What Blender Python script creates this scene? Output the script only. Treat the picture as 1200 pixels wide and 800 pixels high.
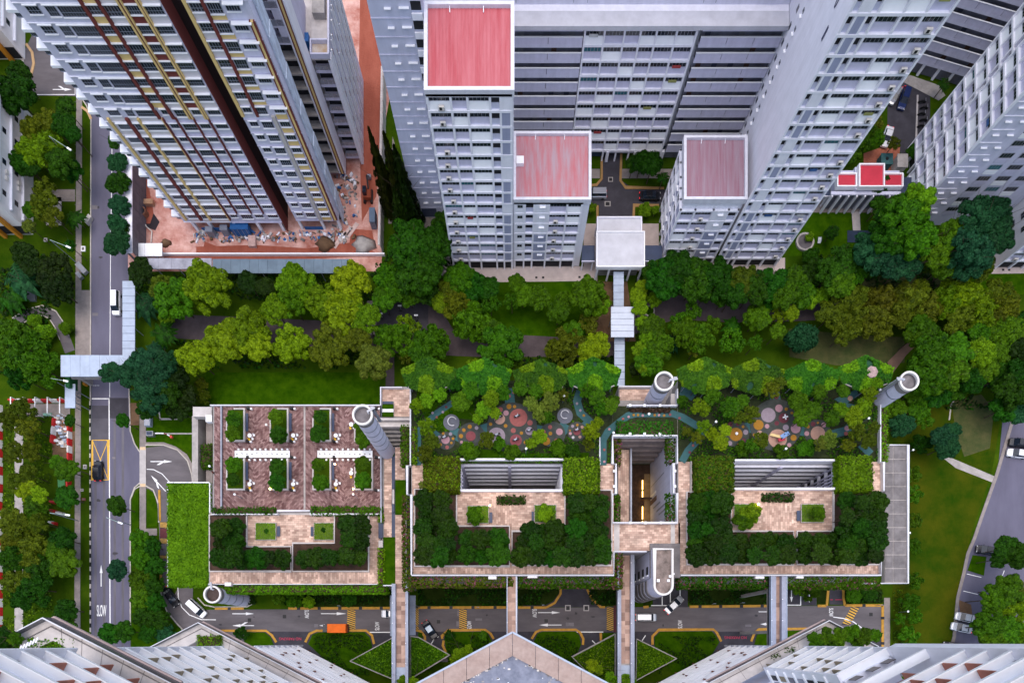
import bpy, math, random
from mathutils import Vector, Matrix
R = math.radians
SC = bpy.context.scene
for _o in list(bpy.data.objects): bpy.data.objects.remove(_o)
# ---- camera: straight down from 130 m, lens shifted to look north
CAMH = 130.0; FPX = 689.0; NX, NY = 602.0, 752.0
cam_d = bpy.data.cameras.new('camera'); cam = bpy.data.objects.new('camera', cam_d)
SC.collection.objects.link(cam); cam.location = (0, 0, CAMH)
cam_d.sensor_width = 36; cam_d.lens = 36*FPX/1200
cam_d.shift_x = -2/1200; cam_d.shift_y = 352/1200
cam_d.clip_start = .5; cam_d.clip_end = 3000; SC.camera = cam
# ---- sky and sun (soft, high overcast)
wd = bpy.data.worlds.new('World'); SC.world = wd; wd.use_nodes = True
_nt = wd.node_tree; _bg = _nt.nodes['Background']
_sk = _nt.nodes.new('ShaderNodeTexSky'); _sk.sky_type = 'NISHITA'; _sk.sun_disc = False
_sk.sun_elevation = R(87); _sk.sun_rotation = R(-30); _sk.air_density = 1.0; _sk.dust_density = 3.0
_nt.links.new(_sk.outputs[0], _bg.inputs[0]); _bg.inputs[1].default_value = .15
sun_d = bpy.data.lights.new('sun', 'SUN'); sun = bpy.data.objects.new('sun', sun_d); SC.collection.objects.link(sun)
sun_d.energy = 1.2; sun_d.angle = R(100); sun_d.color = (1, .95, .90)
sun.rotation_euler = (R(90-87), 0, R(180+30)); sun.location = (0, 0, 200)
SC.view_settings.view_transform = 'Standard'; SC.view_settings.look = 'None'
SC.view_settings.exposure = 0.74; SC.view_settings.gamma = 1
# ================= helpers
RNG = random.Random(7)
def W(px, py, z=0.0):
    s = (CAMH-z)/FPX
    return ((px-NX)*s, (NY-py)*s)
def V3(px, py, z=0.0):
    x, y = W(px, py, z); return Vector((x, y, z))
def PL(p, z=0.0): return p*(CAMH-z)/FPX
COL = SC.collection
OFF = {}
def lin(c): return c
# ---- materials
MATS = {}
def _pos(nt):
    g = nt.nodes.new('ShaderNodeNewGeometry'); return g
def mat(name, col, rough=.8, var=.18, scale=.6, metal=0, bump=0, bscale=8, col2=None, spec=.3, emit=None, estr=0, stain=0, sstretch=None):
    if name in MATS: return MATS[name]
    m = bpy.data.materials.new(name); m.use_nodes = True; nt = m.node_tree
    b = nt.nodes['Principled BSDF']
    b.inputs['Roughness'].default_value = rough; b.inputs['Metallic'].default_value = metal
    b.inputs['Specular IOR Level'].default_value = spec
    if emit:
        b.inputs['Emission Color'].default_value = (*emit, 1); b.inputs['Emission Strength'].default_value = estr
    g = _pos(nt)
    src = g.outputs['Position']
    if sstretch:
        mp = nt.nodes.new('ShaderNodeMapping'); mp.inputs['Scale'].default_value = sstretch
        nt.links.new(src, mp.inputs[0]); src = mp.outputs[0]
    n = nt.nodes.new('ShaderNodeTexNoise'); n.inputs['Scale'].default_value = scale; n.inputs['Detail'].default_value = 6
    n.inputs['Roughness'].default_value = .65
    nt.links.new(src, n.inputs['Vector'])
    rp = nt.nodes.new('ShaderNodeValToRGB')
    c2 = col2 if col2 else tuple(min(1, c*(1+var)) for c in col)
    c1 = col if col2 else tuple(c*(1-var) for c in col)
    rp.color_ramp.elements[0].position = .33; rp.color_ramp.elements[1].position = .67
    rp.color_ramp.elements[0].color = (*c1, 1); rp.color_ramp.elements[1].color = (*c2, 1)
    nt.links.new(n.outputs['Fac'], rp.inputs[0])
    out = rp.outputs[0]
    if stain:
        n3 = nt.nodes.new('ShaderNodeTexNoise'); n3.inputs['Scale'].default_value = 1.0; n3.inputs['Detail'].default_value = 5
        mp = nt.nodes.new('ShaderNodeMapping'); mp.inputs['Scale'].default_value = (1.7, 1.7, .12)
        nt.links.new(g.outputs['Position'], mp.inputs[0]); nt.links.new(mp.outputs[0], n3.inputs['Vector'])
        r3 = nt.nodes.new('ShaderNodeMapRange'); r3.inputs[1].default_value = .35; r3.inputs[2].default_value = .7
        r3.inputs[3].default_value = 1; r3.inputs[4].default_value = 1-stain
        nt.links.new(n3.outputs['Fac'], r3.inputs[0])
        mx = nt.nodes.new('ShaderNodeVectorMath'); mx.operation = 'SCALE'
        nt.links.new(out, mx.inputs[0]); nt.links.new(r3.outputs[0], mx.inputs['Scale']); out = mx.outputs[0]
    nt.links.new(out, b.inputs['Base Color'])
    if bump:
        n2 = nt.nodes.new('ShaderNodeTexNoise'); n2.inputs['Scale'].default_value = bscale; n2.inputs['Detail'].default_value = 4
        nt.links.new(g.outputs['Position'], n2.inputs['Vector'])
        bp = nt.nodes.new('ShaderNodeBump'); bp.inputs['Strength'].default_value = bump; bp.inputs['Distance'].default_value = .15
        nt.links.new(n2.outputs['Fac'], bp.inputs['Height']); nt.links.new(bp.outputs[0], b.inputs['Normal'])
    MATS[name] = m; return m
def brickmat(name, c1, c2, mortar, w, h, rot=0, ms=.012, var=.25, rough=.85):
    if name in MATS: return MATS[name]
    m = bpy.data.materials.new(name); m.use_nodes = True; nt = m.node_tree; b = nt.nodes['Principled BSDF']
    b.inputs['Roughness'].default_value = rough; b.inputs['Specular IOR Level'].default_value = .25
    g = _pos(nt); mp = nt.nodes.new('ShaderNodeMapping'); mp.inputs['Rotation'].default_value = (0, 0, rot)
    nt.links.new(g.outputs['Position'], mp.inputs[0])
    t = nt.nodes.new('ShaderNodeTexBrick'); t.inputs['Scale'].default_value = 1; t.inputs['Mortar Size'].default_value = ms
    t.inputs['Brick Width'].default_value = w; t.inputs['Row Height'].default_value = h; t.inputs['Bias'].default_value = 0
    t.inputs['Color1'].default_value = (*c1, 1); t.inputs['Color2'].default_value = (*c2, 1); t.inputs['Mortar'].default_value = (*mortar, 1)
    nt.links.new(mp.outputs[0], t.inputs['Vector'])
    n = nt.nodes.new('ShaderNodeTexNoise'); n.inputs['Scale'].default_value = .35; n.inputs['Detail'].default_value = 7
    nt.links.new(g.outputs['Position'], n.inputs['Vector'])
    mr = nt.nodes.new('ShaderNodeMapRange'); mr.inputs[1].default_value = .3; mr.inputs[2].default_value = .7
    mr.inputs[3].default_value = 1-var; mr.inputs[4].default_value = 1+var
    nt.links.new(n.outputs['Fac'], mr.inputs[0])
    vm = nt.nodes.new('ShaderNodeVectorMath'); vm.operation = 'SCALE'
    nt.links.new(t.outputs['Color'], vm.inputs[0]); nt.links.new(mr.outputs[0], vm.inputs['Scale'])
    nt.links.new(vm.outputs[0], b.inputs['Base Color'])
    MATS[name] = m; return m
def leafmat(name, dark, light, nscale=.55, objvar=.35, trans=.25, rough=.5):
    """foliage: tint differs per leaf, per clump and per plant"""
    if name in MATS: return MATS[name]
    m = bpy.data.materials.new(name); m.use_nodes = True; nt = m.node_tree; b = nt.nodes['Principled BSDF']
    b.inputs['Roughness'].default_value = rough; b.inputs['Specular IOR Level'].default_value = .08
    g = _pos(nt); oi = nt.nodes.new('ShaderNodeObjectInfo')
    n = nt.nodes.new('ShaderNodeTexNoise'); n.inputs['Scale'].default_value = nscale; n.inputs['Detail'].default_value = 3
    nt.links.new(g.outputs['Position'], n.inputs['Vector'])
    a = nt.nodes.new('ShaderNodeMath'); a.operation = 'MULTIPLY_ADD'; a.inputs[1].default_value = .55; a.inputs[2].default_value = -.1
    nt.links.new(g.outputs['Random Per Island'], a.inputs[0])
    a2 = nt.nodes.new('ShaderNodeMath'); a2.operation = 'MULTIPLY_ADD'; a2.inputs[1].default_value = .9
    nt.links.new(n.outputs['Fac'], a2.inputs[0]); nt.links.new(a.outputs[0], a2.inputs[2])
    rp = nt.nodes.new('ShaderNodeValToRGB'); e = rp.color_ramp.elements
    e[0].position = .2; e[0].color = (*dark, 1); e[1].position = .85; e[1].color = (*light, 1)
    nt.links.new(a2.outputs[0], rp.inputs[0])
    hs = nt.nodes.new('ShaderNodeHueSaturation')
    mr = nt.nodes.new('ShaderNodeMapRange'); mr.inputs[3].default_value = 1-objvar; mr.inputs[4].default_value = 1+objvar
    nt.links.new(oi.outputs['Random'], mr.inputs[0]); nt.links.new(mr.outputs[0], hs.inputs['Value'])
    mr2 = nt.nodes.new('ShaderNodeMapRange'); mr2.inputs[3].default_value = .485; mr2.inputs[4].default_value = .515
    ml = nt.nodes.new('ShaderNodeMath'); ml.operation = 'FRACT'
    mk = nt.nodes.new('ShaderNodeMath'); mk.operation = 'MULTIPLY'; mk.inputs[1].default_value = 7.3
    nt.links.new(oi.outputs['Random'], mk.inputs[0]); nt.links.new(mk.outputs[0], ml.inputs[0]); nt.links.new(ml.outputs[0], mr2.inputs[0])
    nt.links.new(mr2.outputs[0], hs.inputs['Hue'])
    nt.links.new(rp.outputs[0], hs.inputs['Color']); nt.links.new(hs.outputs[0], b.inputs['Base Color'])
    tr = nt.nodes.new('ShaderNodeBsdfTranslucent'); nt.links.new(hs.outputs[0], tr.inputs[0])
    mx = nt.nodes.new('ShaderNodeMixShader'); mx.inputs[0].default_value = trans
    nt.links.new(b.outputs[0], mx.inputs[1]); nt.links.new(tr.outputs[0], mx.inputs[2])
    nt.links.new(mx.outputs[0], nt.nodes['Material Output'].inputs[0])
    MATS[name] = m; return m
# ---- mesh builder
class MB:
    def __init__(s): s.v = []; s.f = []; s.mi = []; s.ms = []
    def m(s, m):
        if m not in s.ms: s.ms.append(m)
        return s.ms.index(m)
    def face(s, pts, m):
        i = len(s.v); s.v += [tuple(p) for p in pts]; s.f.append(tuple(range(i, i+len(pts)))); s.mi.append(s.m(m))
    def hexa(s, b, t, m, mtop=None, bottom=True):
        """b, t: lists of lower / upper ring points (same count, counter-clockwise from above)"""
        n = len(b); i = len(s.v); s.v += [tuple(p) for p in b]+[tuple(p) for p in t]; k = s.m(m)
        for j in range(n):
            q = (j+1) % n; s.f.append((i+j, i+q, i+n+q, i+n+j)); s.mi.append(k)
        s.f.append(tuple(range(i+n, i+2*n))); s.mi.append(s.m(mtop) if mtop else k)
        if bottom: s.f.append(tuple(reversed(range(i, i+n)))); s.mi.append(k)
        return s
    def box(s, x0, x1, y0, y1, z0, z1, m, mtop=None):
        p = [(x0, y0), (x1, y0), (x1, y1), (x0, y1)]
        return s.hexa([(*q, z0) for q in p], [(*q, z1) for q in p], m, mtop)
    def prism(s, poly, z0, z1, m, mtop=None):
        a = sum(poly[i-1][0]*poly[i][1]-poly[i][0]*poly[i-1][1] for i in range(len(poly)))
        if a < 0: poly = poly[::-1]
        return s.hexa([(p[0], p[1], z0) for p in poly], [(p[0], p[1], z1) for p in poly], m, mtop)
    def beam(s, p, q, w, h, m):
        """bar between two points, w across (horizontal), h thick (vertical), hanging centred"""
        p = Vector(p); q = Vector(q); d = q-p
        sd = Vector((-d.y, d.x, 0));  sd = sd.normalized()*w/2 if sd.length > 1e-6 else Vector((w/2, 0, 0))
        if abs(d.x)+abs(d.y) < 1e-6:
            return s.box(p.x-w/2, p.x+w/2, p.y-h/2, p.y+h/2, min(p.z, q.z), max(p.z, q.z), m)
        up = Vector((0, 0, h/2))
        b = [p-sd-up, p+sd-up, q+sd-up, q-sd-up]; t = [p-sd+up, p+sd+up, q+sd+up, q-sd+up]
        return s.hexa(b[::-1], t[::-1], m)
    def cyl(s, cx, cy, r, z0, z1, m, n=16, r1=None, mtop=None, a0=0):
        r1 = r if r1 is None else r1
        A = [a0+2*math.pi*i/n for i in range(n)]
        return s.hexa([(cx+r*math.cos(a), cy+r*math.sin(a), z0) for a in A], [(cx+r1*math.cos(a), cy+r1*math.sin(a), z1) for a in A], m, mtop)
    def tube(s, p, q, r, m, n=6, r1=None):
        p = Vector(p); q = Vector(q); r1 = r if r1 is None else r1
        d = (q-p).normalized(); a = d.orthogonal().normalized(); b = d.cross(a)
        c = [(math.cos(2*math.pi*i/n), math.sin(2*math.pi*i/n)) for i in range(n)]
        return s.hexa([p+(a*x+b*y)*r for x, y in c], [q+(a*x+b*y)*r1 for x, y in c], m)
    def ring(s, cx, cy, r0, r1, z0, z1, m, n=28, a0=0, a1=2*math.pi):
        full = abs(a1-a0-2*math.pi) < 1e-6; N = n if full else n+1
        A = [a0+(a1-a0)*i/n for i in range(N)]
        for i in range(n):
            a, b = A[i], A[(i+1) % N]
            P = lambda r, t, z: (cx+r*math.cos(t), cy+r*math.sin(t), z)
            s.face([P(r0, a, z1), P(r1, a, z1), P(r1, b, z1), P(r0, b, z1)], m)
            s.face([P(r1, a, z0), P(r1, b, z0), P(r1, b, z1), P(r1, a, z1)], m)
            s.face([P(r0, b, z0), P(r0, a, z0), P(r0, a, z1), P(r0, b, z1)], m)
        return s
    def ribbon(s, pts, w, z0, z1, m, closed=False):
        """kerb or painted line of width w along a polyline"""
        n = len(pts); P = [Vector((p[0], p[1])) for p in pts]; Ls = []; Rs = []
        for i in range(n):
            a = P[i-1] if (i > 0 or closed) else P[i]; b = P[(i+1) % n] if (i < n-1 or closed) else P[i]
            d = (b-a).normalized(); nn = Vector((-d.y, d.x))
            k = 1.0
            if (i > 0 or closed) and (i < n-1 or closed):
                d1 = (P[i]-P[i-1]).normalized(); c = max(.5, abs(d1.dot(d))); k = 1/c
            Ls.append(P[i]+nn*w/2*k); Rs.append(P[i]-nn*w/2*k)
        for i in range(n if closed else n-1):
            j = (i+1) % n; q = [Rs[i], Rs[j], Ls[j], Ls[i]]
            if z1-z0 < .012: s.face([(p.x, p.y, z1) for p in q], m)
            else: s.hexa([(p.x, p.y, z0) for p in q], [(p.x, p.y, z1) for p in q], m)
        return s
    def leaf(s, c, nrm, sz, m, asp=1.4):
        n = Vector(nrm).normalized(); a = n.orthogonal().normalized(); t = RNG.uniform(0, 6.283)
        u = a*math.cos(t)+n.cross(a)*math.sin(t); w = n.cross(u)
        c = Vector(c); u = u*sz*asp*.5; w = w*sz*.5
        i = len(s.v); s.v += [tuple(c-u), tuple(c+w-u*.1), tuple(c+u), tuple(c-w-u*.1)]
        s.f.append((i, i+1, i+2, i+3)); s.mi.append(s.m(m))
    def mesh(s, name, shift=(0, 0, 0), smooth=False):
        me = bpy.data.meshes.new(name)
        sx, sy, sz = shift
        me.from_pydata([(x-sx, y-sy, z-sz) for x, y, z in s.v], [], s.f)
        for m in s.ms: me.materials.append(m)
        if len(s.ms) > 1: me.polygons.foreach_set('material_index', s.mi)
        if smooth: me.polygons.foreach_set('use_smooth', [True]*len(s.f))
        me.update(); return me
    def build(s, name, parent=None, smooth=False, label=None):
        xs, ys, zs = zip(*s.v)
        c = Vector(((min(xs)+max(xs))/2, (min(ys)+max(ys))/2, min(zs)))
        o = bpy.data.objects.new(name, s.mesh(name, c, smooth)); COL.objects.link(o)
        link(o, parent, c)
        if label: o['label'] = label
        return o
def link(o, parent, loc, rz=0, sc=None):
    loc = Vector(loc); OFF[o] = loc
    if parent is not None:
        o.parent = parent; o.location = loc-OFF[parent]
    else: o.location = loc
    if rz: o.rotation_euler = (0, 0, rz)
    if sc: o.scale = sc
def put(me, name, parent, loc, rz=0, sc=None, m=None):
    """another object of a shared mesh"""
    o = bpy.data.objects.new(name, me); COL.objects.link(o); link(o, parent, loc, rz, sc)
    if m is not None:
        o.material_slots[0].link = 'OBJECT'; o.material_slots[0].material = m
    return o
def tag(o, label, cat, group=None):
    o['label'] = label; o['category'] = cat
    if group: o['group'] = group
    return o
def thing(name, label, cat, loc=(0, 0, 0), group=None):
    o = bpy.data.objects.new(name, None); COL.objects.link(o); o.empty_display_size = .3
    OFF[o] = Vector(loc); o.location = loc
    return tag(o, label, cat, group)
def structure(o): o['kind'] = 'structure'; return o
def stuff(o, label=None):
    o['kind'] = 'stuff'
    if label: o['label'] = label
    return o
def sheet(name, px, z, m, th=0, parent=None):
    """flat piece of ground given by pixel corners at its own height"""
    b = MB(); P = [W(x, y, z) for x, y in px]
    if th: b.prism(P, z-th, z, m)
    else:
        a = sum(P[i-1][0]*P[i][1]-P[i][0]*P[i-1][1] for i in range(len(P)))
        b.face([(x, y, z) for x, y in (P if a > 0 else P[::-1])], m)
    o = b.build(name, parent)
    return o if parent else structure(o)
def rectp(x0, x1, y0, y1): return [(x0, y0), (x1, y0), (x1, y1), (x0, y1)]
PROTO = {}
def proto(key, fn):
    if key not in PROTO: PROTO[key] = fn()
    return PROTO[key]
def bxm(name, x0, x1, y0, y1, z0, z1, m):
    return proto((name, x0, x1, y0, y1, z0, z1, m.name), lambda: MB().box(x0, x1, y0, y1, z0, z1, m).mesh(name))
ORD = 'first second third fourth fifth sixth seventh eighth ninth tenth eleventh twelfth thirteenth fourteenth fifteenth sixteenth seventeenth eighteenth nineteenth twentieth'.split()
ORD += ['twenty-'+w for w in ORD[:9]]+['thirtieth']+['thirty-'+w for w in ORD[:9]]+['fortieth']+['forty-'+w for w in ORD[:9]]
# ================= colours
WHT = mat('white_paint', (.83, .82, .88), .6, .05, .5, stain=.07)
ROOFW = mat('white_roof_paint', (.54, .54, .58), .5, .1, .4)
WHT2 = mat('bright_white_paint', (.86, .86, .88), .5, .04, .5)
LAV = mat('lavender_grey_paint', (.54, .52, .65), .7, .06, .5, stain=.12)
LAVL = mat('pale_lavender_paint', (.60, .59, .71), .7, .06, .5, stain=.1)
GBL = mat('blue_grey_paint', (.54, .55, .68), .7, .05, .6, stain=.1)
GBD = mat('dusty_blue_panel_paint', (.33, .35, .48), .7, .05, .6, stain=.1)
CRM = mat('cream_paint', (.70, .50, .20), .7, .05, .6)
MAR = mat('maroon_paint', (.16, .035, .03), .7, .12, .5)
DARK = mat('dark_interior', (.018, .018, .022), .8, .3, .8)
GLS = mat('window_glass', (.012, .018, .03), .12, .3, 1.5, spec=.6)
TEAL = mat('teal_window_glass', (.03, .14, .17), .2, .3, 1.5, spec=.5)
ALU = mat('grey_aluminium', (.35, .36, .40), .45, .1, 1, metal=.6)
CONC = mat('concrete', (.36, .33, .31), .9, .22, .5, bump=.15, stain=.1)
CONCL = mat('pale_concrete', (.50, .46, .44), .9, .15, .6, bump=.1)
CONCD = mat('dark_concrete', (.17, .155, .155), .9, .3, .6, bump=.15)
STEEL = mat('grey_steel', (.26, .28, .34), .45, .12, 1, metal=.3)
NAVY = mat('dark_blue_roof_sheet', (.04, .055, .10), .5, .12, .6)
RED = mat('red_roof_sheet', (.40, .07, .085), .55, .25, .4, sstretch=(3, .25, 1), col2=(.49, .145, .165))
REDF = mat('faded_red_roof_sheet', (.45, .13, .15), .6, .25, .5, sstretch=(2.5, .3, 1), col2=(.38, .27, .31))
PLAST = mat('pale_plastic', (.66, .62, .57), .5, .1, 2)
BLK = mat('black_plastic', (.012, .012, .014), .5, .2, 1)
SOIL = mat('brown_soil', (.05, .028, .018), .95, .4, .9, bump=.5, bscale=3)
# ================= ground, roads, paths
GRASS = mat('grass', (.018, .050, .002), .95, .3, .16, bump=.5, bscale=6, col2=(.048, .085, .004), spec=0)
LAWN = mat('bright_lawn', (.015, .052, .001), .95, .3, .5, bump=.6, bscale=7, col2=(.040, .095, .002), spec=0)
LAWNO = mat('olive_lawn', (.015, .046, .002), .95, .3, .13, bump=.6, bscale=7, col2=(.060, .068, .004), spec=0)
EARTH = mat('bare_earth', (.10, .055, .03), .95, .35, .5, bump=.5, bscale=3, col2=(.17, .10, .055))
ASPH = mat('asphalt', (.112, .106, .150), .9, .14, .25, bump=.1, bscale=20, sstretch=(1, .25, 1))
ASPHD = mat('dark_asphalt', (.045, .042, .052), .9, .25, .4, bump=.1, bscale=20)
ASPHM = mat('worn_asphalt', (.118, .105, .112), .9, .25, .3, bump=.1, bscale=20, sstretch=(.3, 1, 1))
PATHM = mat('dark_path_asphalt', (.075, .058, .062), .95, .2, .5)
PAVE = mat('footpath_concrete', (.25, .215, .20), .9, .2, .6, bump=.1)
PAVEP = mat('pale_footpath_concrete', (.42, .39, .38), .9, .14, .6, bump=.1)
REDC = mat('red_clay', (.36, .12, .085), .95, .3, .3, bump=.8, bscale=2.0, col2=(.70, .44, .38))
REDD = mat('raw_red_earth', (.25, .06, .035), .95, .3, .35, bump=.5, bscale=3, col2=(.36, .105, .065), sstretch=(1, .3, 1))
LINEW = mat('white_road_paint', (.78, .78, .78), .7, .08, 3)
LINEY = mat('yellow_road_paint', (.66, .38, .05), .7, .12, 2)
LINER = mat('red_road_paint', (.42, .03, .07), .7, .2, 3)
KERBY = mat('mustard_kerb_paint', (.46, .24, .035), .8, .18, 1.2)
KERBW = mat('kerb_concrete', (.46, .42, .37), .9, .15, 1)
MAROONP = mat('maroon_crossing_paint', (.10, .025, .03), .8, .2, 1)
g = MB(); g.face([(-400, -260, 0), (400, -260, 0), (400, 420, 0), (-400, 420, 0)], GRASS); structure(g.build('ground'))
# lawns (one step above the base sheet)
sheet('lawn', rectp(240, 446, 436, 478), .03, LAWN)
sheet('lawn', rectp(556, 700, 326, 402), .03, LAWN)
sheet('lawn', [(1046, 470), (1176, 470), (1163, 550), (1138, 625), (1124, 690), (1112, 765), (1046, 765)], .03, LAWNO)
sheet('lawn', [(172, 478), (226, 478), (226, 532), (212, 524), (195, 521), (172, 521)], .03, LAWN)
sheet('lawn', rectp(925, 1020, 245, 300), .03, LAWN)
sheet('lawn', rectp(1100, 1215, 318, 345), .03, LAWN)
sheet('lawn', rectp(0, 100, 265, 445), .02, GRASS)
for p in (rectp(152, 163, 472, 498), [(60, 505), (88, 505), (86, 540), (62, 540)], [(700, 330), (735, 330), (745, 400), (690, 400)],
          ):
    sheet('bare_ground', p, .058, EARTH)
LITTER = mat('leaf_litter', (.032, .050, .010), .95, .3, .4, bump=.5, bscale=5, col2=(.080, .078, .024))
for p in ([(925, 385), (1000, 392), (1060, 395), (1060, 425), (980, 428), (925, 418)], [(1000, 330), (1060, 318), (1110, 322), (1110, 345), (1040, 352)], [(1115, 470), (1150, 462), (1165, 480), (1160, 525), (1130, 535), (1120, 505)]): sheet('leaf_litter_ground', p, .045, LITTER)
# construction site: wet red clay
sheet('construction_ground', [(150, 150), (240, -20), (480, -20), (452, 140), (447, 318), (150, 318)], .03, REDC)
sheet('raw_earth_track', [(422, -10), (447, -10), (450, 120), (441, 230), (424, 260), (420, 120)], .05, REDD)
for p in ([(230, 289), (300, 287), (360, 291), (420, 283), (440, 296), (440, 301), (230, 301)], [(163, 205), (172, 205), (180, 250), (176, 262), (168, 262)], [(195, 296), (330, 299), (405, 290), (432, 300), (300, 306), (190, 305)], [(240, 283), (258, 290), (262, 300), (236, 300)], [(412, 268), (436, 270), (440, 292), (408, 294)]):
    MZ = globals().get('MZ', .05)+.006; sheet('muddy_patch', p, MZ, REDD)
# main road
road = sheet('road', [(107, -40), (151, -40), (151, 440), (153, 505), (158, 520), (165, 531), (165, 565), (158, 571), (153, 585), (153, 900), (107, 900)], .02, ASPH)
side = sheet('side_road', [(28, 62), (38, 40), (90, -20), (106.8, -20), (106.8, 140), (102, 125), (94, 113), (36, 112), (26, 96)], .024, ASPHM)
sheet('asphalt_patch', rectp(128, 150.5, 466, 490), .026, ASPHD, parent=road)
sheet('asphalt_patch', rectp(107.5, 127.5, 475, 490), .026, mat('patched_asphalt', (.062, .058, .072), .9, .15, .4), parent=road)
sheet('asphalt_patch', rectp(107.5, 127.5, 490, 515), .026, mat('grey_patched_asphalt', (.085, .08, .095), .9, .15, .4), parent=road)
def line(parent, px, w=.14, m=None, z=.032):
    b = MB(); b.ribbon([W(x, y, z) for x, y in px], w, z, z, m or LINEW); return b.build('lane_line', parent)
line(road, [(131.5, 130), (131, 200), (129.5, 300), (128.5, 465)]); line(road, [(127.8, 467), (129, 735)], .22); line(road, [(107.5, 467), (128.5, 467)], .25)
line(road, [(129, 735), (129, 900)], .16)
dl = MB()
for i in range(5): x, y = W(107.5+i*1.9, 451.5, .032); dl.box(x, x+.22, y-.05, y+.05, .026, .034, LINEW)
dl.build('give_way_line', road)
# yellow box junction
bj = MB(); q = [W(x, y, .034) for x, y in ((108.2, 515.5), (127, 515.5), (127, 562), (108.2, 562))]
bj.ribbon(q, .32, .034, .034, LINEY, closed=True)
bj.ribbon([q[0], q[2]], .16, .038, .038, LINEY); bj.ribbon([q[1], q[3]], .16, .042, .042, LINEY); bj.build('yellow_box_marking', road)
def arrow(parent, px, py, ang, ln, m=None, bent=0, z=.034):
    """painted lane arrow, tip along ang"""
    b = MB(); x, y = W(px, py, z); c, s = math.cos(ang), math.sin(ang)
    T = lambda u, v: (x+u*c-v*s, y+u*s+v*c, z)
    b.face([T(-ln/2, -.09), T(ln*.12, -.09), T(ln*.12, .09), T(-ln/2, .09)], LINEW)
    b.face([T(ln*.12, -.32), T(ln/2, 0), T(ln*.12, .32)], LINEW)
    if bent:
        b.face([T(ln*.0, 0.1*bent), T(ln*.14, .1*bent), T(-ln*.08, .75*bent), T(-ln*.22, .75*bent)][::bent], LINEW)
    return b.build('lane_arrow', parent)
arrow(road, 118.5, 674, R(90), 4.8)
arrow(side, 73, 105, 0, 4.2, bent=1)
line(side, [(42, 111), (88, 111)], .16); line(side, [(88, 102), (88, 111)], .12)
def lettering(txt, parent, px, py, ang, w, h, m, z=.036):
    cu = bpy.data.curves.new(txt, 'FONT'); cu.body = txt; cu.align_x = 'CENTER'; cu.align_y = 'CENTER'; cu.offset = .01
    o = bpy.data.objects.new('tmp', cu); COL.objects.link(o)
    dg = bpy.context.evaluated_depsgraph_get(); me = bpy.data.meshes.new_from_object(o.evaluated_get(dg))
    bpy.data.objects.remove(o)
    xs = [v.co.x for v in me.vertices]; ys = [v.co.y for v in me.vertices]
    cx, cy = (min(xs)+max(xs))/2, (min(ys)+max(ys))/2; sx = w/(max(xs)-min(xs)); sy = h/(max(ys)-min(ys))
    for v in me.vertices: v.co = ((v.co.x-cx)*sx, (v.co.y-cy)*sy, 0)
    me.materials.clear(); me.materials.append(m); me.name = 'lettering'
    x, y = W(px, py, z); return put(me, 'lettering', parent, (x, y, z), ang)
lettering('SLOW', road, 119, 715, 0, 2.1, 2.5, LINEW)
# striped kerb along the left of the main road
def striped(px, z1=.14, step=.95, w=.26, ma=KERBW, mb=BLK, name='striped_kerb'):
    b = MB(); P = [Vector(W(x, y)) for x, y in px]; k = 0
    for a, c in zip(P, P[1:]):
        n = max(1, int((c-a).length/step))
        for i in range(n):
            p = a.lerp(c, i/n); r = a.lerp(c, (i+1)/n); b.ribbon([p, r], w, 0, z1, (ma, mb)[k % 2]); k += 1
    return structure(b.build(name))
striped([(105.8, 470), (106.2, 740)])
kb = MB()
for L_ in ([(107, 140), (106.6, 300), (106.2, 470)], [(28, 62), (26, 78), (28, 96), (36, 112)], [(107, 140), (102, 125), (95, 114)], [(151, 330), (151, 440), (153, 505), (158, 520), (165, 531)],
           [(165, 565), (158, 571), (153, 585), (153, 740)], [(171, 521.5), (192, 521.5), (208, 527), (220, 540), (225, 556), (226, 566)]):
    kb.ribbon([W(x, y) for x, y in L_], .22, 0, .13, KERBW)
structure(kb.build('kerb'))
kb2 = MB()
for L_ in ([(31, 52), (38, 62), (40, 75), (37, 88), (28, 94)], [(96, 126), (103, 131), (107, 140)]): kb2.ribbon([W(x, y) for x, y in L_], .55, 0, .15, mat('orange_kerb_paint', (.50, .32, .16), .8, .15, 1))
structure(kb2.build('painted_kerb'))
# footpaths
FP = structure(MB().ribbon([W(93, 40, .1), W(92, 300, .1), W(91.5, 420, .1), W(90.5, 700, .1), W(91, 760, .1)], 1.25, 0, .1, PAVE).build('footpath'))
jb = MB()
for i in range(64):
    y = W(0, 120+i*10)[1]; jb.box(W(88, 0)[0], W(95, 0)[0], y-.03, y+.03, .05, .106, CONCD)
stuff(jb.build('path_joint', FP))
sheet('footpath', [(91, 340), (105.5, 340), (105.5, 416), (91, 416)], .12, PAVE)
sheet('footpath', rectp(64, 88, 222, 236), .1, PAVE); sheet('footpath', rectp(36, 64, 222, 231), .1, PAVE); sheet('footpath', rectp(54, 72, 231, 264), .1, CONCL)
sheet('footpath', rectp(163.5, 171, 471, 525), .1, PAVE); sheet('footpath', rectp(163.5, 171, 525, 568), .115, PAVEP); sheet('footpath', rectp(163.5, 171, 568, 624), .1, PAVE)
for y in (525, 568): sheet('tactile_strip', rectp(164, 170.5, y-1.6, y+2), .125, mat('tactile_tile', (.62, .45, .28), .8, .1, 2))
sheet('footpath', [(171, 522), (192, 522), (208, 528), (219, 540), (224, 556), (225, 566), (228, 566), (228, 548), (219, 532), (206, 523), (192, 518), (171, 518)], .12, PAVE)
sheet('footpath', rectp(40, 54, 60, 92), .02, CONCD); sheet('footpath', rectp(24, 28, 64, 94), .12, PAVEP)
sheet('footpath', rectp(171, 184, 619, 627), .12, PAVE)
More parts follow.
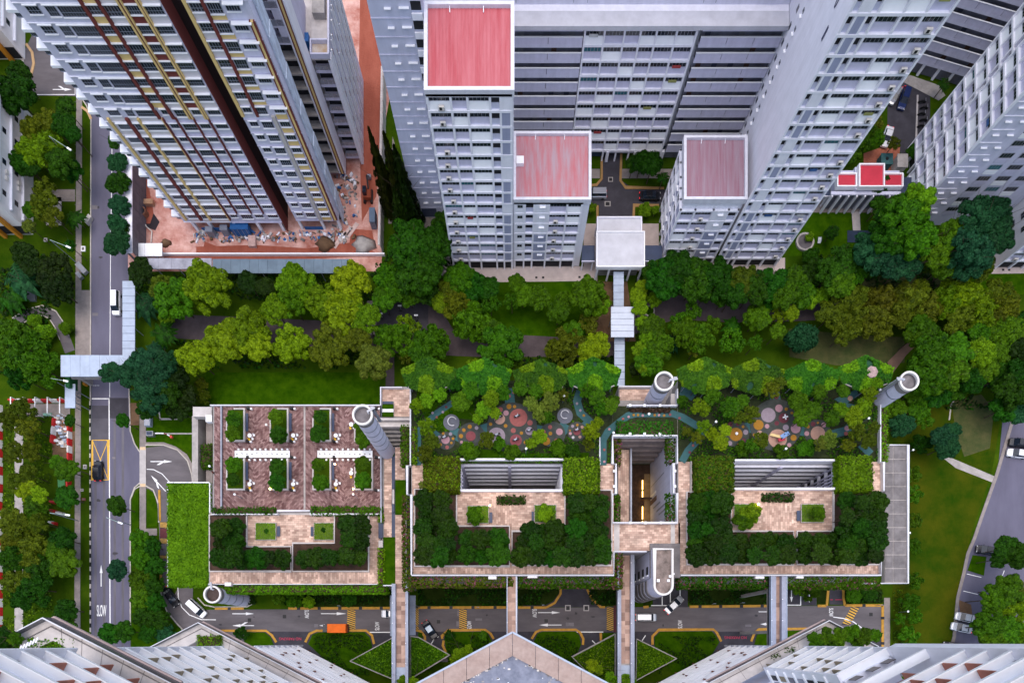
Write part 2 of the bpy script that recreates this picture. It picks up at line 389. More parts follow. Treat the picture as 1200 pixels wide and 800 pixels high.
sheet('footpath', rectp(12, 82, 473, 488), .08, PAVE); sheet('footpath', rectp(17, 27, 488, 745), .06, CONC)
sheet('footpath', rectp(1036, 1043, 700, 770), .12, PAVE)
# looping cycle path with white edges on the left
lp = [(18, 378), (34, 368), (50, 364), (62, 369), (70, 381), (76, 396), (82, 412)]
lo = structure(MB().ribbon([W(x, y, .05) for x, y in lp], 2.3, .05, .05, ASPHM).build('cycle_path'))
for o_ in (-1.1, 1.1):
    P = [Vector(W(x, y)) for x, y in lp[:-1]]; q = []
    for i in range(len(P)):
        d = (P[min(i+1, len(P)-1)]-P[max(i-1, 0)]).normalized(); q.append(P[i]+Vector((-d.y, d.x))*o_)
    MB().ribbon(q, .2, .05, .15, KERBW).build('path_edge', lo)
# park connector paths under the trees
sheet('park_path', [(200, 368), (300, 372), (430, 378), (560, 390), (720, 398), (720, 418), (560, 418), (430, 412), (300, 402), (200, 396)], .05, PATHM)
sheet('park_path', [(742, 352), (775, 345), (860, 348), (940, 356), (1010, 352), (1010, 372), (940, 376), (860, 378), (790, 374), (765, 384), (742, 392)], .05, PATHM)
sheet('path_plaza', rectp(441, 502, 354, 388), .07, ASPHD); sheet('park_path', [(502, 358), (520, 368), (535, 392), (502, 396)], .075, PATHM)
sheet('park_path', rectp(430, 441, 352, 392), .072, PAVE); sheet('park_path', rectp(452, 462, 415, 455), .07, PATHM)
sheet('park_path', [(1080, 386), (1088, 390), (1062, 416), (1044, 440), (1040, 424), (1052, 412)], .06, mat('brown_path', (.20, .12, .085), .9, .15, .6))
sheet('park_path', [(1106, 537), (1112, 535), (1166, 558), (1163, 565), (1120, 548)], .06, CONC)
MB().ribbon([W(x, y) for x, y in ((1125, 458), (1114, 475), (1112, 492))], .3, 0, .14, KERBW).build('garden_edging'); structure(bpy.data.objects['garden_edging'])
structure(MB().ribbon([W(172, 508), W(228, 508)], .3, 0, .12, PAVEP).build('garden_kerb'))
structure(MB().ribbon([W(186, 478), W(188, 491), W(215, 491)], .25, 0, .12, PAVEP).build('garden_kerb'))
# ramp and lower service road
ramp = sheet('ramp_road', [(165, 525), (192, 522), (208, 528), (219, 540), (225, 558), (226, 575), (197.5, 575), (197.5, 690), (200, 705), (215, 716), (232, 722), (232, 745), (214, 738), (203, 728), (193, 712), (188, 690), (186, 600), (182, 582), (172, 572), (165, 568)], .03, ASPHM)
low = sheet('service_road', [(209, 688), (226, 688), (226, 710), (240, 714), (1033, 709), (1033, 775), (225, 775), (219, 740), (209, 725), (199, 706)], .034, ASPHM)
sheet('parking_bay', rectp(613, 705, 688, 711), .04, ASPHD, parent=low); sheet('parking_bay', rectp(765, 806, 680, 711), .04, ASPHD, parent=low)
sheet('parking_bay', rectp(921, 957, 688, 709), .04, ASPHD, parent=low); sheet('parking_bay', rectp(972, 988, 690, 708), .042, ASPHD, parent=low)
sheet('parking_bay', rectp(300, 1034, 739.5, 770), .04, ASPHD, parent=low)
arrow(ramp, 189, 540.5, 0, 4.8, bent=-1, z=.045); arrow(ramp, 185.5, 566, R(133), 4.8, bent=1, z=.045)
line(ramp, [(172, 549.5), (180, 550), (190, 555), (199, 565)], .16, z=.045); line(ramp, [(197.5, 660), (197.5, 690)], .2, z=.045)
line(low, [(208.5, 688), (209, 700), (213, 711), (222, 720), (236, 725.5), (253, 725.7)], .18, z=.05)
for x, y, a, ln, bt in ((285, 718.6, 0, 4.8, 0), (285, 732.5, R(180), 4.8, -1), (391, 718.5, 0, 5.6, 0), (383, 732.5, R(180), 3.4, 0), (643.5, 717.3, 0, 4.9, 0), (645, 731.8, R(180), 4.9, 0), (898, 716.3, 0, 3.4, 0), (900, 730.8, R(180), 3.4, 0), (927.5, 697, R(-90), 3, 0)):
    arrow(low, x, y, a, ln, bent=bt, z=.05)
for x, y, a in ((359.5, 719, -90), (442, 733, 90), (550, 732, 90), (626.5, 718, -90), (797, 731, 90), (974, 717, -90)):
    lettering('SLOW', low, x, y, R(a), 1.85, .95, LINEW, .052)
for x, dx in ((340, 0), (862, 0)): lettering('NO PARKING', low, x, 748 if x < 500 else 746.5, R(180), 4.9, .62, LINER, .052)
line(low, [(973, 702.2), (976, 702.2)], .16, LINER, .05); line(low, [(979, 702.2), (987, 702.2)], .16, LINER, .05)
for p in ([(433, 740.3), (459, 740.3)], [(676, 740), (707, 740)], [(763, 709), (784, 709)], [(776, 709), (776, 690)], [(785.5, 706), (785.5, 690)], [(921, 708.5), (938.3, 708.5), (938.3, 690)], [(948.5, 705), (948.5, 692)], [(752.5, 750), (756.5, 744)], [(505, 754.5), (509.5, 747)], [(694, 750), (698, 754)], [(976.5, 722.5), (988, 724), (1000, 728), (1011, 736)], [(797, 708), (797, 688)]):
    line(low, p, .2, z=.05)
def hatch(parent, x0, x1, y0, y1, sk=0, z=.046, m1=LINEY, n=9, base=True):
    """black and yellow hatched crossing strip with pixel bounds; sk skews it sideways"""
    b = MB(); F_ = lambda u, v, dz: (*W(x0+(x1-x0)*u+sk*(v-.5), y0+(y1-y0)*v, z), z+dz)
    if base: b.face([F_(0, 1, 0), F_(1, 1, 0), F_(1, 0, 0), F_(0, 0, 0)], ASPHD)
    for i in range(n):
        v0, v1 = (i+.25)/n, (i+.75)/n; t = .7/n
        b.face([F_(0, min(1, v1-t+.0), .004), F_(1, min(1, v1+t), .004), F_(1, min(1, v0+t), .004), F_(0, max(0, v0-t), .004)], m1)
    return b.build('hatched_strip', parent)
hatch(low, 407, 416.5, 713, 737.5, n=10); hatch(low, 487, 490.5, 711, 738, n=10); hatch(low, 538, 547, 712.5, 737, n=10); hatch(low, 711, 718.8, 710, 739, n=13)
hatch(low, 992, 1002, 710, 732, sk=-12, n=8); sheet('maroon_crossing', rectp(719, 723.5, 708, 740), .046, MAROONP, parent=low)
sheet('maroon_crossing', rectp(187.5, 197, 618.5, 630), .046, MAROONP, parent=ramp)
for y0, y1, n in ((611, 618.5, 5), (630, 637, 5), (650, 654.5, 4)): hatch(ramp, 187.5, 197, y0, y1, n=n)
# mustard kerbs with dark drain gratings
def mkerb(px, w=.55, grates=True, step=4.2):
    k = structure(MB().ribbon([W(x, y) for x, y in px], w, .0, .14, KERBY).build('yellow_kerb'))
    if grates:
        P = [Vector(W(x, y)) for x, y in px]
        for a, c in zip(P, P[1:]):
            n = int((c-a).length/step)
            for i in range(n):
                p = a.lerp(c, (i+.5)/n); put(bxm('drain_grating', -.36, .36, -.3, .3, 0, .16, BLK), 'drain_grating', k, (p.x, p.y, 0))
    return k
for p in ([(252, 712.5), (286, 712.5)], [(338, 712.5), (459, 712)], [(490, 711.5), (593, 711.3)], [(754, 711), (760, 710.5)], [(808, 710.5), (905, 709.5)], [(958, 709.5), (968, 709.5)], [(990, 709), (1034, 709)], [(1034, 709), (1034, 768)], [(607, 711.5), (640, 711.5)]):
    mkerb(p)
for p in ([(640, 711.5), (650, 706), (657, 695), (657, 686)], [(688, 690), (694, 702), (704, 711), (709, 711)], [(968.5, 709.5), (970.5, 690)], [(990, 709), (988, 700), (988, 690)],
          [(258, 738.5), (312, 738.5), (319, 744), (324, 752)], [(358, 752), (363, 742), (371, 738.5), (429, 738.3), (436, 744), (438.5, 754)], [(487, 738), (493, 739), (498, 745), (498, 752)], [(518.5, 748), (518, 745), (525, 738), (569, 737.5), (575, 742), (578.5, 748)], [(520, 750), (519, 756), (523, 764)],
          [(623, 748), (628, 740), (634, 737.5), (675, 737.3), (680, 741), (683.5, 748), (683, 755)], [(704, 750), (704, 741)], [(764.5, 755), (764.5, 745), (772, 737.5), (836, 737), (840, 741), (845, 751)], [(880, 751), (884, 741), (889, 737), (950, 736)],
          [(187, 574), (187.5, 610)], [(188.5, 670), (189.5, 692)]):
    mkerb(p, .5, False)
kb3 = MB()
for p in ([(188.5, 690), (190, 702), (196, 716), (206, 728), (214, 737)], [(153, 585), (158, 573), (165, 569)], [(171, 569), (180, 574), (186, 590), (186.5, 612)], [(232, 700), (240, 708.5), (252, 711), (290, 710.5), (296, 707)]):
    kb3.ribbon([W(x, y) for x, y in p], .24, 0, .14, KERBW)
structure(kb3.build('kerb'))
# grassed islands beside the service road
ISL = [([(286, 740), (310, 740.5), (317, 746), (321, 756), (286, 756)]), ([(361, 754), (366, 743), (373, 740.5), (427, 740), (433, 746), (436, 756), (432, 790), (400, 790)]), ([(490, 740), (495, 741), (496, 754), (490, 754)]),
       ([(521, 750), (521, 745), (527, 740), (568, 739.5), (573, 744), (577, 752), (577, 775), (525, 775)]), ([(625, 752), (630, 742), (636, 739.5), (674, 739.3), (679, 744), (681, 755), (672, 775), (640, 775)]),
       ([(706, 752), (706, 741), (722, 741), (722, 752)]), ([(767, 756), (767, 746), (774, 739.5), (834, 739), (839, 744), (843, 752), (820, 790), (790, 790)]), ([(884, 755), (887, 744), (891, 739), (960, 738), (960, 760)]),
       ([(607, 688), (655, 688), (655, 695), (648, 704), (638, 709), (607, 709)]), ([(690, 688), (722, 688), (722, 709), (706, 709), (697, 702)]), ([(806, 686), (905, 686), (905, 708), (810, 708), (806, 703)]), ([(958, 688), (969, 688), (967, 707), (958, 707)]),
       ([(990, 690), (1034, 690), (1034, 706), (992, 707)]), ([(340, 688), (461, 688), (461, 710), (340, 710)]), ([(490, 688), (594, 688), (594, 709), (490, 709)]), ([(754, 690), (764, 690), (762, 708), (754, 709)]),
       ([(173, 572), (180, 577), (184, 592), (184.5, 617), (172, 617)]), ([(153.5, 600), (156, 583), (162, 574), (162.5, 617), (154, 625)]), ([(154, 625), (186, 628), (187, 692), (194, 715), (205, 730), (214, 740), (214, 760), (154, 760)])]
SHADM = mat('podium_shade_ground', (.010, .018, .003), .95, .4, .6, bump=.5, bscale=4, col2=(.022, .038, .006), spec=0)  # shade below the podium edge put into this dark ground colour
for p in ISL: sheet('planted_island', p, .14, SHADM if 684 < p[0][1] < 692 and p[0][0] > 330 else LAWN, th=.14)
# right car park, block courtyards
sheet('car_park', [(1176, 480), (1215, 480), (1215, 770), (1112, 770), (1118, 742), (1124, 700), (1132, 655), (1142, 625), (1155, 590), (1170, 545)], .03, ASPH)
structure(MB().ribbon([W(x, y) for x, y in ((1187, 490), (1168, 555), (1152, 600), (1141, 632), (1134, 648), (1129, 672), (1122, 700), (1120, 720), (1118, 745), (1112, 770))], .7, 0, .13, PAVE).build('car_park_kerb'))
sheet('grass_verge', [(1140, 650), (1156, 652), (1153, 674), (1134, 668)], .1, LAWN, th=.1); sheet('bare_ground', [(1123, 702), (1138, 708), (1140, 722), (1126, 722)], .06, EARTH)
bl = MB()
for a, c in (((1177, 668), (1174, 676)), ((1133, 672), (1150, 676)), ((1129, 692), (1146, 696)), ((1168, 700), (1160, 698)), ((1125, 735), (1150, 740))): bl.ribbon([W(*a, .04), W(*c, .04)], .14, .04, .04, LINEW)
structure(bl.build('bay_markings'))
court = sheet('court_road', [(706, 150), (730, 150), (729, 212), (740, 220), (775, 222), (790, 222), (790, 240), (742, 241), (742, 262), (702, 262), (702, 240), (680, 240), (680, 222), (700, 218), (705, 208)], .03, ASPHD)
kc = MB()
for p in ([(705, 180), (705, 210), (699, 217), (680, 218.5)], [(728, 180), (727, 212), (733, 220), (778, 221)], [(742, 262), (743, 241), (772, 241)], [(700, 262), (700, 241)]): kc.ribbon([W(x, y) for x, y in p], .5, 0, .14, mat('ochre_kerb_paint', (.33, .19, .07), .8, .15, 1))
structure(kc.build('painted_kerb'))
APRN = mat('pink_apron_concrete', (.46, .38, .35), .9, .12, .5)
sheet('apron', rectp(690, 703, 198, 209), .1, PAVE); sheet('apron', rectp(728, 790, 198, 209), .1, PAVE)
sheet('apron', [(520, 312), (700, 312), (700, 329), (540, 331), (520, 331)], .12, APRN, th=.12); sheet('apron', [(460, 160), (487, 250), (520, 250), (536, 330), (516, 322), (485, 262), (455, 262)], .1, PAVE)
sheet('apron', rectp(684, 772, 262, 318), .1, APRN); sheet('apron', rectp(768, 920, 302, 322), .1, APRN)
sheet('apron', [(1152, 300), (1215, 300), (1215, 320), (1146, 321)], .12, APRN); sheet('apron', rectp(930, 1060, 233, 249), .1, PAVE)
for x, y in ((508, 325.5), (578.5, 326), (606, 325.5), (628.5, 325.5), (636.5, 325.5), (679, 325), (1175, 316.5), (1182, 316.5)): MB().box(*[v for p in ((W(x-1.3, 0)[0], W(x+1.3, 0)[0]),) for v in p], W(0, y+1.2)[1], W(0, y-1.2)[1], .1, .14, BLK).build('drain_cover'); 
for o in [o for o in bpy.data.objects if o.name.startswith('drain_cover')]: structure(o)
yard = sheet('court_yard', [(1040, 95), (1090, 95), (1090, 170), (1060, 185), (1040, 160)], .03, ASPHD)
sheet('red_brick_paving', [(1012, 180), (1040, 170), (1055, 170), (1052, 205), (1012, 205)], .04, brickmat('red_court_brick', (.30, .09, .05), (.38, .13, .08), (.15, .05, .03), .4, .2))
sheet('apron', [(1056, 95), (1066, 88), (1100, 100), (1108, 112), (1100, 118)], .05, CONC)
for (x, y, w, h) in ((715.5, 210.5, 5.5, 5.5), (712, 239, 7, 6)):
    MB().box(*W(x-w/2, 0)[:1], *W(x+w/2, 0)[:1], W(0, y+h/2)[1], W(0, y-h/2)[1], .02, .05, CONC).build('manhole_surround', court)
    MB().box(*W(x-w/3, 0)[:1], *W(x+w/3, 0)[:1], W(0, y+h/3)[1], W(0, y-h/3)[1], .03, .06, BLK).build('manhole_cover', court)
for x, y in ((333.5, 722), (514, 728), (665.5, 712), (687, 712), (640, 727), (1020.5, 719.5), (292.5, 726)):
    MB().box(*W(x-2, 0)[:1], *W(x+2, 0)[:1], W(0, y+2)[1], W(0, y-2)[1], .03, .058, BLK).build('manhole_cover', low)
for x in (665.5, 687): MB().ribbon([W(x-2.7, 709), W(x+2.7, 709), W(x+2.7, 715), W(x-2.7, 715)], .2, .03, .06, PAVEP, closed=True).build('manhole_frame', low)

# repairs, stains and tyre-darkened strips on the roads
rg = random.Random(31)
SPOT = mat('tar_stain', (.05, .046, .052), .8, .25, 2); PTCH = mat('pale_asphalt_repair', (.17, .155, .165), .9, .2, .8); TYRM = mat('tyre_darkened_asphalt', (.112, .104, .120), .9, .25, .5, sstretch=(1, .2, 1))
for (x0, x1) in ((110.5, 113.5), (120.5, 123.5), (133, 136), (142.5, 145.5)): sheet('wheel_track', [(x0, 490 if x0 > 125 else 516), (x1, 490 if x0 > 125 else 516), (x1, 800), (x0, 800)], .0255, TYRM, parent=road)
for i in range(26):
    if i < 9: par, x, y, zz = road, rg.uniform(110, 148), rg.uniform(180, 740), .0285
    else: par, x, y, zz = low, rg.uniform(240, 1025), rg.uniform(713, 736), .0375
    a, c = rg.uniform(.8, 3.5), rg.uniform(.6, 2.0); m_ = SPOT if i % 3 else PTCH
    P = [(x+a*(.7+.5*rg.random())*math.cos(t*.785), y+c*(.7+.5*rg.random())*math.sin(t*.785)) for t in range(8)] if m_ is SPOT else rectp(x-a*2, x+a*2, y-c*1.6, y+c*1.6)
    sheet('road_stain' if m_ is SPOT else 'asphalt_patch', P, zz+i*.00008, m_, parent=par)
# ================= apartment blocks north of the garden
LAVM = mat('mid_lavender_paint', (.58, .56, .69), .7, .06, .5, stain=.08)
def fp(O, ang, u, d, z):
    c, s = math.cos(ang), math.sin(ang); return Vector((O[0]+u*c-d*s, O[1]+u*s+d*c, z))
def fbox(b, O, ang, u0, u1, d0, d1, z0, z1, m):
    q = [fp(O, ang, u, d, 0) for u, d in ((u0, d0), (u1, d0), (u1, d1), (u0, d1))]
    b.hexa([(p.x, p.y, z0) for p in q], [(p.x, p.y, z1) for p in q], m)
def winmesh(w, h, n=3, rows=1, frame=None, glass=None, fw=.07, d=.06):
    frame = frame or ALU; glass = glass or GLS
    def mk():
        b = MB(); b.box(0, w, -.01, .03, 0, h, glass)
        for i in range(n+1): x = i*(w-fw)/n; b.box(x, x+fw, -d, -.012, 0, h, frame)
        for k in ([0, h-fw] if rows == 1 else [0, h*.34, h-fw]): b.box(fw, w-fw, -d*.8, -.012, k, k+fw, frame)
        return b.mesh('window')
    return proto(('win', round(w, 2), round(h, 2), n, rows, frame.name, glass.name, d), mk)
def acmesh():
    def mk():
        b = MB(); b.box(-.42, .42, -.36, -.02, .08, .66, PLAST); b.box(-.48, .48, -.42, .03, 0, .06, ALU)
        b.box(-.3, .1, -.375, -.355, .14, .6, BLK); return b.mesh('air_conditioner')
    return proto('ac', mk)
def facade_grid(root, O, ang, cells, z0, fl, n, rec=.36, cw=.34, seed=1, ac=(), top=None, white=.35, void=True, teal=.06, acside=.5):
    """framed bays: columns, floor slabs, recessed windows over spandrel panels"""
    rg = random.Random(seed); Wd = sum(w for _, w in cells)+cw*(len(cells)+1); zt = z0+fl*n
    us = []; u = 0
    for k, (t, w) in enumerate(cells):
        b = MB(); fbox(b, O, ang, u, u+cw, -.06, rec, 0, zt, WHT); b.build('column', root); u += cw
        us.append(u); u += w
    b = MB(); fbox(b, O, ang, u, u+cw, -.06, rec, 0, zt, WHT); b.build('column', root)
    for k in range(n+1):
        z = z0+fl*k; b = MB(); fbox(b, O, ang, .02, Wd-.02, -.1, rec+.02, z-.4, z, WHT); b.build('floor_slab', root)
    for (t, w), u in zip(cells, us):
        if void:
            me = bxm('void_opening', 0, w, -.02, .05, 0, z0-.4, DARK); put(me, 'void_opening', root, fp(O, ang, u, rec, .12), ang)
        for k in range(n):
            z = z0+fl*k
            if t == 'w':
                gl = TEAL if rg.random() < teal else None
                put(winmesh(w, fl-.4-1.22, max(2, round(w/.62)), glass=gl, d=.03), 'window', root, fp(O, ang, u, rec-.02, z+1.22), ang)
                if rg.random() < (white if cells.index((t, w)) not in ac else white*.4):
                    def mk(w=w):
                        b = MB(); b.hexa([(0, -.36, 0), (w, -.36, 0), (w, 0, 0), (0, 0, 0)], [(0, -.08, 1.21), (w, -.08, 1.21), (w, 0, 1.21), (0, 0, 1.21)], WHT2); return b.mesh('spandrel_panel')
                    me = proto(('sp1', w), mk)
                else: me = bxm('spandrel_panel', 0, w, -.08, 0, 0, 1.21, LAVM)
                put(me, 'spandrel_panel', root, fp(O, ang, u, rec, z), ang)
                if cells.index((t, w)) in ac and rg.random() < .93:
                    put(acmesh(), 'air_conditioner', root, fp(O, ang, u+w*(acside+rg.uniform(-.08, .08)), rec-.42, z+.3), ang)
                if rg.random() < .05:
                    c = rg.choice([(.35, .05, .05), (.05, .12, .3), (.3, .3, .1), (.5, .5, .5)])
                    put(bxm('laundry', 0, w*.5, -.2, -.12, 0, .5, mat('cloth_%d_%d' % (c[0]*100, c[2]*100), c)), 'laundry', root, fp(O, ang, u+w*.2, rec-.2, z+1.3), ang)
            elif t == 'r':
                put(bxm('recess_opening', 0, w, -.03, .05, 0, 1.35, DARK), 'recess_opening', root, fp(O, ang, u, rec, z+1.0), ang)
                put(bxm('recess_parapet', 0, w, -.05, .05, 0, 1.0, GBL), 'recess_parapet', root, fp(O, ang, u, rec-.1, z), ang)
            elif t == 'p':
                dk = (z > 30 and rg.random() < .35) or z < 12 or (rg.random() < .45)
                put(bxm('wall_panel', 0, w, -.05, .05, 0, fl-.36, GBD if dk else WHT), 'wall_panel', root, fp(O, ang, u, .02, z), ang)
            elif t == 'a':
                dk = z < 10 or rg.random() < .3
                put(bxm('wall_panel', 0, w, -.05, .05, 0, fl-.36, GBD if dk else WHT), 'wall_panel', root, fp(O, ang, u, .02, z), ang)
                put(bxm('ledge', 0, 1.1, -.36, 0, 0, .1, WHT2), 'ledge', root, fp(O, ang, u+w*.35, -.02, z+1.7), ang)
            elif t == 's':
                put(bxm('wall_panel', 0, w, -.05, .05, 0, fl-.36, WHT), 'wall_panel', root, fp(O, ang, u, .02, z), ang)
                put(winmesh(w*.62, .75, 2), 'window', root, fp(O, ang, u+w*.2, -.04, z+1.35), ang)
    return Wd
def corridor(root, O, ang, Wd, z0, fl, n, seed=1, depth=.85, plants=0):
    rg = random.Random(seed)
    b = MB(); fbox(b, O, ang, 0, Wd, depth, depth+.1, 0, z0+fl*n, mat('corridor_wall', (.15, .15, .18), .8, .3, .4)); b.build('corridor_wall', root)
    for k in range(n+1):
        z = z0+fl*k; b = MB(); fbox(b, O, ang, 0, Wd, -.05, depth, z-.5, z, LAVL); fbox(b, O, ang, 0, Wd, .1, depth, z, z+.015, mat('corridor_floor', (.09, .09, .10), .8, .3, 1)); b.build('floor_slab', root)
    for k in range(n):
        z = z0+fl*k; m_ = max(1, round(Wd/5.2)); w = Wd/m_
        for i in range(m_): put(bxm('parapet_panel', .04, w-.04, -.06, .06, 0, 1.3, LAVM), 'parapet_panel', root, fp(O, ang, i*w, .02, z), ang)
        b = MB(); fbox(b, O, ang, 0, Wd, -.12, .1, z+1.3, z+1.38, WHT2); b.build('parapet_cap', root)
        for i in range(int(Wd/3)):
            if rg.random() < .45:
                put(bxm('door', 0, .95, -.06, .0, 0, 2.1, mat('door_paint_%d' % rg.randint(0, 2), rg.choice([(.09, .05, .035), (.05, .055, .08), (.16, .16, .17)]))), 'door', root, fp(O, ang, i*3+.8, depth-.02, z), ang)
    for k in range(0, n+1, 3):
        pass
def block(name, label, x0, x1, y0, y1, h, wallm=None, group=None):
    r = thing(name, label, 'apartment block', ((x0+x1)/2, y0, 0), group)
    b = MB(); b.box(x0, x1, y0, y1, 0, h, wallm or WHT); b.build('wall', r); return r
def flat_roof(root, x0, x1, y0, y1, z, m, par=.3, ph=.7, pm=None):
    b = MB(); b.box(x0+par, x1-par, y0+par, y1-par, z, z+.12, m); b.build('roof', root)
    pm = pm or mat('parapet_paint', (.64, .64, .70), .6, .06, .6, stain=.1)
    for q in ((x0-.1, x1+.1, y0-.1, y0+par), (x0-.1, x1+.1, y1-par, y1+.1), (x0-.1, x0+par, y0+par, y1-par), (x1-par, x1+.1, y0+par, y1-par)):
        b = MB(); b.box(*q, z-.5, z+ph, pm); b.build('parapet', root)
    seam = MB(); n = int((x1-x0-2*par)/.55)
    for i in range(1, n): seam.box(x0+par+i*.55-.03, x0+par+i*.55+.03, y0+par, y1-par, z+.12, z+.17, m)
    seam.build('roof_seam', root)
    for fx in (.28, .66):
        b = MB(); b.tube((x0+(x1-x0)*fx, y1-par, z+.45), (x0+(x1-x0)*fx, y1-par-.7, z+.2), .07, WHT); b.build('drain_pipe', root)
# B1: tall red-roofed block on the left
B1 = block('apartment_block', 'tallest white block with big faded red roof above its framed bays', -13.3, 0, 82.75, 95.4, 41.7)
facade_grid(B1, (-13.3, 82.3), 0, [('w', 3.2), ('w', 2.2), ('w', 3.1), ('r', 1.25), ('p', 1.3)], 3.2, 2.75, 14, seed=3, ac=(0,), white=.4)
flat_roof(B1, -13.3, 0, 82.3, 95.4, 41.7, RED, .45)
# wing to the west of it
B1w = block('apartment_block', 'blue-grey block wing with small white ledges, left of the tallest red roof', -21.5, -13.35, 93.8, 112, 52, GBL)
for k in range(18):
    z = 3+2.75*k
    put(bxm('floor_band', 0, 6.0, -.09, 0, 0, .13, LAVL), 'floor_band', B1w, (-21.5, 93.79, z))
    put(bxm('ledge', 0, 1.0, -.36, 0, 0, .1, WHT2), 'ledge', B1w, (-19.2, 93.78, z+1.5)); put(bxm('ledge', 0, 1.5, -.36, 0, 0, .1, WHT2), 'ledge', B1w, (-17, 93.78, z+1.6))
    put(bxm('recess_opening', 0, 1.5, -.04, 0, 0, 1.2, DARK), 'recess_opening', B1w, (-15.2, 93.78, z+1.2)); put(bxm('recess_parapet', 0, 1.6, -.3, -.06, 0, .9, WHT), 'recess_parapet', B1w, (-15.2, 93.78, z))
put(bxm('void_opening', 0, 3.2, -.04, 0, 0, 2.4, NAVY), 'void_opening', B1w, (-20, 93.78, .3))
# B2: middle red-roofed block
B2 = block('apartment_block', 'low white block under the middle faded red roof', .05, 14.4, 83.05, 95.2, 19.6)
facade_grid(B2, (.05, 82.6), 0, [('s', 1.6), ('r', 1.4), ('a', 2.5), ('w', 3.1), ('w', 2.45)], 3.0, 2.75, 6, seed=5, ac=(3,), white=.25)
flat_roof(B2, .05, 14.4, 82.6, 95.2, 19.6, REDF, .4)
put(bxm('vent_box', 0, 1.4, -1.4, 0, 0, .8, WHT2), 'vent_box', B2, (.5, 90.5, 19.7))
# B3: right red-roofed block
B3 = block('apartment_block', 'low white block under the mauve faded roof, rightmost of the three big roofs', 32.65, 44.0, 83.95, 95.4, 18.5)
facade_grid(B3, (32.2, 83.5), 0, [('w', 2.5), ('w', 3.2), ('a', 2.6), ('r', 1.55)], 2.4, 2.75, 5, seed=8, ac=(1,), white=.4)
facade_grid(B3, (32.2, 95.4), R(-90), [('s', 2.1), ('w', 2.5), ('a', 1.8), ('s', 1.8), ('p', 1.7)], 2.4, 2.75, 5, seed=9, white=.6)
flat_roof(B3, 32.2, 44.0, 83.5, 95.4, 18.5, mat('mauve_faded_roof_sheet', (.27, .125, .165), .6, .2, .5, sstretch=(4, .22, 1), col2=(.30, .22, .265)), .4)
# back slab with corridors and bays
BS = thing('apartment_block', 'long white slab block with open corridors behind the red roofs', 'apartment block', (23, 106.2, 0))
b = MB(); b.box(-.5, 47.2, 108, 118, 0, 29.2, WHT); b.box(12.5, 32.3, 106.65, 108, 2.9, 29.2, WHT); b.build('wall', BS)
corridor(BS, (0, 106.2), 0, 12.2, 3.0, 2.8, 9, 2); corridor(BS, (32.9, 106.2), 0, 14.3, 3.0, 2.8, 9, 4)
facade_grid(BS, (12.3, 106.2), 0, [('w', 3.15), ('w', 3.2), ('w', 2.5), ('w', 2.5), ('w', 3.2), ('w', 3.15)], 3.0, 2.8, 9, seed=11, white=.3, void=False, cw=.3)
b = MB(); b.box(-.5, 47.2, 105.4, 108, 28.6, 29.3, ROOFW); b.build('cornice', BS)
for x in (12.2, 20.4, 26.4, 32.4, 38, 43): b = MB(); b.box(x-.3, x+.3, 106, 106.6, 0, 2.7, WHT); b.build('pillar', BS)
b = MB(); b.box(0, 20, 107.3, 107.5, 0, 2.6, NAVY); b.box(27, 47, 107.3, 107.5, 0, 2.6, NAVY); b.build('void_opening', BS)
for i in range(4): put(bxm('passage_beam', 0, 5.4, -.1, .1, 0, .25, mat('ochre_paint', (.35, .2, .07))), 'passage_beam', BS, (20.8, 106.9+i*.8, 2.2))
# taller wall rising behind the slab
BU = thing('apartment_block', 'pale lavender upper block set back behind the long corridor slab', 'apartment block', (12, 108.2, 0))
b = MB(); b.box(-13.3, 47.2, 109.2, 120, 29, 52, LAVL); b.build('wall', BU)
for x in (10.2, 12.6, 32.4, 34.5, 0.4): put(bxm('joint', -.05, .05, -.03, 0, 0, 22, STEEL), 'joint', BU, (x, 109.19, 29.5))
for x in (42, -8): put(winmesh(2.8, 1.3, 3), 'window', BU, (x, 109.1, 31.2)); put(bxm('window_surround', -.3, 3.1, -.25, 0, -.35, -.05, WHT2), 'window_surround', BU, (x, 109.18, 31.2))
# right tall slab
BT = thing('apartment_block', 'tall white slab block leaning right with blank side wall and numeral', 'apartment block', (51, 83, 0))
b = MB(); b.box(45.5, 57.2, 83.35, 101, 0, 62, WHT); b.box(47.3, 57.2, 101, 112, 0, 62, WHT); b.build('wall', BT)
facade_grid(BT, (44.1, 82.9), 0, [('r', .8), ('p', 1.1), ('r', .85), ('w', 3.0), ('w', 2.6), ('w', 2.9)], 3.0, 2.75, 21, seed=21, ac=(5,), white=.35, rec=.42, acside=.6)
for k in range(20):
    z = 3+2.75*k
    put(winmesh(1.5, .95, 2), 'window', BT, (47.27, 105.6, z+1.2), R(-90)); put(bxm('ledge', 0, 1.5, -.45, 0, 0, .14, WHT2), 'ledge', BT, (47.28, 104.0, z+.9), R(-90))
    put(winmesh(.5, .55, 1), 'window', BT, (45.46, 99.2, z+1.5), R(-90)); put(bxm('ledge', 0, .6, -.3, 0, 0, .12, WHT2), 'ledge', BT, (45.48, 99.25, z+.9), R(-90))
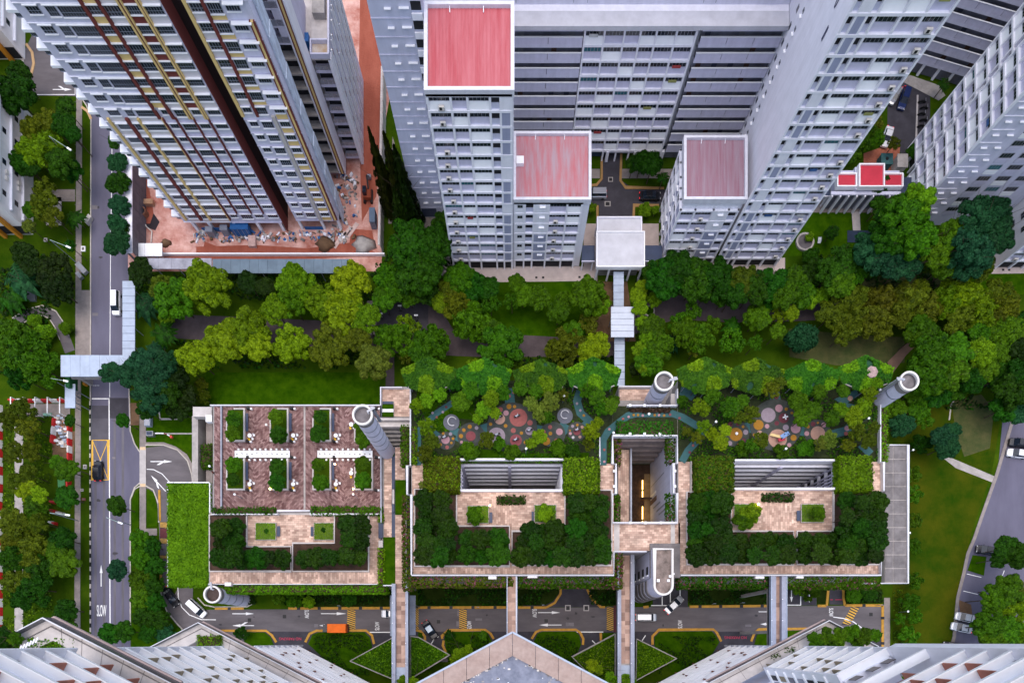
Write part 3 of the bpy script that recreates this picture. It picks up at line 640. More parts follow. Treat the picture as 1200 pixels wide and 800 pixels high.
def numeral(txt, root, x, y, z, h, w):
    me = None
    cu = bpy.data.curves.new(txt, 'FONT'); cu.body = txt; cu.extrude = .02
    o = bpy.data.objects.new('tmp', cu); COL.objects.link(o); dg = bpy.context.evaluated_depsgraph_get()
    me = bpy.data.meshes.new_from_object(o.evaluated_get(dg)); bpy.data.objects.remove(o)
    xs = [v.co.x for v in me.vertices]; ys = [v.co.y for v in me.vertices]
    for v in me.vertices:
        a = (v.co.x-min(xs))/(max(xs)-min(xs))*w; c = (v.co.y-min(ys))/(max(ys)-min(ys))*h; d = v.co.z
        v.co = (-.03+d, -a, c)
    me.materials.clear(); me.materials.append(mat('numeral_paint', (.06, .06, .12), .7)); put(me, 'numeral', root, (x, y, z))
numeral('1', BT, 45.46, 89.0, 43.2, 1.9, .4); numeral('0', BT, 45.46, 90.2, 46.6, 1.9, .6)
# D: corridor block beyond the east court
D = thing('apartment_block', 'dark corridor block beyond the small courtyard with parked cars', 'apartment block', (80, 127.5, 0))
aD = -math.atan(.295); OD = (76, 128.7)
b = MB(); fbox(b, OD, aD, 0, 46, 1.8, 10, 0, 55, LAV); b.build('wall', D)
corridor(D, OD, aD, 46, 3.2, 2.8, 18, 31)
for u in (10, 13.4, 16.8, 20): b = MB(); fbox(b, OD, aD, u, u+.5, .2, .7, 0, 2.8, WHT); b.build('pillar', D)
for k in (5, 6, 7, 8): put(winmesh(2.6, 1.3, 5), 'window', D, fp(OD, aD, 15, -.05, 3.2+2.8*k+1.1), aD); b = MB(); fbox(b, OD, aD, 14.6, 15, -.1, .3, 3.2+2.8*k, 6+2.8*k, WHT); fbox(b, OD, aD, 17.6, 18.3, -.1, .3, 3.2+2.8*k, 6+2.8*k, WHT); b.build('column', D)
# C: east block seen from its west side
Cc = thing('apartment_block', 'east block seen edge-on with stepped lavender bays and grey south wall', 'apartment block', (90, 92, 0))
b = MB(); b.box(85.95, 106, 92.15, 101, 0, 46, LAVL); b.box(87.45, 106, 101, 109, 0, 46, LAVL); b.build('wall', Cc)
facade_grid(Cc, (85.5, 101), R(-90), [('w', 2.5), ('w', 2.6), ('w', 2.5)], 3.0, 2.75, 15, seed=41, white=.5, ac=(2,), rec=.45)
facade_grid(Cc, (87.0, 109), R(-90), [('w', 2.2), ('w', 2.3), ('w', 2.2)], 3.0, 2.75, 15, seed=43, white=.4, rec=.45)
for k in range(14):
    z = 3+2.75*k
    put(bxm('floor_band', 0, 4.2, -.1, 0, 0, .13, WHT), 'floor_band', Cc, (85.9, 92.14, z+1.9))
    for x in (87, 89.6): put(bxm('ledge', 0, 1.2, -.34, 0, 0, .1, WHT2), 'ledge', Cc, (x, 92.14, z+.9))
    for x, w in ((92.2, 2.4), (96, 2.6), (100, 2.4)):
        put(winmesh(w, 1.1, 4, glass=TEAL if (k*7+int(x)) % 5 == 0 else None), 'window', Cc, (x, 92.1, z+1.3)); put(bxm('spandrel_panel', 0, w, -.1, 0, 0, 1.1, LAV if (k+int(x)) % 3 else WHT2), 'spandrel_panel', Cc, (x, 92.13, z+.15))
C2 = thing('apartment_block', 'white block cut by the right photo edge above a pink footpath', 'apartment block', (112, 82.4, 0))
b = MB(); b.box(106.2, 130, 82.85, 100, 0, 46, WHT); b.build('wall', C2)
facade_grid(C2, (106, 82.4), 0, [('w', 2.7), ('w', 2.6), ('w', 2.7), ('p', 2), ('w', 2.7), ('w', 2.7)], 3.0, 2.75, 15, seed=51, ac=(0, 4), white=.5)
for k in range(14): put(winmesh(1.3, 1.2, 2), 'window', C2, (106.17, 89.5, 4.2+2.75*k), R(-90)); put(winmesh(1.0, 1.2, 2), 'window', C2, (106.17, 86.5, 4.2+2.75*k), R(-90))
# E: small pavilion with three red roofs
E_ = thing('community_pavilion', 'small grey pavilion with three bright red flat roofs', 'pavilion', (75, 97, 0))
b = MB(); b.box(68.3, 81.9, 96.2, 100, 0, 5.2, GBL); b.box(72.2, 78.3, 95.7, 100.4, 0, 5.6, GBL); b.build('wall', E_)
REDP = mat('bright_red_roof', (.50, .03, .055), .5, .12, .5)
for (x0, x1, y0, y1, z) in ((68.2, 72.4, 96.0, 98.9, 5.6), (72.5, 77.9, 95.5, 100.4, 6.2), (78.0, 82.2, 96.0, 98.9, 5.6)):
    b = MB(); b.box(x0+.25, x1-.25, y0+.25, y1-.25, z, z+.1, REDP); b.build('roof', E_)
    for q in ((x0, x1, y0, y0+.25), (x0, x1, y1-.25, y1), (x0, x0+.25, y0+.25, y1-.25), (x1-.25, x1, y0+.25, y1-.25)): b = MB(); b.box(*q, z-.6, z+.45, WHT2); b.build('parapet', E_)
for i in range(9): b = MB(); b.box(67.6+i*1.75, 67.9+i*1.75, 94.6, 95.2, 0, 5.0, WHT); b.build('pillar', E_)
for i in range(8): put(bxm('window', 0, 1.4, -.1, .1, 0, 4.2, mat('grey_glass', (.10, .10, .13), .3)), 'window', E_, (67.95+i*1.75, 95.6, .4))
b = MB(); b.box(67.4, 82.2, 94.9, 95.6, 4.9, 5.2, GBL); b.build('canopy', E_)
for nm, lab, x0, x1, y0, y1 in (('link_roof', 'dark blue link roof left of the red pavilion', 63.5, 68.1, 96, 99.5), ('link_roof', 'dark blue link roof right of the red pavilion', 82.4, 87.5, 95.8, 100)):
    r = thing(nm, lab, 'link roof', ((x0+x1)/2, y0, 0), 'dark blue link roofs'); b = MB(); b.box(x0, x1, y0, y1, 3.2, 3.4, NAVY); b.build('roof', r)
    b = MB(); b.box(x0, x1, y0-.12, y0, 3.1, 3.45, WHT); b.build('fascia', r)
    for x in (x0+.3, x1-.5): b = MB(); b.box(x, x+.25, y0+.1, y0+.35, 0, 3.2, WHT); b.build('pillar', r)
sheet('footpath', [(998, 248), (1007.5, 248), (1008.5, 270), (999.5, 270)], .12, PAVEP); sheet('play_mat', rectp(993, 1024, 270, 284), .1, mat('navy_rubber', (.02, .035, .07)))
# F: white lift-lobby pavilion and its covered walkway
F_ = thing('drop_off_porch', 'white flat-roofed porch between the middle and right red-roofed blocks', 'porch', (22.7, 80, 0))
b = MB(); b.box(17.6, 27.7, 79.6, 86.8, 4.7, 5.2, ROOFW); b.build('roof', F_)
b = MB(); b.box(17.9, 27.1, 86.9, 90.3, 4.2, 4.6, ROOFW); b.build('rear_roof', F_)
for q in ((17.5, 27.8, 79.4, 79.65), (17.5, 17.75, 79.65, 86.8), (27.55, 27.8, 79.65, 86.8), (17.5, 27.8, 86.8, 87.0)): b = MB(); b.box(*q, 4.5, 5.5, WHT2); b.build('fascia', F_)
for q in ((17.9, 27.1, 90.2, 90.45), (17.7, 17.95, 87, 90.45), (27.05, 27.3, 87, 90.45)): b = MB(); b.box(*q, 4.0, 5.0, WHT); b.build('rear_fascia', F_)
for x in (17.8, 20.3, 24.8, 27.2): b = MB(); b.box(x, x+.35, 79.7, 80.1, 0, 4.6, WHT); b.build('pillar', F_); b = MB(); b.box(x, x+.35, 89.6, 89.9, 0, 4.2, WHT); b.build('pillar', F_)
b = MB(); b.box(18.3, 27.0, 81, 81.2, 0, 3, mat('grey_panel', (.20, .19, .19))); b.build('inner_wall', F_)  # inner wall in one even mid grey
for x0, x1, lab in ((14.6, 17.4, 'dark blue link roof left of the white porch'), (27.9, 31.9, 'dark blue link roof right of the white porch')):
    r = thing('link_roof', lab, 'link roof', ((x0+x1)/2, 82, 0), 'dark blue link roofs'); b = MB(); b.box(x0, x1, 81.9, 85.2, 3.4, 3.6, NAVY); b.build('roof', r)
    b = MB(); b.box(x0, x1, 81.7, 81.9, 3.3, 3.7, LAVL); b.build('fascia', r); b = MB(); b.box(x0+.2, x0+.45, 82, 82.25, 0, 3.4, WHT); b.box(x1-.45, x1-.2, 82, 82.25, 0, 3.4, WHT); b.build('pillar', r)
PBL = mat('pale_blue_roof_sheet', (.36, .42, .52), .5, .1, .6)
def walkroof(name, label, x0, x1, y0, y1, z, m, step=0, along='y', group=None, pillars=True, cat='covered walkway'):
    """flat walkway roof given by pixel bounds at its height"""
    X0, Y1 = W(x0, y0, z); X1, Y0 = W(x1, y1, z)
    r = thing(name, label, cat, ((X0+X1)/2, Y0, 0), group)
    ln = (Y1-Y0) if along == 'y' else (X1-X0); n = max(1, round(ln/step)) if step else 1
    for i in range(n):
        b = MB()
        if along == 'y': b.box(X0, X1, Y0+ln*i/n+.04, Y0+ln*(i+1)/n-.04, z-.18+.02*(i % 2), z+.02*(i % 2), m)
        else: b.box(X0+ln*i/n+.02, X0+ln*(i+1)/n-.02, Y0, Y1, z-.18+.02*(i % 2), z+.02*(i % 2), m)
        b.build('roof_panel', r)
    b = MB(); b.box(X0+.1, X1-.1, Y0+.1, Y1-.1, z-.3, z-.19, STEEL); b.build('roof_frame', r)
    if pillars:
        k = max(2, int(max(Y1-Y0, X1-X0)/4))
        for i in range(k):
            t = (i+.5)/k
            for s in (.06, .94):
                x, y = (X0+(X1-X0)*s, Y0+(Y1-Y0)*t) if along == 'y' else (X0+(X1-X0)*t, Y0+(Y1-Y0)*s)
                b = MB(); b.box(x-.07, x+.07, y-.07, y+.07, 0, z-.3, STEEL); b.build('pillar', r)
    return r
walkroof('covered_walkway', 'pale blue walkway roof leaving the white porch', 719, 731, 318, 359, 3.4, PBL, 1.6)
walkroof('covered_walkway', 'wide ribbed pale blue canopy across the park path', 716, 743, 359, 395, 5, mat('silver_roof_sheet', (.50, .54, .62), .5, .08, .6), 1.35)
walkroof('covered_walkway', 'narrow blue walkway roof entering the green podium', 720, 732, 395, 452, 3.2, PBL, 1.6)
# ================= construction towers on the left
PAL = mat('pinkish_white_paint', (.62, .58, .60), .7, .05, .5)
BEI = mat('beige_paint', (.50, .46, .43), .7, .06, .5)
def afloor(root, Yp, z, wins, sh=.55):
    for (x0, x1, hh, shade, panel) in wins:
        hh += .28
        w = x1-x0
        wo = put(winmesh(w, hh, max(2, round(w/.42)), 2 if hh > 1.25 else 1, frame=STEEL, d=.05), 'window', root, (x0, Yp-.03, z+2.42-hh))
        put(bxm('sill', -.08, w+.08, -.22, 0, -.12, 0, WHT2), 'sill', wo, (x0, Yp-.01, z+2.42-hh))
        if shade: put(bxm('sunshade', -.12, w+.12, -shade*.55, 0, 0, .13, WHT2), 'sunshade', wo, (x0, Yp-.01, z+2.47))
        if panel: put(bxm('spandrel_panel', -.1, w+.1, -.06, 0, -.1, 2.25-hh, panel), 'spandrel_panel', root, (x0, Yp-.01, z+.0))
FA = 2.72; Z0 = 3.2
A1 = thing('tower_block', 'left tower under construction with cream and maroon stripes, widest facade', 'tower block', (-61, 90.6, 0))
Y1 = 90.6
b = MB(); b.box(-71.2, -50.05, Y1, 110, 2.9, 60, LAVL); b.build('wall', A1)
b = MB(); b.box(-50.04, -49.9, Y1+.1, 93.4, 0, 60, MAR); b.build('side_wall', A1); b = MB(); b.box(-50.04, -49.92, 93.41, 112, 0, 60, mat('slot_shade_paint', (.022, .010, .010), .8, .2, .6)); b.build('slot_wall', A1); b = MB(); b.box(-49.9, -47.02, 98, 98.2, 0, 60, DARK); b.build('slot_back', A1)  # deep shade of the gap put into the dark slot wall and back colours
for k in range(19):
    z = Z0+FA*k; up = z > 28.5
    put(bxm('floor_ledge', 0, 10.2 if not up else 10.4, -.14, 0, 0, .1, WHT), 'floor_ledge', A1, (-71.2, Y1-.01, z-.1))
    if up:
        afloor(A1, Y1, z, [(-69.75, -67.9, 1.0, .6, None), (-67.0, -65.5, 1.3, .6, None), (-65.2, -61.5, 1.4, .6, None), (-60.85, -59.0, 1.05, .5, CRM), (-58.5, -56.2, 1.3, .5, PAL), (-55.4, -53.5, 1.05, .5, MAR), (-52.75, -50.25, 1.05, .7, PAL)])
    else:
        afloor(A1, Y1, z, [(-69.4, -67.5, 1.0, .7, PAL), (-66.4, -65.1, 1.15, .6, PAL), (-64.6, -61.0, 1.2, .7, PAL)])
        afloor(A1, Y1, z, [(-60.2, -58.8, .8, .6, None), (-58.0, -55.7, 1.2, .6, None), (-55.0, -53.3, .85, .6, None), (-52.3, -50.2, .85, .7, None)])
        put(bxm('floor_ledge', 0, 10.7, -.2, 0, 0, .1, LAV), 'floor_ledge', A1, (-60.8, Y1-.01, z-.12))
    # stepped service balconies on the left end
    put(bxm('balcony_ledge', 0, 1.7, -.3, 2.2, 0, .42, WHT2), 'balcony_ledge', A1, (-72.9, Y1+.35, z+1.2))
    put(bxm('balcony_wall', 0, 1.2, 0, 2.0, 0, 1.1, LAV), 'balcony_wall', A1, (-72.3, Y1+.5, z+.1)); put(winmesh(1.1, .8, 4, frame=STEEL), 'window', A1, (-72.3, Y1+.42, z+.35))
def vfin(root, x, z0, z1, m, w=.42, d=.38, Yp=Y1): b = MB(); b.box(x-w/2, x+w/2, Yp-d, Yp-.005, z0, z1, m); b.build('vertical_fin', root)
for x, m, w in ((-61.15, MAR, .5), (-58.75, MAR, .5), (-55.95, CRM, .32), (-55.65, MAR, .14), (-55.45, CRM, .2), (-53.2, CRM, .32), (-52.95, MAR, .12), (-52.8, CRM, .2)): vfin(A1, x, 28.4, 60, m, w, .4)
for x, m, w in ((-70.15, CRM, .42), (-66.9, MAR, .6), (-64.95, CRM, .42), (-60.85, CRM, .16), (-60.65, MAR, .2), (-58.4, MAR, .22), (-55.35, MAR, .22), (-52.8, MAR, .22)): vfin(A1, x, 4.0 if x < -60 else 6, 28.4, m, w, .42)
for x in (-70, -66.5, -61, -56, -51): b = MB(); b.box(x, x+.6, Y1+.1, Y1+.7, 0, 3, WHT); b.build('pillar', A1)
b = MB(); b.box(-70, -50.1, Y1+3, Y1+3.2, 0, 2.9, DARK); b.build('void_opening', A1)
BTARP = mat('blue_tarpaulin', (.02, .10, .28), .6, .25, 1.5)
b = MB(); b.box(-68.5, -61.6, Y1+.0, Y1+.08, .0, 1.3, BTARP); b.build('hoarding_screen', A1)
A2 = thing('tower_block', 'narrow tower of the pair with cream panels and brown and cream corner strip', 'tower block', (-42.5, 91, 0)); Y2 = 91.0
b = MB(); b.box(-47, -37.75, Y2, 95.6, 2.9, 60, LAVL); b.build('wall', A2)
for k in range(19):
    z = Z0+FA*k; up = z > 28.5
    if up: afloor(A2, Y2, z, [(-46.35, -44.5, 1.05, .55, PAL), (-43.85, -41.9, 1.3, .5, CRM), (-41.3, -39.3, .95, .7, None)])
    else: afloor(A2, Y2, z, [(-46.3, -44.9, .85, .6, None), (-44.2, -42.3, 1.2, .6, None), (-41.0, -39.3, .95, .6, CRM)])
    put(bxm('corner_ledge', 0, 3.0, -.75, 0, 0, .12, WHT2), 'corner_ledge', A2, (-41.4, Y2-.01, z-.15)) if up else None
    put(bxm('floor_ledge', 0, 9.2, -.15, 0, 0, .1, LAV), 'floor_ledge', A2, (-47, Y2-.012, z-.12))
vfin(A2, -46.75, 28.4, 60, CRM, .5, .4, Y2); vfin(A2, -44.2, 28.4, 60, MAR, .45, .4, Y2); vfin(A2, -41.6, 3.4, 28.4, BEI, .6, .35, Y2)
for x, m, w in ((-38.65, MAR, .22), (-38.35, CRM, .36), (-38.05, MAR, .22)): vfin(A2, x, 3.5, 44, m, w, .4, Y2)
NET = mat('pale_blue_netting', (.52, .58, .68), .7, .25, 1.2, sstretch=(1, 1, .4))
b = MB()
for i in range(22): b.box(-37.72+.04*(i % 2), -37.45+.05*(i % 3), 92.6, 95.4, .4+i*2.2, 2.5+i*2.2, NET)
b.build('safety_net', A2)
b = MB(); b.box(-46, -38.2, Y2+2.4, Y2+2.5, 0, 2.9, DARK); b.build('void_opening', A2); b = MB(); b.box(-46, -42, Y2+.05, Y2+.1, 0, 1.0, BTARP); b.build('hoarding_screen', A2)
for x in (-46.9, -42, -38.4): b = MB(); b.box(x, x+.5, Y2+.1, Y2+.6, 0, 3, WHT); b.build('pillar', A2)
A4 = thing('tower_block', 'recessed dark balcony wing between the twin towers and the unfinished slab', 'tower block', (-40, 102, 0))
b = MB(); b.box(-44, -38, 103.5, 116, 0, 60, LAV); b.build('wall', A4)
for k in range(20):
    z = 2+2.75*k; fin = z > 27
    put(bxm('floor_slab', 0, 6, -1.5, 0, 0, .3, LAVL if fin else CONC), 'floor_slab', A4, (-44, 103.49, z))
    put(bxm('balcony_opening', 0, 5.6, -.05, 0, 0, 2.3, DARK if not fin else LAV), 'balcony_opening', A4, (-43.8, 103.48, z+.32))
    if fin:
        put(bxm('balcony_rail', 0, 6, -.05, .02, 0, 1.0, STEEL), 'balcony_rail', A4, (-44, 102.05, z+.3)); put(winmesh(.9, 1.1, 1), 'window', A4, (-40, 103.4, z+1.0))
        b = MB(); b.box(-39.2, -38, 102, 103.48, z+.3, z+2.75, LAVL); b.build('balcony_side', A4)
for x, m, w in ((-37.95, WHT, .3), (-37.65, MAR, .22), (-37.35, CRM, .36), (-37.05, MAR, .2), (-36.8, WHT, .28)): b = MB(); b.box(x-w/2, x+w/2, 102.2+abs(x+37.35)*.1, 105.4, 1.5, 41, m); b.build('vertical_fin', A4)
A3 = thing('tower_block', 'unfinished slab block with bare concrete roof and dark balconies', 'tower block', (-35, 105.5, 0))
b = MB(); b.box(-36.6, -33.2, 106.9, 124, 0, 23.3, LAVL); b.box(-41.5, -36.6, 108, 124, 0, 22.6, CONCL); b.build('wall', A3)
for k in range(8):
    z = 1.5+2.75*k
    put(bxm('floor_slab', 0, 3.2, -1.3, 0, 0, .55, LAV), 'floor_slab', A3, (-36.6, 106.89, z)); put(bxm('balcony_opening', 0, 3.0, -.04, 0, 0, 2.0, DARK), 'balcony_opening', A3, (-36.5, 106.88, z+.56))
    for i in range(4): put(bxm('balcony_rail_panel', .03, .72, -.05, .02, 0, .75, ALU), 'balcony_rail_panel', A3, (-36.6+i*.8, 105.65, z+.62))
b = MB(); b.box(-33.7, -33.1, 105.5, 106.9, 0, 23.4, WHT); b.build('column', A3)
for i in range(6):
    for k in range(8):
        z = 1.5+2.75*k; y = 107.6+i*2.7
        put(bxm('window', 0, .08, 0, .7, 0, 1.1, MAR if (i+k) % 3 else BEI), 'window', A3, (-33.2, y, z+.8))
    b = MB(); b.box(-33.2, -32.95, 107.2+i*2.7, 107.45+i*2.7, 1, 23.4, WHT2); b.box(-33.2, -33.0, 109+i*2.7, 109.2+i*2.7, 1+(i % 3)*3, 23.4-(i % 2)*5, WHT2); b.build('pipe_riser', A3)
b = MB(); b.box(-36.6, -33.2, 105.5, 124, 23.3, 23.6, CONCL); b.build('roof', A3)
b = MB(); b.box(-36.1, -33.9, 112.5, 124, 23.6, 24.8, CONC); b.build('roof_slab', A3)
for q in ((-36.6, -33.2, 105.45, 105.7), (-33.45, -33.15, 105.7, 124), (-36.6, -36.4, 105.7, 108), (-36.6, -33.4, 108, 108.25)): b = MB(); b.box(*q, 23.6, 24.5, LAVL); b.build('parapet', A3)
b = MB(); b.box(-36.4, -33.45, 105.7, 108, 23.6, 23.75, mat('ponded_roof_screed', (.40, .28, .17), .4, .4, .7, col2=(.55, .50, .45))); b.build('roof_basin', A3)
b = MB(); b.box(-37.6, -36.9, 107.8, 109.4, 22.6, 24.4, BTARP); b.build('roof_tank', A3); b = MB(); b.box(-39.5, -38.7, 112, 114, 22.6, 23.6, WHT2); b.build('roof_box', A3)
# white and orange blocks at the left edge
ORG = mat('orange_paint', (.55, .22, .02), .6, .1, .6); GW = mat('warm_white_paint', (.80, .76, .75), .7, .05, .5, stain=.06)
for i, (X, Y, lab) in enumerate(((-108, 128.7, 'white block with orange fins in the top left corner'), (-106.2, 90, 'white block with orange fins at the left edge beside the trees'))):
    r = thing('apartment_block', lab, 'apartment block', (X-6, Y, 0), 'white blocks with orange fins')
    b = MB(); b.box(X-24, X, Y, Y+26, 0, 24, GW); b.build('wall', r)
    for k in range(7):
        z = 2.9+3*k
        put(bxm('floor_band', 0, 26, -.12, 0, 0, .5, WHT), 'floor_band', r, (X, Y+26, z), R(-90)) if 0 else None
        b = MB(); b.box(X, X+.5, Y+1, Y+25, z, z+.25, WHT); b.build('floor_ledge', r)
        for y in (3, 9.5, 16, 21):
            b = MB(); b.box(X-.02, X+.03, Y+y, Y+y+1.1, z+1.1, z+2.0, GLS); b.build('window', r)
        if k < 3:
            for y in (6.5, 7.8): b = MB(); b.box(X+.02, X+.4, Y+y, Y+y+.8, z+.8, z+1.4, PLAST); b.build('air_conditioner', r)
    b = MB(); b.box(X-24, X-.3, Y-.06, Y-.01, .3, 2.7, DARK); b.build('void_opening', r)
    for j in range(5): b = MB(); b.box(X-3-j*3.4, X-2.3-j*3.4, Y-.9, Y-.07, 0, 24, ORG); b.build('vertical_fin', r)
# ---- hoardings, site huts and spoil
hd = thing('site_hoarding', 'tall grey panel hoarding with white capping beside the road', 'hoarding', (-84, 90, 0))
for i in range(11):
    y0, y1 = W(0, 312-i*10.4)[1], W(0, 312-(i+1)*10.4)[1]
    for k in range(2):
        b = MB(); b.box(-81.3, -81.2, y0+.03, y1-.03, .05+k*2.4, 2.4+k*2.4, mat('hoarding_sheet', (.125, .115, .13), .7, .25, .6)); b.build('panel', hd)
b = MB(); b.box(-82.6, -81.1, W(0, 314)[1], W(0, 186)[1], 4.9, 5.1, WHT); b.build('capping', hd)
b = MB(); b.box(-82.6, -75, W(0, 190)[1], W(0, 183)[1], 4.95, 5.15, WHT); b.build('capping', hd)
for i in range(8): b = MB(); b.box(-82.4, -82.2, 83+i*3.2, 83.2+i*3.2, 0, 4.9, STEEL); b.build('post', hd)
walkroof('site_walkway', 'long steel-blue hoarding roof along the foot of the red clay site', 249, 411, 303.5, 320, 3.2, mat('steel_blue_roof_sheet', (.16, .22, .28), .4, .15, .5), 2.0, 'x', cat='site walkway')
walkroof('site_walkway', 'rusty patched hoarding roof with blue end, left of the steel-blue one', 170, 248, 302.5, 315, 3.0, mat('patched_roof_sheet', (.34, .34, .40), .6, .3, .4), 3.0, 'x', cat='site walkway')
b = thing('site_hoarding', 'thin pale hoarding along the lower edge of the red clay', 'hoarding', (-50, 85, 0)); m_ = MB()
for i in range(27): m2 = MB(); m2.box(-81+i*1.95, -79.1+i*1.95, 85.2, 85.32, 0, .8, WHT); m2.build('panel', b)
m2 = MB(); m2.box(-81, -28.4, 85.1, 85.42, .8, .95, WHT2); m2.build('capping', b)
b = thing('site_hoarding', 'white hoarding with dark posts along the right edge of the clay site', 'hoarding', (-29, 100, 0))
for i in range(15):
    m2 = MB(); m2.box(-28.9+i*.05, -28.78+i*.05, 85.5+i*2.6, 88+i*2.6, 0, 3.2, CONCL); m2.build('panel', b)
m2 = MB(); m2.beam((-29.1, 85.5, 3.3), (-28.4, 124, 3.3), .4, .14, CONCL); m2.build('capping', b)
walkroof('site_hut', 'white ribbed hut roof at the foot of the grey hoarding', 159, 190, 285, 300, 2.8, WHT2, 1.0, 'x', cat='site hut')
for lab, x, y, w, h, z, m in (('blue container beside the tower foot', 286, 274, 20, 7, 2.4, BTARP), ('small grey container near the cream tower foot', 250, 276, 8, 6, 2, STEEL), ('grey container under the left tower edge', 267, 274, 8, 6, 2, STEEL),
                              ('blue-grey cabin beside the right hoarding', 439, 261, 6, 16, 2.4, mat('slate_paint', (.10, .14, .20))), ('timber stack beside the grey hoarding', 177, 240, 10, 5, 1.0, mat('timber', (.42, .24, .14), .8, .3, 1)), ('pink crate stack by the right site corner', 297, 285, 8, 12, .8, mat('pink_formwork', (.55, .36, .32), .8, .2, 1))):
    x0, y1 = W(x-w/2, y-h/2); x1, y0 = W(x+w/2, y+h/2); r = thing('site_container', lab, 'container', ((x0+x1)/2, (y0+y1)/2, 0))
    q = MB(); q.box(x0, x1, y0, y1, .04, z, m); q.build('body', r); q = MB(); q.box(x0-.05, x1+.05, y0-.05, y1+.05, z, z+.08, m); q.build('lid', r)
    for i in range(4): q = MB(); q.box(x0+(x1-x0)*(i+.5)/4-.04, x0+(x1-x0)*(i+.5)/4+.04, y0-.04, y0, .1, z-.1, ALU); q.build('rib', r)
x, y = W(170, 252); r = thing('mixing_tank', 'round rusty open tank on a dark stain beside the grey hoarding', 'tank', (x, y, 0)); q = MB(); q.ring(x, y, .75, .95, .05, 1.4, mat('rusty_steel', (.22, .10, .06), .8, .3, 2)); q.build('rim', r); q = MB(); q.cyl(x, y, .75, .05, .6, SOIL); q.build('sludge', r)
sheet('oil_stain', [(168, 255), (180, 250), (187, 260), (182, 270), (170, 266)], .06, mat('black_stain', (.02, .015, .02), .7))
q = MB(); P = [V3(167, 258, .4), V3(172, 266, .3), V3(178, 271, .3), V3(177, 284, .3)]
for a, c in zip(P, P[1:]): q.tube(a, c, .12, PLAST)
tag(q.build('pipe'), 'bent pale pipe running from the round tank along the hoarding', 'pipe')
for lab, px, py, s, hh in (('reddish clay heap beside the bottom hoarding', 382, 286, 2.2, .9), ('grey gravel heap near the right site corner', 427, 287, 2.6, 1.0), ('dark clay heap left of the tower foot', 195, 285, 1.2, .6)):
    x, y = W(px, py); q = MB(); n = 14
    ring0 = [(x+s*(1+.2*math.sin(3*i))*math.cos(2*math.pi*i/n), y+s*.8*(1+.2*math.cos(5*i))*math.sin(2*math.pi*i/n), .03) for i in range(n)]
    ring1 = [(x+(p[0]-x)*.45, y+(p[1]-y)*.45, hh) for p in ring0]; q.hexa(ring0, ring1, EARTH if 'gravel' not in lab else CONC)
    tag(q.build('spoil_heap', smooth=True), lab, 'soil heap')
for px, py, w in ((405, 276, 9), (412, 272, 8), (398, 282, 8)):
    x, y = W(px, py); q = MB(); q.beam((x-1.2, y-1.6, .1), (x+1.3, y+1.9, .1), .9, .12, mat('formwork_board', (.55, .40, .36), .8, .2, 1))
    tag(q.build('formwork_board'), {405: 'middle of three pale boards lying across the clay', 412: 'upper of three pale boards lying across the clay', 398: 'lower of three pale boards lying across the clay'}[px], 'board', 'boards on the clay')
# excavator
x, y = W(432, 232); r = thing('excavator', 'small dark excavator on the red clay beside the right hoarding', 'excavator', (x, y, 0))
for s in (-.75, .75): q = MB(); q.box(x+s-.25, x+s+.25, y-1.4, y+1.4, .03, .7, BLK); q.build('track', r)
q = MB(); q.box(x-.8, x+.8, y-1, y+1.1, .75, 1.5, mat('dark_orange_paint', (.25, .05, .02))); q.build('body', r); q = MB(); q.box(x-.8, x+.0, y-.6, y+.8, 1.5, 2.5, GLS); q.build('cab', r)
q = MB(); q.beam((x+.3, y+.8, 1.5), (x+.3, y+2.6, 3.0), .3, .35, BLK); q.beam((x+.3, y+2.6, 3.0), (x+.3, y+4, 1.0), .25, .3, BLK); q.build('boom', r); q = MB(); q.box(x-.1, x+.7, y+3.8, y+4.5, .3, 1.0, STEEL); q.build('bucket', r)
# scattered building materials
rg = random.Random(5)
q = MB()
for i in range(260):
    a = rg.random(); px, py = (rg.uniform(225, 410), rg.uniform(272, 284)) if a < .6 else (rg.uniform(385, 420), rg.uniform(205, 285))
    x, y = W(px, py); s = rg.uniform(.12, .5); t = rg.uniform(0, 3)
    q.beam((x-s*math.cos(t), y-s*math.sin(t), .15), (x+s*math.cos(t), y+s*math.sin(t), .15+rg.uniform(0, .3)), rg.uniform(.1, .6), rg.uniform(.1, .5), rg.choice([CONC, CONCL, STEEL, WHT, BTARP, EARTH, CONCD]))
o = stuff(q.build('building_rubble')); o['label'] = 'loose rubble and materials round the tower feet'; o['category'] = 'rubble'
# ================= foliage builders
LF_HEDGE = leafmat('hedge_leaf', (0.0081, 0.0304, 0.0007), (0.0570, 0.1425, 0.0028), .9, .25)
LF_ROOF = leafmat('roof_sedum_leaf', (0.0405, 0.1092, 0.0014), (0.1380, 0.2755, 0.0049), .35, .15)
LF_BRIGHT = leafmat('bright_leaf', (0.0162, 0.0570, 0.0010), (0.1472, 0.2945, 0.0052), .9, .2)
LF_IVY = leafmat('ivy_leaf', (0.0076, 0.0466, 0.0044), (0.0483, 0.1530, 0.0073), .45, .2)
LF_DARK = leafmat('dark_glossy_leaf', (0.0018, 0.0095, 0.0007), (0.0184, 0.0551, 0.0021), .9, .35, .1, .35)
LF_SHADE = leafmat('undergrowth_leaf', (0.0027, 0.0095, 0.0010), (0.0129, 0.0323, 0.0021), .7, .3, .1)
LF_PINK = leafmat('bougainvillea_leaf', (.05, .012, .02), (.28, .09, .13), 1.2, .2)
LF_OLIVE = leafmat('olive_leaf', (0.0117, 0.0266, 0.0010), (0.1058, 0.1425, 0.0056), .9, .25)
LF_BRN = leafmat('brown_shrub_leaf', (.012, .006, .004), (.040, .022, .012), 1, .2)
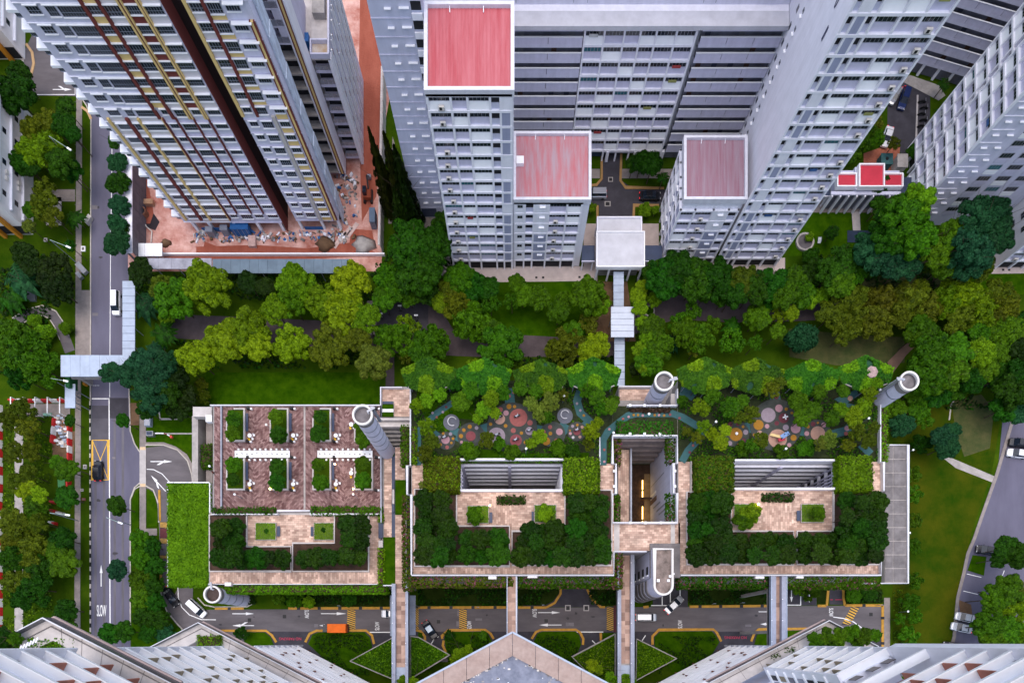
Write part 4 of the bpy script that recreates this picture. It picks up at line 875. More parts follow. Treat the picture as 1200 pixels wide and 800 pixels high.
def leafbox(x0, x1, y0, y1, z0, z1, m, dens=26, size=.34, core=None, rag=.25, up=True, m2=None, f2=.2):
    """a clipped mass of leaves over a dark soil core"""
    b = MB(); 
    if core is not None: b.box(x0+.2, x1-.2, y0+.2, y1-.2, z0, max(z0+.05, z1-.28), core)
    A = (x1-x0)*(y1-y0); n = int(A*dens)
    for i in range(n):
        x, y = RNG.uniform(x0, x1), RNG.uniform(y0, y1); e = min(x-x0, x1-x, y-y0, y1-y)
        z = z1+RNG.uniform(-.3, .12)-max(0, .35-e)*.6+.16*math.sin(x*1.7+y)*math.cos(y*1.3-x*.4)
        b.leaf((x+RNG.uniform(-rag, rag), y+RNG.uniform(-rag, rag), z), (RNG.gauss(0, .55), RNG.gauss(0, .55), 1), size*RNG.uniform(.6, 1.3), m2 if m2 and RNG.random() < f2 else m)
    h = z1-z0
    if h > .5:
        for (p, q, nx, ny) in (((x0, y0), (x1, y0), 0, -1), ((x0, y1), (x0, y0), -1, 0), ((x1, y0), (x1, y1), 1, 0)):
            L_ = math.hypot(q[0]-p[0], q[1]-p[1]); k = int(L_*h*dens*.7)
            for i in range(k):
                t = RNG.random(); z = RNG.uniform(z0, z1)
                b.leaf((p[0]+(q[0]-p[0])*t+RNG.uniform(-.15, .15)+nx*.1, p[1]+(q[1]-p[1])*t+RNG.uniform(-.15, .15)+ny*.1, z), (nx+RNG.gauss(0, .5), ny+RNG.gauss(0, .5), .6), size*RNG.uniform(.6, 1.3), m2 if m2 and RNG.random() < f2 else m)
    return b
def hedge(px, z, h, label, m=None, cat='hedge', group=None, dens=24, size=.32, name='hedge', m2=None, f2=.2, core=True, zb=None):
    """px: x0,x1,y0,y1 in photo pixels at the hedge's top height"""
    zt = z+h; X0, Y1_ = W(px[0], px[2], zt); X1, Y0_ = W(px[1], px[3], zt)
    r = thing(name, label, cat, ((X0+X1)/2, (Y0_+Y1_)/2, z), group)
    stuff(leafbox(X0, X1, Y0_, Y1_, z if zb is None else zb, zt, m or LF_HEDGE, dens, size, None, m2=m2, f2=f2).build('foliage', r))
    if core: b = MB(); b.box(X0+.15, X1-.15, Y0_+.15, Y1_-.15, z, zt-.25, SOIL); b.build('soil_bed', r)
    return r
# ================= the garden podium
ZP = 18.0; ZL = 12.0
TAN = brickmat('tan_terrace_tile', (.34, .215, .165), (.66, .47, .37), (.20, .15, .125), .85, .42, 0, .014, .3)
TANV = brickmat('tan_terrace_tile_turned', (.34, .215, .165), (.66, .47, .37), (.20, .15, .125), .85, .42, R(90), .014, .3)
PLZ = brickmat('red_herringbone_paver', (.105, .048, .046), (.32, .205, .19), (.07, .03, .03), .6, .3, R(45), .02, .25)
PLZ2 = brickmat('red_herringbone_paver_turned', (.105, .048, .046), (.32, .205, .19), (.07, .03, .03), .6, .3, R(-45), .02, .25)
TEALR = mat('teal_rubber', (.036, .100, .105), .9, .15, .8); RUB = mat('charcoal_rubber', (.050, .056, .050), .95, .2, 1)
PWALL = mat('podium_concrete', (.30, .28, .27), .9, .2, .5, stain=.2); RIM = mat('white_rim_paint', (.62, .62, .66), .5, .08, 1)
def pbox(b, x0, x1, y0, y1, z0, z1, m, mtop=None):
    X0, Y1_ = W(x0, y0, z1); X1, Y0_ = W(x1, y1, z1); b.box(X0, X1, Y0_, Y1_, z0, z1, m, mtop)
POD = thing('garden_podium', 'big tan-tiled roof garden podium with light wells and playgrounds', 'garden podium', (25, 35, 0))
for q in ((482, 718, 446, 540), (482, 537, 540.02, 575), (661, 718, 540.02, 575), (482, 718, 575.02, 673), (718.02, 793.98, 475, 510), (718.02, 768, 612, 645), (794, 1033, 446, 541), (794, 858, 541.02, 573), (985, 1033, 541.02, 573), (794, 1033, 573.02, 673), (768.02, 793.98, 612, 676)):
    b = MB(); pbox(b, *q, 0, ZP, PWALL); b.build('podium_body', POD)
def ptop(nm, px, m, z=ZP+.03, parent=None):
    b = MB(); P = [W(x, y, z) for x, y in px]; a = sum(P[i-1][0]*P[i][1]-P[i][0]*P[i-1][1] for i in range(len(P)))
    b.face([(x, y, z) for x, y in (P if a > 0 else P[::-1])], m); return b.build(nm, parent or POD)
for q, m in (((483, 533, 544, 672), TAN), ((533, 702, 575, 672), TAN), ((702, 719, 543, 672), TAN), ((719, 768, 612.5, 645), TAN), ((768, 797, 612.5, 640), TAN), ((795, 817, 541, 573), TAN), ((795, 1032, 573.2, 672), TAN), ((985, 1032, 541, 573), TAN)):
    ptop('paving', rectp(*q), m)
ptop('paving', rectp(500, 700, 664, 672), TANV, ZP+.045); ptop('paving', rectp(800, 1030, 663, 672), TANV, ZP+.045); ptop('paving', rectp(570, 600, 585, 640), TANV, ZP+.045); ptop('paving', rectp(894, 930, 586, 625), TANV, ZP+.045)
ptop('paving_border', rectp(786, 791, 613, 640), CONCL, ZP+.05); ptop('paving_border', rectp(719.5, 726, 613, 645), CONCL, ZP+.045)
def rim(px, z=ZP, h=.9, w=.22, closed=False, parent=None, m=None, name='parapet'):
    b = MB(); b.ribbon([W(x, y, z+h) for x, y in px], w, z-.3, z+h, m or RIM, closed=closed); return b.build(name, parent or POD)
rim([(482, 673.5), (719.5, 673.5), (719.5, 646)]); rim([(480.8, 449), (480.8, 545), (477, 545.2), (477, 579), (482, 579), (482, 673.3)]); rim([(719.5, 645.8), (758, 645.8)])
rim([(718, 612), (718, 578), (722, 578), (722, 543), (718, 543), (718, 510), (794, 510), (794, 542.5), (789.5, 542.5), (789.5, 577.5), (793.8, 577.5), (793.8, 612)], closed=True)
rim([(798, 673.5), (1033, 673.5), (1033, 650)]); rim([(1032, 449), (1032, 541), (1036, 541), (1036, 575)])
rim([(700, 545), (703, 545), (703, 512)], w=.15, h=.35); rim([(810, 540), (810, 577)], w=.25, h=.6, m=CONC); rim([(735, 474.7), (794, 474.7)]); rim([(794, 474.7), (794, 455)])
for x in (738, 755, 772, 738, 755, 773): pass
pm = lambda: MB().box(-.22, .22, -.22, .22, 0, .35, WHT2).mesh('post_cap')
for x, y in ((738, 508.8), (755, 508.8), (773, 508.8), (738, 475.5), (755, 475.5), (773, 475.5), (738, 612.5), (756, 612.5), (774, 612.5), (719.5, 552), (719.5, 570), (790.5, 552), (790.5, 570)):
    put(proto('pcap', pm), 'post_cap', POD, V3(x, y, ZP+.8))
# light wells with tiers of parking decks below
def lightwell(x0, x1, y0, y1, brace):
    X0, Y1_ = W(x0, y0, ZP); X1, Y0_ = W(x1, y1, ZP)
    for k in range(6):
        z = 16.2-k*2.7
        b = MB(); b.box(X0+.06, X1-.06, Y1_-.48, Y1_-.04, z-.5, z, WHT); b.build('deck_beam', POD)
        b = MB(); b.box(X0+.06, X0+.5, Y0_+.1, Y1_-.49, z-.55, z, WHT); b.build('deck_beam', POD); b = MB(); b.box(X1-.5, X1-.06, Y0_+.1, Y1_-.49, z-.55, z, WHT); b.build('deck_beam', POD)
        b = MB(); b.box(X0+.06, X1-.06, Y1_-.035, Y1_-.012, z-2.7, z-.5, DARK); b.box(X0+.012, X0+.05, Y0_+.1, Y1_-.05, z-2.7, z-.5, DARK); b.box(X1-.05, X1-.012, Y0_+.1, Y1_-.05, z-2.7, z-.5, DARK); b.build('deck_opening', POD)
    for x in (X0+.35, X0+(X1-X0)*.47, X1-.55): b = MB(); b.box(x, x+.6, Y1_-.75, Y1_-.5, .1, 16.6, LAV); b.build('well_column', POD)
    for i in range(5):
        y = Y0_+.6+i*(Y1_-Y0_-2)/5; b = MB(); b.box(X1-.75, X1-.51, y, y+.3, .1, 16.4, LAV) if brace else b.box(X0+.51, X0+.75, y, y+.3, .1, 16.4, LAV); b.build('well_column', POD)
    for q in ((X0-.3, X1+.3, Y1_-.1, Y1_+.25, ZP+.9), (X0-.3, X1+.3, Y0_-.3, Y0_+.1, ZP+.9), (X0-.3, X0+.1, Y0_+.1, Y1_-.1, ZP+.88), (X1-.1, X1+.3, Y0_+.1, Y1_-.1, ZP+.88)):
        b = MB(); b.box(*q[:4], ZP-1.1, q[4], WHT); b.build('well_parapet', POD)
    b = MB(); b.box(X0, X1, Y0_, Y1_, -.0, .06, CONCD); b.build('well_floor', POD)
lightwell(537, 661, 540, 575, False); lightwell(858, 985, 541, 573, True)
# central void: beams, lower deck, warm strip lights, white stair wall
XW0, YW1 = W(718, 510, ZP); XW1, YW0 = W(794, 612, ZP)
for k in range(5):
    z = 16.8-k*2.9; b = MB(); b.box(XW0+.5, XW1-1.3, YW1-.7-.02*k, YW1-.02, z-1.1, z, mat('brown_grey_beam', (.20, .16, .15), .9, .2, .5)); b.build('deck_beam', POD)
b = MB(); b.box(30.15, 31.1, YW0+.02, YW1-.05, .03, 17.0, LAVL); b.build('stair_wall', POD)
for y0, y1, z0, z1, m in ((30, 31, .5, 6, mat('brown_panel', (.16, .10, .085), .7, .2, 1)), (31.6, 32.1, .5, 5.5, WHT2), (28.7, 29.0, 3, 9, STEEL), (27.4, 27.7, 6, 12.5, STEEL), (26.3, 26.6, 8, 14, STEEL), (33.9, 34.05, 1, 12, STEEL)):
    b = MB(); b.box(30.08, 30.16, y0, y1, z0, z1, m); b.build('slot_window', POD)
b = MB(); b.box(20.9, 23.2, YW0+.1, YW1-.8, 11.6, 12, CONC); b.build('lower_deck', POD); b = MB(); b.face([(20.95, YW0+.1, 12.03), (23.15, YW0+.1, 12.03), (23.15, YW1-.8, 12.03), (20.95, YW1-.8, 12.03)], TANV); b.build('lower_paving', POD)
b = MB(); b.box(23.2, 23.5, YW0+.1, YW1-.8, 11.5, 13.1, STEEL); b.build('lower_parapet', POD)
LAMPY = mat('warm_strip_lamp', (.9, .7, .3), .5, .05, 1, emit=(1, .62, .16), estr=5)
for y0, y1 in ((24.2, 26.6), (27.0, 29.8), (31.5, 33.2), (33.5, 35.6)): b = MB(); b.box(28.25, 28.4, y0, y1, .6, .8, LAMPY); b.build('strip_lamp', POD)
b = MB(); b.box(28.8, 30.1, YW0+.2, 37, .04, .5, mat('sandy_stone', (.20, .13, .06), .8, .3, 1)); b.build('lower_ledge', POD)
for y in (25.2, 31.2): b = MB(); b.box(27.6, 30.1, y, y+.35, 1.5, 1.9, SOIL); b.build('cross_beam', POD)
b = MB(); b.box(19, 30.1, YW0+.1, YW1-.2, .02, .2, SOIL); b.build('lower_bed', POD)
# stair capsule tower beside the bridge
CT = thing('stair_tower', 'rounded concrete stair tower with white rim beside the long footbridge', 'stair tower', (27.8, 13, 0))
def capsule(x0, x1, y0, y1, n=12):
    r = (x1-x0)/2; cx = (x0+x1)/2; return [(x0, y1)]+[(cx+r*math.cos(math.pi+math.pi*i/n), y0+r+r*math.sin(math.pi+math.pi*i/n)) for i in range(n+1)]+[(x1, y1)]
b = MB(); b.prism(capsule(26, 29.6, 8.7, 17.4), 0, 20.4, LAVL); b.build('wall', CT); b = MB(); b.prism(capsule(26.25, 29.35, 8.95, 17.15), 20.4, 20.46, mat('stained_roof_screed', (.09, .07, .06), .9, .4, .5, col2=(.32, .25, .22))); b.build('roof', CT)
b = MB(); cp = capsule(26.13, 29.47, 8.83, 17.27); b.ribbon(cp, .38, 20.35, 21, mat('cream_rim', (.66, .63, .60), .6, .08, 1), closed=True); b.build('parapet', CT)
b = MB(); pbox(b, 762, 797, 636.5, 676.5, 18.02, 18.6, CONCD); b.build('surround_slab', CT)
for z in (3.4, 7.2, 11, 14.8): b = MB(); b.box(25.95, 26.02, 13, 14.6, z, z+1.5, BLK); b.build('window', CT); b = MB(); b.box(25.8, 26.0, 12.7, 13.0, z-.2, z+1.7, WHT2); b.build('window_fin', CT)
b = MB(); b.box(25.93, 26.0, 12.1, 12.2, .5, 17.9, STEEL); b.build('groove', CT)
for k in range(5): b = MB(); b.ribbon([(x-.06 if x < 27.8 else x+.06, y-.06) for x, y in capsule(25.99, 29.61, 8.69, 12)], .16, 2+k*3, 3.6+k*3, CONCD); b.build('louvre_band', CT)
for x, y, s in ((771, 680, .5), (785, 675, .4), (783, 680, .45), (792, 671, .3)): x_, y_ = W(x, y, 20.6); b = MB(); b.box(x_-s/2, x_+s/2, y_-s/2, y_+s/2, 20.46 if x < 788 else 18.6, 20.46+s if x < 788 else 19.3, WHT2); b.build('roof_vent', CT)
# round stair towers
def roundtower(px, py, z1, r, z0, label, hatch_a=0, bands=4, gap=1.75, roofm=None, zb=0):
    x, y = W(px, py, z1); t = thing('round_stair_tower', label, 'stair tower', (x, y, zb), 'round stair towers')
    b = MB(); b.cyl(x, y, r-.12, zb, z1-.9, LAVL, 28); b.build('wall', t, smooth=False)
    b = MB(); b.cyl(x, y, r-.3, z1-.9, z1-.8, roofm or mat('grey_roof_grit', (.16, .145, .15), .9, .3, .8), 28); b.build('roof', t)
    b = MB(); b.ring(x, y, r-.28, r+.05, z1-.45, z1, mat('cream_rim', (.66, .63, .60)), 28); b.build('rim', t)
    b = MB(); b.ring(x, y, r-.3, r-.04, z1-1.6, z1-.46, CONCD, 28); b.build('louvre_band', t)
    for k in range(bands):
        z = z1-4.2-k*gap; b = MB(); b.ring(x, y, r-.2, r-.08, z, z+.28, STEEL, 28); b.build('joint_band', t)
    c, s = math.cos(hatch_a), math.sin(hatch_a)
    b = MB(); b.beam((x+c*r*.55, y+s*r*.55, z1+.1), (x+c*(r+.7), y+s*(r+.7), z1+.1), .35, .12, ALU); b.build('hatch_platform', t)
    b = MB(); b.beam((x+c*(r+.3)-s*.25, y+s*(r+.3)+c*.25, z1-6), (x+c*(r+.3)-s*.25, y+s*(r+.3)+c*.25, z1+.2), .5, .3, ALU); b.build('cat_ladder', t)
    b = MB(); b.cyl(x+c*r*.6, y+s*r*.6, .14, z1-.8, z1-.2, WHT2, 10); b.build('roof_vent', t)
roundtower(424.6, 485.6, 31, 1.7, ZL, 'grey round stair tower leaning out of the red plaza corner', .5, 5, 2.4)
roundtower(778.5, 446.3, 23.5, 1.72, 14, 'white round stair tower above the garden void between the two playgrounds', .15, 2, 3.5)
roundtower(1066, 446, 26, 1.7, 6, 'white round stair tower leaning right at the end of the podium', R(170), 1, 6)
roundtower(248.5, 696, 13.6, 1.7, 0, 'brown-topped round stair tower beside the service road bend', R(95), 3, 3.0, mat('brown_roof_grit', (.065, .045, .04), .9, .3, .8))
b = MB(); pbox(b, 725, 790, 452, 475, 8, 14, PWALL); b.build('entry_deck', POD); ptop('paving', rectp(726, 762, 456, 469), TAN, 14.05); rim([(725, 452.5), (768, 452.5)], 14, .8); b = MB(); pbox(b, 786, 793.5, 461, 475, 14, 17.6, CONCL); b.build('stair_box', POD)
# right-hand grey deck
GD = thing('concrete_deck', 'grey concrete panel deck along the right end of the podium', 'deck', (75, 28, 0))
b = MB(); pbox(b, 1037, 1064, 521, 682, 12.5, 13.6, CONCL); b.build('slab', GD)
for j in range(10):
    for i, (x0, x1) in enumerate(((1037.5, 1046.5), (1047.2, 1063.4))): b = MB(); pbox(b, x0, x1, 522+j*16, 537.3+j*16, 13.6, 13.68, CONCD); b.build('panel', GD)
rim([(1037, 521), (1064.5, 521), (1064.5, 683), (1010, 683)], 13.6, .35, .25, parent=GD)
for x in (71, 77.5):
    for y in (15, 25, 38): b = MB(); b.box(x, x+.5, y, y+.5, 0, 12.5, CONC); b.build('pillar', GD)
# ---- playground surfaces
BEDM = mat('planted_soil', (.020, .028, .008), .95, .4, .9, bump=.5, bscale=3)
ptop('planting_bed', rectp(482, 718, 446, 543), BEDM, ZP+.04); ptop('planting_bed', rectp(718.2, 793.8, 475.5, 509.5), BEDM, ZP+.04); ptop('planting_bed', rectp(794.2, 1032, 446, 540.8), BEDM, ZP+.04)
for p in ([(484, 485), (492, 478), (500, 492), (520, 468), (512, 460), (490, 455)], [(505, 498), (520, 480), (540, 468), (556, 470), (556, 492), (536, 490), (528, 505), (512, 504)], [(555, 525), (620, 531), (690, 530), (690, 541), (540, 541)]): ptop('garden_lawn', p, LAWN, ZP+.06)
AVP = []
def tpath(px, w):
    P_ = [Vector(W(x, y, ZP)) for x, y in px]
    for a, c in zip(P_, P_[1:]):
        for k in range(7): q = a.lerp(c, k/6); AVP.append((q.x, q.y, w*.62))
    b = MB(); b.ribbon([W(x, y, ZP) for x, y in px], w, ZP, ZP+.1, TEALR); return b.build('rubber_path', POD)
tpath([(490, 545), (490, 505), (500, 495), (512, 484), (530, 472), (548, 459), (556, 452)], 1.15); tpath([(500, 495), (508, 506), (516, 512)], 1.0); tpath([(529, 502), (540, 509), (536, 517)], 1.5); tpath([(560, 505), (575, 500)], 1.8); tpath([(596, 455), (598, 475)], 1.9)
tpath([(625, 502), (640, 505)], 1.6); tpath([(655, 498), (666, 505)], 1.8); tpath([(680, 458), (676, 470), (680, 484), (690, 493), (682, 502)], 1.5)
tpath([(706.5, 545), (706.5, 516), (712, 506), (724, 496), (736, 487), (746, 484.5), (788, 484.5), (800, 489), (815, 498), (826, 506), (818, 515), (806, 528), (799, 541)], 1.35); tpath([(797, 458), (806, 460), (813, 466)], 1.6)
tpath([(868, 503), (884, 500)], 2.0); tpath([(907, 460), (909, 472)], 2.0); tpath([(936, 503), (948, 505)], 2.2); tpath([(970, 510), (990, 505), (996, 500)], 1.6); tpath([(1000, 478), (985, 470), (1005, 460)], 1.3); tpath([(1008, 520), (1020, 532)], 1.5)
DC = {'o': mat('orange_rubber', (0.302, 0.144, 0.018), .9, .12, 2), 's': mat('salmon_rubber', (.27, .085, .078), .9, .12, 2), 'p': mat('pink_rubber', (0.360, 0.202, 0.230), .9, .1, 2), 'l': mat('lilac_rubber', (0.259, 0.209, 0.245), .9, .1, 2), 'c': mat('peach_rubber', (0.374, 0.223, 0.173), .9, .1, 2),
      'r': mat('red_rubber', (.20, .055, .062), .9, .12, 2), 'm': mat('maroon_rubber', (0.122, 0.032, 0.043), .9, .12, 2), 'g': mat('grey_rubber', (0.108, 0.112, 0.137), .9, .15, 1.5), 'w': mat('white_rubber', (0.432, 0.418, 0.418), .9, .1, 2), 'd': RUB}
AVOID = []
def disc(px, py, r, c, lvl):
    if r > 8: AVOID.append((*W(px, py, ZP), PL(r, ZP)+.1))
    x, y = W(px, py, ZP); b = MB(); b.cyl(x, y, PL(r, ZP), ZP+.02, ZP+.1+.025*lvl, DC[c], 26 if r > 6 else 14); b.build('rubber_disc', POD)
for d in ((523, 516.5, 10.5), (552, 511, 16), (600, 501, 29.5), (647.5, 509, 15), (676, 505.5, 11.3), (862.5, 508.7, 15.5), (909, 498, 30.5), (957.5, 507, 15.5)): disc(*d, 'd', 1)
for d in ((529, 495, 9.5), (662, 487.5, 9.2)): disc(*d, 'g', 2)
for d in '522.2 515.3 5 p,528 508.5 2 l,515 512 1.6 l,519.5 508 1.6 o,531 514 1.7 o,529 519 1.5 o,524 524 2.2 s,516 521 2 o,551.7 511 5.8 r,549.5 521.6 4 c,550.5 500 2.5 o,543.6 504 2.2 o,540.3 511 2.5 o,558.5 501.5 2.2 l,541 518 1.7 p,585.6 491 6.3 c,607.5 489.5 10.5 s,582 511 10 l,604.6 516 7 r,596.5 476.5 3 o,586.5 480 2.8 s,593 484 3.2 p,601.5 504.5 3 s,621 495.5 3.2 s,620.5 505 4.8 l,592.5 499 2.2 o,611 507.5 2 o,615.5 518.5 2 o,594.5 524.5 3 s,606.5 526 2 o,603 476.5 2 o,575 497 2 o,644.5 500.5 2.5 s,637 506 2.5 s,645 508 2.2 o,655.5 506 4 p,640 517 4.8 o,652.5 517.5 3.8 s,646 521.5 1.6 w,676 506 4.2 r,671 499.5 1.8 l,676.5 498 1.6 o,682 500.5 1.8 c,668.3 508 1.8 p,671.5 512.5 1.7 w,679.5 512 1.8 c,668 504.5 1.1 o,862 509 7.8 o,873.5 506.5 3 l,855 519.5 2.8 l,871 516 2.5 m,855.5 497.5 3 m,864.5 497 2.3 m,870.5 500 1.7 o,865 521 1.6 o,900 486.5 8.5 l,912.5 478.5 4.5 p,918 490 6 m,888.5 498 6 o,932 502 5.8 p,911 514 11 c,920.5 501 3.5 l,929.5 513 3.6 o,898.5 499.5 2.7 p,910 496 2.7 m,921 479.5 2 o,927.5 484 1.7 o,932 490 2.2 m,924.5 521.5 2.5 p,883.5 509.5 1.7 o,890 508 3.5 c,958 508 8.5 c,945 508 2.8 p,952.5 497 2.8 m,946.5 500 2 o,965 498 3 p,958 495.5 1.4 o,992 502 3 p,991 508 2.4 s,996 467 3 c,597 464.5 1.8 s,602 460 1.6 s,909.5 465 2.8 m'.split(','):
    a = d.split(); disc(float(a[0]), float(a[1]), float(a[2]), a[3], 2 if a[3] != 'g' else 3)
for px in '512 489 s,507 484 l,519 483 l,523 477 m,530 472 m,538 468 l,708 541 p,708 527 s,714 503 p,724 497 p,736.5 488.5 p,753 487 p,772 486.5 p,785 486 r,796 490 r,742.5 486.5 o,747.5 486.5 o,767 486.5 o,778 487 o,812 522 s,808 530 m,820 516 m,730 491 s,676 473 l,680 481 l,684 487 o'.split(','):
    a = px.split(); disc(float(a[0]), float(a[1]), 1.5, a[2], 3)
for r0, r1, cx, cy in ((.75, .9, 530, 494), (.7, .85, 662, 486)): x, y = W(cx, cy, ZP); b = MB(); b.ring(x, y, r0, r1, ZP+.1, ZP+.35, ALU, 20, .4, 5.2); b.build('ring_bench', POD)
# ---- left wing with the red plaza
LW = thing('plaza_podium', 'lower podium wing with red herringbone plaza and a tan terrace', 'garden podium', (-44, 28, 0))
b = MB(); pbox(b, 250, 447, 475, 600, 0, ZL, PWALL); b.build('podium_body', LW); b = MB(); pbox(b, 245, 446.5, 600.03, 684, 0, ZL-.5, PWALL); b.build('podium_body', LW)
for i, q in enumerate(((251, 298, 476, 597), (298, 356.6, 476, 597), (357.4, 404, 476, 597), (404, 446, 476, 597))): ptop('paving', rectp(*q), (PLZ, PLZ2)[i % 2], ZL+.03, LW)
ptop('paving', rectp(246, 445, 602, 683.5), TAN, ZL-.46, LW); ptop('paving', rectp(250, 440, 670, 682), TANV, ZL-.44, LW); ptop('paving_border', rectp(323, 365, 599, 603), CONCL, ZL-.42, LW)
b = MB(); b.ribbon([W(357, 476, ZL), W(357, 597, ZL)], .35, ZL, ZL+.06, CONC); b.build('drain_strip', LW)
rim([(246, 474.5), (446, 474.5)], ZL, .5, .2, parent=LW); rim([(259, 475), (259, 598)], ZL, .5, .25, parent=LW, m=STEEL); rim([(446, 475), (446.5, 612)], ZL, .8, .25, parent=LW, m=STEEL); rim([(246, 684), (449, 684)], ZL-.5, .3, .15, parent=LW); rim([(248, 602), (325, 602), (325, 598), (363, 598), (363, 602), (445, 602)], ZL-.2, .8, .2, parent=LW)
# entrance wall and steps west of the plaza
WS = thing('entrance_steps', 'stepped concrete entrance strip left of the red plaza', 'steps', (-57, 38, 0))
for i in range(9): b = MB(); pbox(b, 249.5, 258, 478+i*13, 490.4+i*13, 0, ZL-.3-.12*(i % 2), PAVE); b.build('step', WS)
b = MB(); pbox(b, 225, 232, 487, 568, 0, 8, CONC); b.build('side_wall', WS); b = MB(); pbox(b, 232, 239, 489, 568, 0, 5, CONCL); b.build('ramp_slab', WS); b = MB(); pbox(b, 241.5, 249, 482, 568, 0, 6.5, PAVE); b.build('landing', WS)
b = MB(); pbox(b, 226, 248, 476.5, 488, 8, 9.5, CONCL); b.build('porch_roof', WS); b = MB(); pbox(b, 241, 248, 486, 494, 9, 10, WHT2); b.build('porch_end', WS)
for y0, y1 in ((506, 519), (536, 541), (547, 562)): x, y = W(239, y0, 5); x1, ye = W(239, y1, 5); b = MB(); b.box(x-.1, x+.1, ye, y, 5, 5.2, LAMPY); b.build('strip_lamp', WS)
GR = thing('green_roof_canopy', 'bright grass roof over the car ramp at the left end of the podium', 'green roof', (-66, 22, 0))
X0, Y1_ = W(197, 566, 9.5); X1, Y0_ = W(246, 687, 9.5)
b = MB(); b.box(X0, X1, Y0_, Y1_, 8.6, 9.3, PWALL); b.build('slab', GR); b = MB(); b.box(X0, X1, Y1_, Y1_+.2, 8.7, 9.8, WHT); b.box(X1, X1+.2, Y0_+8, Y1_, 8.7, 9.8, WHT); b.box(X0-.2, X0, Y0_, Y1_, 8.7, 9.5, WHT); b.build('parapet', GR)
stuff(leafbox(X0, X1, Y0_, Y1_, 9.2, 9.75, LF_ROOF, 75, .3, rag=.1).build('grass', GR)); b = MB(); b.box(X0+.05, X1-.05, Y0_+.05, Y1_-.05, 9.3, 9.5, LAWN); b.build('turf', GR)
for y in (15, 22, 30): b = MB(); b.box(X0+.3, X0+.8, y, y+.5, 0, 8.6, CONC); b.box(X1-1, X1-.5, y, y+.5, 0, 8.6, CONC); b.build('pillar', GR)
# link strip between the two podiums
LK = thing('garden_link', 'tan path strip with lawns between the red plaza and the main podium', 'garden path', (-24, 30, 0))
b = MB(); pbox(b, 447.3, 476.5, 523.5, 686, 0, ZL-.2, PWALL); b.build('deck_body', LK); b = MB(); pbox(b, 446, 481.5, 453, 489, 0, ZL-.1, PWALL); b.build('deck_body', LK)
for q, m in (((450, 459, 534, 630), TAN), ((463, 474.5, 524, 562), TAN), ((463, 474.5, 603, 685), TAN), ((448, 480, 456, 470), TAN), ((462, 480, 470, 488), TAN)): ptop('paving', rectp(*q), m, ZL-.06, LK)
for q in ((463, 475.5, 562, 602.5), (449, 463, 629, 685), (448, 461, 473.5, 478.5), (448, 461, 483, 488), (449, 462, 527, 534)): b = MB(); pbox(b, *q, ZL-.2, ZL+.1, LAWN); b.build('lawn_panel', LK)
ptop('paving', rectp(459, 463, 524, 630), NAVY, ZL-.05, LK); b = MB(); pbox(b, 448, 461, 479, 482.5, ZL-.1, ZL+.2, WHT2); b.build('bench', LK); b = MB(); pbox(b, 459.8, 462, 573, 590, ZL-.1, ZL+.35, CONCL); b.build('bench', LK)
for q in ((459.6, 462.2, 563, 572), (459.6, 462.2, 591, 600), (448.5, 460, 470, 473), (443.5, 448.5, 612, 630)): b = MB(); pbox(b, *q, ZL-.1, ZL+.3, NAVY); b.build('bench_seat', LK)
rim([(446, 489), (446, 453.5), (471, 453.5)], ZL, .8, .2, parent=LK); rim([(449, 685.5), (463, 685.5)], ZL, .6, .2, parent=LK); b = MB(); pbox(b, 443.5, 448.5, 633, 641, ZL-.2, ZL+.6, CONCL); b.build('vent_box', LK)
for k in range(7):
    y0 = 489.5+k*4.9; b = MB(); pbox(b, 437+k*1.5, 481-k*.9, y0, y0+(5.5 if k == 1 else 2.6), ZL+1.2-k*.9, ZL+2.6-k*.9, CONCL if k < 2 else PWALL); b.build('louvre_beam', LK)
b = MB(); pbox(b, 446, 476.3, 490, 523, 0, 4, DARK); b.build('void_floor', LK)
